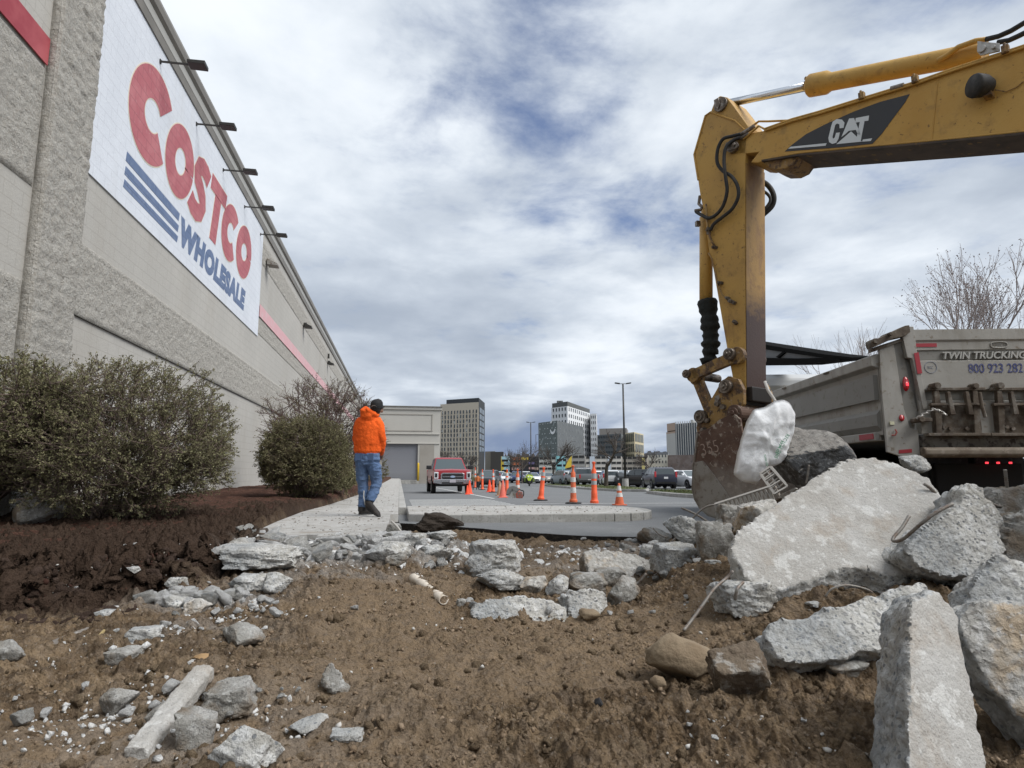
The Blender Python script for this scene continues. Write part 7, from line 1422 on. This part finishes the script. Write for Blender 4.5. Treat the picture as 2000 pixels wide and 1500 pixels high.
P_ = {n: carpaint(n, c) for n, c in dict(red=(.30, .012, .018), black=(.012, .012, .014), navy=(.016, .018, .032), white=(.82, .83, .84), silver=(.36, .38, .40), grey=(.15, .155, .165), charcoal=(.05, .053, .058), bluegrey=(.16, .21, .26), beige=(.36, .33, .28), pearl=(.55, .56, .56)).items()}
place(make_car('pickup', 'red pickup truck facing the camera in the lane beside the pavement', P_['red'], 'pickup_truck', 'pickup truck', None), 874, 962, 35.0, 5)
def dY(py, px=1200): D = 60.; return gD(px, py, 8, 400)
place(make_car('suv', 'near-black compact suv seen from behind, nearest the second grass island', P_['navy'], 'parked_car', 'car'), 1286, 954, 50, 194)
place(make_car('suv', 'black suv parked side-on directly left of the near-black suv', P_['black'], 'parked_car', 'car'), 1252, 950, 58, 222)
place(make_car('sedan', 'white saloon car facing right beside the excavator bucket', P_['white'], 'parked_car', 'car'), 1346, 953, 50, 26)
place(make_car('sedan', 'dark charcoal saloon car with its tail to the black suv', P_['charcoal'], 'parked_car', 'car'), 1216, 948, 62, 212)
place(make_car('suv', 'pearl white suv with dark rear glass behind the island tree', P_['pearl'], 'parked_car', 'car'), 1190, 945, 64, 186)
place(make_car('pickup', 'grey pickup with a black bed cover seen from behind near the banded post', P_['grey'], 'pickup_truck', 'pickup truck', 'cars parked in the lot'), 1134, 946, 62, 196)
place(make_car('suv', 'silver blue suv left of the grey pickup', P_['bluegrey'], 'parked_car', 'car'), 1102, 944, 68, 200)
place(make_car('suv', 'dark grey suv with lit lamps facing the camera right of the workers', P_['charcoal'], 'parked_car', 'car'), 955, 941, 62, -8)
place(make_car('sedan', 'beige hatchback parked behind the shopper in pink', P_['beige'], 'parked_car', 'car'), 1068, 938, 88, 20)
place(make_car('sedan', 'white car behind the lime motorcycle', P_['white'], 'parked_car', 'car'), 1040, 938, 86, 10)
place(make_car('suv', 'dark blue car in the far row left of the motorcycle', carpaint('blue', (.03, .05, .13)), 'parked_car', 'car'), 1010, 938, 90, 0)
far = [('white', 990, 'sedan'), ('silver', 975, 'suv'), ('pearl', 1024, 'suv'), ('silver', 1085, 'sedan'), ('white', 1160, 'suv'), ('bluegrey', 1172, 'sedan'), ('silver', 1210, 'suv'), ('white', 1236, 'suv'), ('black', 1243, 'suv'), ('white', 1308, 'suv'), ('silver', 1330, 'suv'), ('grey', 1352, 'suv'), ('charcoal', 1376, 'suv'), ('beige', 1150, 'sedan')]
lbl = ['white car at the left of the far row', 'silver car at the far left row behind the shopper in purple', 'pearl car in the far row behind the saw', 'silver car far behind between pink shopper and blue suv', 'white suv far behind the tall orange post', 'blue-grey car far behind right of the tall post', 'silver suv in the row behind the pearl white suv', 'white suv in the row behind the charcoal saloon', 'black suv in the row behind the black suv', 'white suv behind the near-black suv', 'silver van-like suv behind the white saloon', 'grey suv behind the right part of the white saloon', 'charcoal suv glimpsed beside the truck mirror', 'beige car far behind the grey pickup']
for i, ((c, px, kd), lb_) in enumerate(zip(far, lbl)): D = [92, 94, 95, 98, 82, 84, 72, 74, 66, 66, 68, 66, 70, 90][i]; place(make_car(kd, lb_, P_[c], 'parked_car', 'car'), px, 938, D, [0, 10, 185, 20, 190, 5, 12, 185, 180, 190, 20, 5, 190, 10][i])
# ------------------------------------------------------------------ motorcycle with a rider's lime fairing
LIME = mat('lime_fairing', (.42, .55, .06), .4)
D = 66.; c = PD(1034, 925, D); z = float(road_z(c[1])); mo = thing('motorcycle', 'lime green and black motorcycle facing the camera on the far lane', 'motorcycle', (c[0], c[1], z)); o3 = np.array([c[0], c[1], z])
X = lambda a, b_, z_: o3+RT*a+FH*b_+np.array([0, 0, z_])
for bb in (0, 1.4):
    b = MB(); b.lathe([(.2, -.05), (.29, -.06), (.31, 0), (.29, .06), (.2, .05)], n=24); V = np.array(b.v); b.v = [tuple(X(v[2], bb+v[0], .31+v[1])) for v in V]; b.build('wheel', TYRE, mo, auto=30)
b = MB(); b.prism([X(-.22, -.05, .75), X(-.42, .1, 1.05), X(-.20, 0, 1.22), X(.20, 0, 1.22), X(.42, .1, 1.05), X(.22, -.05, .75), X(.12, -.1, .55), X(-.12, -.1, .55)], FH*.25); b.build('fairing', LIME, mo, bevel=.02)
b = MB(); b.prism([X(-.36, .3, .35), X(-.34, .3, .9), X(.34, .3, .9), X(.36, .3, .35), X(.15, .3, .22), X(-.15, .3, .22)], FH*.8); b.build('engine', GRILL, mo, bevel=.03)
for s in (-1, 1): b = MB(); b.prism([X(s*.34, .7, .45), X(s*.34, .7, .9), X(s*.56, .7, .9), X(s*.56, .7, .45)], FH*.5); b.build('pannier', mat('lime_dark', (.16, .22, .05), .5), mo, bevel=.03); b = MB(); b.lathe([(0, 0), (.07, 0), (.05, .03), (0, .04)], n=14); V = np.array(b.v); b.v = [tuple(X(s*.13+v[0], -.07-v[2], .95+v[1])) for v in V]; b.build('headlight', LAMPW, mo, smooth=True)
b = MB(); b.tube([X(-.45, .25, 1.12), X(-.2, .2, 1.08), X(.2, .2, 1.08), X(.45, .25, 1.12)], .02, 6); b.tube([X(-.1, -.02, .31), X(-.12, .2, 1.0)], .03, 6); b.tube([X(.1, -.02, .31), X(.12, .2, 1.0)], .03, 6); b.build('fork', GRILL, mo)
b = MB(); b.prism([X(-.18, .05, 1.2), X(-.12, .12, 1.48), X(.12, .12, 1.48), X(.18, .05, 1.2)], FH*.02); b.build('windshield', GLASL, mo)
# ------------------------------------------------------------------ posts and cones
def post(label, px, pyb, h, kind, D=None, lean=0, grp='delineator posts along the closed lane', base=True, col=ORANGE, wid=1.0):
    D = D or gD(px, pyb, 5, 80); g = PD(px, pyb, D); g[2] = float(surf(np.array([g[0]]), np.array([g[1]]))[0]); hh = h*D/F; M_ = np.array(Matrix.Rotation(math.radians(lean), 3, Vector(FH)))
    nm = {'post': 'delineator_post', 'cone': 'traffic_cone'}[kind]; root = thing(nm, label, 'delineator post' if kind == 'post' else 'traffic cone', g, grp)
    def prof(pr, nme, m):
        b = MB(); b.lathe(pr, n=20); V = np.array(b.v) @ M_.T; b.v = [tuple(g+v) for v in V]; return b.build(nme, m, root, auto=40)
    if kind == 'post':
        r0, r1 = .085*wid, .058*wid; R2 = lambda f: (r0+(r1-r0)*f)
        if base: b = MB(); b.lathe([(0, 0), (.24, 0), (.24, .03), (.2, .045), (0, .05)], n=8); b.v = [tuple(g+np.array(v)) for v in b.v]; b.build('rubber_base', BLACK, root, auto=30)
        prof([(0, .04), (r0*1.35, .04), (r0*1.35, .10), (r0*1.05, .13), (r0, .2), (R2(.30)*1.04, hh*.30), (R2(.30), hh*.305), (R2(.6), hh*.62), (R2(.8), hh*.80), (R2(.84)*.55, hh*.84), (R2(.84)*.5, hh*.93), (R2(.9)*.75, hh*.955), (R2(.9)*.75, hh*.985), (0, hh)], 'post', col)
        return root, g, hh, R2, prof
    r0, r1 = .15*hh/.7, .03*hh/.7; R2 = lambda f: r0+(r1-r0)*f
    b = MB(); b.box(g+np.array([0, 0, .015]), (r0*2.5, r0*2.5, .03)); b.build('cone_base', col, root, bevel=.008)
    prof([(0, .02), (r0, .02), (R2(.97), hh*.97), (0, hh)], 'cone', col)
    return root, g, hh, R2, prof
def bands(t, lst, m):
    root, g, hh, R2, prof = t
    for f0, f1 in lst: prof([(R2(f0)+.001, hh*f0), (R2(f0)+.004, hh*f0+.001), (R2(f1)+.004, hh*f1-.001), (R2(f1)+.001, hh*f1)], 'reflective_band', m)
t = post('tallest plain orange post with a thin tip at the island edge', 1161, 986, 84, 'post', base=False); bands(t, [(.46, .55), (.60, .72)], CONEG)
t = post('scuffed orange and white banded post left of the tallest post', 1120, 984, 75, 'post', col=ORAND); bands(t, [(.28, .42), (.56, .68)], CONEW)
t = post('leaning orange post with one worn white band between saw and banded post', 1056, 978, 66, 'post', lean=6); bands(t, [(.60, .68), (.73, .84)], CONEG)
t = post('red and white banded post standing behind the saw', 1011, 966+6, 56, 'post', base=False, col=ORAND); bands(t, [(.34, .44), (.60, .70)], CONEW)
t = post('short orange cone with two white bands at the right end of the island', 1210, 987, 43, 'cone', grp='cones along the closed lane', col=ORAND); bands(t, [(.38, .56), (.66, .88)], CONEW)
t = post('orange post with a grey band behind the cluster of cones', 990, 967, 50, 'post'); bands(t, [(.58, .68), (.74, .86)], CONEW)
t = post('stack of dull pink cones nearest the saw', 982, 972, 34, 'cone', grp='cones along the closed lane', wid=1.6, col=mat('faded_pink_cone', (.75, .17, .12), .7))
t = post('pale worn cone half hidden behind the dull pink cones', 976, 968, 28, 'cone', grp='cones along the closed lane', col=mat('worn_cone', (.45, .26, .16), .8))
t = post('orange post with a white band left of the dull pink cones', 963, 962, 45, 'post'); bands(t, [(.55, .66), (.72, .84)], CONEW)
t = post('bright orange cone directly left of that post', 956, 961, 24, 'cone', grp='cones along the closed lane', col=mat('cone_bright', (.95, .09, .03), .6))
t = post('orange post with a grey band in front of the dark suv', 942, 957, 40, 'post'); bands(t, [(.55, .66), (.72, .84)], CONEW)
t = post('orange post with a white band next to the workers', 928, 953, 40, 'post'); bands(t, [(.5, .62), (.70, .84)], CONEW)
t = post('bright orange cone touching the right side of the red pickup', 917, 949, 26, 'cone', D=31.5, grp='cones along the closed lane', col=MATS['cone_bright'])
t = post('small orange cone behind the right mirror of the red pickup', 913, 950, 18, 'cone', D=30, grp='cones along the closed lane', col=MATS['cone_bright'])
# cut-off saw on the island
D = gD(1011, 986); g = PD(1010, 986, D); g[2] = 0; sw = thing('cutoff_saw', 'grey and red motorised cut-off saw standing on the concrete island', 'saw', g); X = lambda a, b_, z_: g+RT*a+FH*b_+np.array([0, 0, z_]); k = 1.0
b = MB(); b.lathe([(0, -.004), (.13, -.004), (.13, .004), (0, .004)], n=28); V = np.array(b.v); b.v = [tuple(X(-.10+v[0], v[2], .155+v[1])) for v in V]; b.build('blade', STEEL, sw)
b = MB(); t = np.linspace(.35, math.pi+.25, 16); b.prism([X(-.10+.175*math.cos(a), -.035, .155+.175*math.sin(a)) for a in t]+[X(-.10+.06*math.cos(a), -.035, .155+.06*math.sin(a)) for a in t[::-1]], FH*.07); b.build('blade_guard', mat('guard_grey', (.16, .16, .155), .5), sw, bevel=.006)
b = MB(); b.prism([X(-.02, -.07, .02), X(-.04, -.07, .13), X(.02, -.07, .19), X(.13, -.07, .18), X(.15, -.07, .10), X(.14, -.07, .02)], FH*.17); b.build('engine', mat('saw_red', (.30, .06, .035), .5, layers=[('N', 12, .45, .6, (.12, .11, .10))]), sw, bevel=.012)
b = MB(); b.tube(sm([X(-.13, -.02, .2), X(-.08, -.02, .29), X(.02, -.02, .26), X(.10, -.02, .22), X(.16, -.02, .20), X(.165, -.02, .10), X(.13, -.02, .05)]), .014, 8); b.tube([X(-.12, -.1, .24), X(-.12, .12, .24)], .013, 8); b.build('handle', BLACK, sw, smooth=True)
# ------------------------------------------------------------------ light poles
def lamp(label, px, D, ytop, arms, armpx):
    c = PD(px, 925, D); z0 = float(road_z(c[1])); zt2 = PD(px, ytop, D)[2]; g = np.array([c[0], c[1], z0]); root = thing('street_lamp', label, 'light pole', g, 'light poles of the parking lot'); k = D/F
    b = MB(); b.tube([g, g+[0, 0, .8]], [.30, .28], 16); b.build('concrete_base', KERB, root); b = MB(); b.tube([g+[0, 0, .8], [g[0], g[1], zt2]], [.11, .07], 12); b.build('pole', DARKM, root, smooth=True)
    for s in arms: L_ = armpx*k; b = MB(); t = np.array([g[0], g[1], zt2]); b.tube([t, t+RT*s*L_*.4], .03, 6); b.prism([t+RT*s*L_*.4-FH*.16+[0, 0, -.03], t+RT*s*L_*1.0-FH*.16+[0, 0, .03], t+RT*s*L_*1.0-FH*.16+[0, 0, .12], t+RT*s*L_*.4-FH*.16+[0, 0, .06]], FH*.32); b.build('lamp_head', DARKM, root, bevel=.01)
lamp('tall dark double-headed light pole before the dark office block', 1221, 56, 746, (-1, 1), 16)
lamp('double-headed light pole left of the dark grey hotel block', 1037, 95, 824, (-1, 1), 9)
lamp('thin far light pole touching the left edge of the dark grey hotel block', 1047, 170, 848, (1,), 5)
# ------------------------------------------------------------------ city blocks beyond the lot
def gpt(px, D): c = PD(px, 925, D); return np.array([c[0], c[1], -1.0])
def wallfn(a, c): d = c-a; L_ = np.linalg.norm(d); return d/L_, L_, np.cross(d/L_, [0, 0, 1.])
def block(name, label, A, B, Cc, ytop, mA, mB=None, cat='building', zr=None):
    """A, B, C: (pixel x, distance) of the left, near and right corners; ytop: pixel row of the roof at B"""
    a, b_, c = gpt(*A), gpt(*B), gpt(*Cc); zt2 = PD(B[0], ytop, B[1])[2]; root = thing(name, label, cat, (a+b_)/2); h = zt2+1.0
    mb = MB(); d4 = a+(c-b_); mb.prism([a, b_, c, d4], (0, 0, h)); w = mb.build('wall', mA, root)
    if mB: mb = MB(); d, L_, n = wallfn(b_, c); mb.prism([b_+n*.05, c+n*.05, c+n*.05+[0, 0, h], b_+n*.05+[0, 0, h]], -n*.04); mb.build('side_wall', mB, root)
    return root, a, b_, c, h, zt2
CNT = {}
def windows(root, a, c, z0, z1, cols, rows, wf, hf, m, edge=.0, skip=None, proud=.05, name='window', stagger=None, mats=None, frame=None):
    d, L_, n = wallfn(a, c); n = n if n @ (CAM-np.array(a)) > 0 else -n; cw, ch = L_*(1-2*edge)/cols, (z1-z0)/rows; me = None; stuff = MB()
    for r in range(rows):
        for q in range(cols):
            if skip and skip(q, r): continue
            st = (stagger(q, r) if stagger else 0)*cw
            p = a+d*(L_*edge+cw*(q+.5)+st)+n*proud; p[2] = z0+ch*(r+.5)
            k = CNT.get(root, 0)
            if k < 100:
                if me is None:
                    b = MB(); b.box((0, 0, 0), (cw*wf, .10, ch*hf)); o = mkobj(name, b.v, b.f, m); me = o.data
                else: o = bpy.data.objects.new(name, me); COL.objects.link(o)
                o.parent = root; o.location = Vector(p-root_org(root)); o.rotation_euler = (0, 0, math.atan2(d[1], d[0])); CNT[root] = k+1
            else: stuff.box(p, (cw*wf, .10, ch*hf), rotm(0, 0, math.atan2(d[1], d[0])))
    if stuff.v: o = stuff.build('more_'+name+'s', m, root); o['kind'] = 'stuff'
cw_ = lambda n, c, **k: mat(n, c, .85, **k)
WIN = mat('city_window', (.05, .055, .06), .25, layers=[('N', .12, .4, .6, (.10, .11, .12)), ('N', .45, .56, .60, (.42, .43, .42))])
# beige slotted tower with a black glass flank
BEI = cw_('beige_tower_panel', (.47, .42, .34)); BLK = cw_('black_tower_panel', (.040, .044, .048))
rt, a, b_, c, h, zt = block('office_tower', 'tall beige tower with rows of slot windows and a black right flank', (858, 300), (934, 290), (946, 312), 783, BEI, BLK)
mb = MB(); d, L_, n = wallfn(b_, c); a2 = a+(b_-a)*.16; mb.prism([a2+[0, 0, h], c+(b_-a)*0+[0, 0, h], c+[0, 0, h+1.6], a2+[0, 0, h+1.6]], (c-b_)*.98); mb.v = []; mb.f = []; mb.prism([a2+[0, 0, h], b_+[0, 0, h], c+[0, 0, h], a2+(c-b_)+[0, 0, h]], (0, 0, 2.0)); mb.build('black_parapet', BLK, rt)
rgw = random.Random(3)
windows(rt, a, b_, 0, h*.88, 12, 14, .42, .74, WIN, .02, stagger=lambda q, r: rgw.uniform(-.13, .13))
mb = MB(); d, L_, n = wallfn(a, b_); n = n if n[1] < 0 else -n
for q in range(13): p = a+d*(L_*.02+L_*.96*q/12)+n*.12; p[2] = h*.44-.5; mb.box(p, (.55, .25, h*.88), rotm(0, 0, math.atan2(d[1], d[0])))
mb.build('fins', BEI, rt).update_tag()
windows(rt, b_, c, h*.30, h*.92, 2, 7, .8, .78, mat('blue_black_glass', (.05, .075, .09), .2), .1)
block('low_office', 'low beige block at the right foot of the beige tower', (947, 330), (967, 325), (968, 340), 881, cw_('low_beige', (.30, .285, .25)))
rt2, a, b_, c, h, zt = block('low_office', 'dark brown box right of the low beige block', (958, 318), (983, 315), (984, 330), 882, cw_('brown_box', (.105, .10, .095)))
# dark grey hotel block with pale dots and a crescent
GRH = cw_('dark_grey_cladding', (.125, .135, .14), layers=[('N', .5, .55, .62, (.17, .18, .185), .7)]); GRF = cw_('grey_green_cladding', (.13, .15, .145), layers=[('N', .35, .58, .63, (.28, .31, .31), .8)])
rt, a, b_, c, h, zt = block('hotel', 'dark grey hotel block dotted with pale windows and a white crescent', (1052, 262), (1089, 250), (1141, 285), 820, GRF, GRH)
DOT = cw_('pale_dot', (.50, .53, .52)); windows(rt, a, b_, h*.15, h*.97, 7, 9, .30, .16, DOT, .03, skip=lambda q, r: (q*7+r*5) % 3 == 0, stagger=lambda q, r: rgw.uniform(-.2, .2))
windows(rt, b_, c, h*.1, h*.97, 8, 9, .10, .20, cw_('dim_window', (.22, .24, .27)), .03, skip=lambda q, r: (q*3+r*7) % 4 == 0, proud=.14)
d, L_, n = wallfn(a, b_); n = n if n[1] < 0 else -n; p = a+d*L_*.80; p[2] = h*.80; mb = MB(); Rr = L_*.13
pts = [(Rr*math.cos(t), Rr*math.sin(t)) for t in np.linspace(math.pi*1.0, math.pi*2.0, 16)]+[(Rr*.85*math.cos(t), Rr*.25+Rr*.9*math.sin(t)*.8) for t in np.linspace(math.pi*1.95, math.pi*1.05, 16)]
mb.prism([p+d*x+np.array([0, 0, y])+n*.15 for x, y in pts], n*.2); mb.build('crescent_sign', cw_('white_sign', (.75, .76, .76)), rt)
mb = MB(); q = p-d*Rr*.5+np.array([0, 0, Rr*1.5]); mb.prism([q+n*.15-d*Rr*.6, q+n*.15, q+n*.15+d*Rr*.3+[0, 0, Rr*.3], q+n*.15-d*Rr*.2+[0, 0, Rr*.45]], n*.2); mb.build('star_sign', MATS['white_sign'], rt)
# white tower behind it
WHT = cw_('white_tower_panel', (.70, .71, .72)); DGR = cw_('dark_roof_storey', (.10, .105, .105))
rt, a, b_, c, h, zt = block('office_tower', 'white tower with a dark top storey rising behind the dark grey hotel', (1078, 335), (1110, 325), (1154, 365), 791, WHT)
mb = MB(); mb.prism([a+(b_-a)*.05+[0, 0, h], b_+[0, 0, h], c+[0, 0, h], a+(b_-a)*.05+(c-b_)+[0, 0, h]], (0, 0, 2.4)); mb.build('top_storey', DGR, rt)
windows(rt, a, b_, h*.15, h*.98, 5, 9, .42, .55, WIN, .04); windows(rt, b_, c, h*.15, h*.98, 11, 9, .42, .55, WIN, .02)
mb = MB(); mb.box((b_+c)/2*0+c+np.array([0, 0, h*.48+.5]), (1.0, 1.0, h*.96)); mb.build('dark_downpipe', DGR, rt)
rt, a, b_, c, h, zt = block('office_tower', 'narrow white wing right of the white tower', (1155, 352), (1167, 350), (1168, 372), 806, WHT)
windows(rt, a, b_, h*.15, h*.96, 3, 9, .4, .55, WIN, .05)
for i, x in enumerate((1092, 1098)): p = gpt(x, 340); mb = MB(); mb.box((p[0], p[1], PD(x, 786, 340)[2]), (1.4, 1.4, 3)); solo(mb, 'roof_unit', DGR, ['left small rooftop unit on the white tower', 'right small rooftop unit on the white tower'][i], 'rooftop unit')
# dark curved block, tan gridded block
rt, a, b_, c, h, zt = block('office_block', 'dark glass office block behind the spreading bare tree', (1168, 300), (1215, 288), (1222, 310), 846, cw_('dark_office', (.13, .14, .145)))
windows(rt, a, b_, h*.1, h*.95, 9, 7, .8, .45, WIN, .02)
rt, a, b_, c, h, zt = block('office_block', 'long brown-roofed slab above the dark glass office block', (1172, 345), (1226, 340), (1229, 360), 835, cw_('taupe', (.22, .205, .19)))
TAN = cw_('tan_grid', (.55, .48, .32)); rt, a, b_, c, h, zt = block('office_block', 'tan gridded office block right of the tall light pole', (1222, 292), (1241, 284), (1259, 300), 843, TAN)
TG = mat('olive_glass', (.10, .10, .075), .3); windows(rt, a, b_, h*.02, h*.95, 5, 4, .75, .78, TG, .03); windows(rt, b_, c, h*.02, h*.95, 3, 4, .86, .76, TG, .03)
# striped tower at the right with a concrete wing
STR = cw_('striped_tower_concrete', (.48, .47, .44)); rt, a, b_, c, h, zt = block('striped_tower', 'grey tower with tall vertical stripes beside the excavator bucket', (1322, 262), (1392, 250), (1400, 270), 822, cw_('tower_glass', (.11, .125, .145)))
windows(rt, a, b_, h*.12, h*.99, 15, 1, .34, 1.0, STR, .01, name='fin', proud=.4)
mb = MB(); mb.prism([a+(b_-a)*.45+[0, 0, h], a+(b_-a)*.52+[0, 0, h], a+(b_-a)*.52+(c-b_)*.5+[0, 0, h], a+(b_-a)*.45+(c-b_)*.5+[0, 0, h]], (0, 0, 1.2)); mb.build('roof_box', STR, rt)
rt, a, b_, c, h, zt = block('concrete_wing', 'plain concrete wing with a tan box on top left of the striped tower', (1304, 270), (1322, 262), (1324, 280), 845, STR)
mb = MB(); mb.prism([a+(b_-a)*.1+[0, 0, h+1.2], b_+[0, 0, h+1.2], c+[0, 0, h+1.2], a+(b_-a)*.1+(c-b_)+[0, 0, h+1.2]], (0, 0, 3.2)); mb.prism([a+[0, 0, h], b_+[0, 0, h], c+[0, 0, h], a+(c-b_)+[0, 0, h]], (0, 0, .8)); mb.build('rooftop_box', cw_('peach_box', (.42, .31, .24)), rt)
BRK = cw_('brown_brick_podium', (.15, .115, .10), layers=[('N', .4, .45, .6, (.20, .165, .15)), ('N', 1.2, .55, .65, (.10, .085, .08))]); rt, a, b_, c, h, zt = block('brick_building', 'low brown brick building under the striped tower', (1305, 205), (1420, 195), (1430, 215), 887, BRK)
rt, a, b_, c, h, zt = block('apartment_house', 'cream low house with small windows left of the brown brick building', (1266, 215), (1306, 212), (1308, 225), 888, cw_('cream_render', (.60, .58, .50)))
windows(rt, a, b_, h*.2, h*.95, 6, 3, .35, .45, WIN, .04)
mb = MB(); mb.prism([a+[0, 0, h], b_+[0, 0, h], c+[0, 0, h], a+(c-b_)+[0, 0, h]], (0, 0, .9)); mb.build('roof', cw_('grey_roof', (.17, .18, .19)), rt)
# parking garage: decks with dark openings and painted panels
def garage(label, A, B, ytop, levels, m, panels=(), cols=8, open_h=.36, mo=None):
    rt, a, b_, c, h, zt = block('parking_garage', label, A, B, (B[0]+1, B[1]+25), ytop, m); d, L_, n = wallfn(a, b_); n = n if n[1] < 0 else -n; z = h/levels
    windows(rt, a, b_, 1.0+z*.25, h-z*.30, cols, levels-1, .84, open_h*1.15, mat('deck_opening', (.03, .03, .03), .9), .01, name='opening', proud=.08)
    for i, (f0, f1, l0, l1, mc) in enumerate(panels):
        mb = MB(); p0 = a+d*L_*f0+n*.2; p1 = a+d*L_*f1+n*.2; mb.prism([p0+[0, 0, h*l0], p1+[0, 0, h*l0], p1+[0, 0, h*l1], p0+[0, 0, h*l1]], n*.05); mb.build('painted_panel', mc, rt)
    return rt
CC = lambda n, c: cw_(n, c)
YLW, PBL, ORA, TEA, BLKP, GRN, PUR = CC('mural_yellow', (.72, .52, .06)), CC('mural_pale_blue', (.42, .62, .68)), CC('mural_orange', (.68, .20, .08)), CC('mural_teal', (.28, .58, .60)), CC('mural_black_and_shade', (.025, .025, .03)), CC('mural_blue', (.05, .12, .42)), CC('mural_pink', (.45, .28, .26))
def murals(label, A, B, ytop, rows):
    """decks as painted spandrel strips on a black wall coloured as the shade of open storeys"""
    rt, a, b_, c, h, zt = block('parking_garage', label, A, B, (B[0]+1, B[1]+25), ytop, BLKP); d, L_, n = wallfn(a, b_); n = n if n[1] < 0 else -n
    for f0, f1, z0, z1, mc in rows:
        mb = MB(); p0 = a+d*L_*f0+n*.2; p1 = a+d*L_*f1+n*.2; s = (p1-p0)*0.0; mb.prism([p0+[0, 0, h*z0], p1+[0, 0, h*z0], p1+[0, 0, h*z1], p0+[0, 0, h*z1]], n*.12); mb.build('painted_spandrel', mc, rt)
R1 = []
for k in range(4):
    z = .17+k*.23; R1 += [(0, .28, z, z+.13, YLW if k < 3 else PBL), (.28, .86, z, z+.13, [YLW, PBL, PBL, PBL][k])]
R1 += [(0, .06, .1, 1, YLW), (.72, .80, .1, 1, PBL)]
murals('parking garage part painted yellow and pale blue', (979, 200), (999, 199), 891, R1)
R2 = []
for k in range(4):
    z = .17+k*.23
    R2 += [(.0, .32, z, z+.12, [ORA, PUR, ORA, ORA][k]), (.36, .62, z, z+.12, [PUR, BLKP, YLW, YLW][k] if k == 3 else [PUR, BLKP, BLKP][k]), (.64, .85, z+.03, z+.13, [GRN, PUR, CC('mural_violet', (.14, .12, .25)), BLKP][k]), (.86, 1, z, z+.12, [GRN, CC('mural_tan', (.40, .30, .24)), BLKP, BLKP][k])]
murals('parking garage part with orange, black and yellow mural stripes', (1000, 199), (1052, 197), 892, R2)
garage('pale concrete parking garage part with crossed braces', (1053, 197), (1086, 196), 893, 4, CC('pale_garage', (.52, .52, .48)), cols=4)
R3 = [(0, 1, z, z+.13, TEA) for z in (.17, .40, .63, .86)]+[(0, .06, .1, 1, TEA), (.62, .74, .1, 1, CC('mural_light', (.40, .58, .66)))]
murals('parking garage part painted teal', (1087, 196), (1105, 195), 890, R3)
rt = garage('grey parking garage part with a yellow sail-shaped sign', (1106, 195), (1143, 194), 889, 4, CC('grey_garage', (.32, .31, .29)), cols=3)
mb = MB(); P = [PD(1103, 915, 190), PD(1116, 912, 190), PD(1117, 890, 190), PD(1110, 898, 190)]; mb.prism(P, FH*.4); solo(mb, 'sail_sign', YLW, 'tall yellow triangular banner before the teal garage', 'banner')
garage('cream parking garage part behind the tallest orange post', (1144, 194), (1215, 192), 891, 4, CC('cream_garage', (.60, .56, .50)), [(.12, .26, .1, 1, CC('white_blue_panel', (.50, .55, .60))), (.62, .70, .1, 1, MATS['white_blue_panel'])], cols=7)
garage('brown parking garage part right of the tall light pole', (1216, 192), (1265, 190), 892, 4, CC('brown_garage', (.36, .32, .27)), [(.78, .90, .1, .95, CC('mural_straw', (.52, .44, .18)))], cols=5)
for i, (x0, x1, y0, D) in enumerate([(948, 1060, 884, 420), (1040, 1180, 886, 400), (1240, 1320, 882, 400)]):
    n = 40; rg = np.random.default_rng(i); P0 = gpt(x0, D); P1 = gpt(x1, D); zt2 = PD(x0, y0, D)[2]; top = [P0+(P1-P0)*k/n+np.array([0, 0, (zt2+1)*(.75+.3*rg.random())]) for k in range(n+1)]; mb = MB(); mb.prism([P0]+top+[P1], FH*8); o = solo(mb, 'far_woods', mat('far_bare_woods', (.11, .10, .10), .95), 'grey-brown far line of bare woods behind the garages', 'woods'); o['kind'] = 'stuff'
# long low roofs far left/right beyond the frame edges are not seen and left out
scene.render.resolution_x = 1024; scene.render.resolution_y = 768; scene.render.resolution_percentage = 100
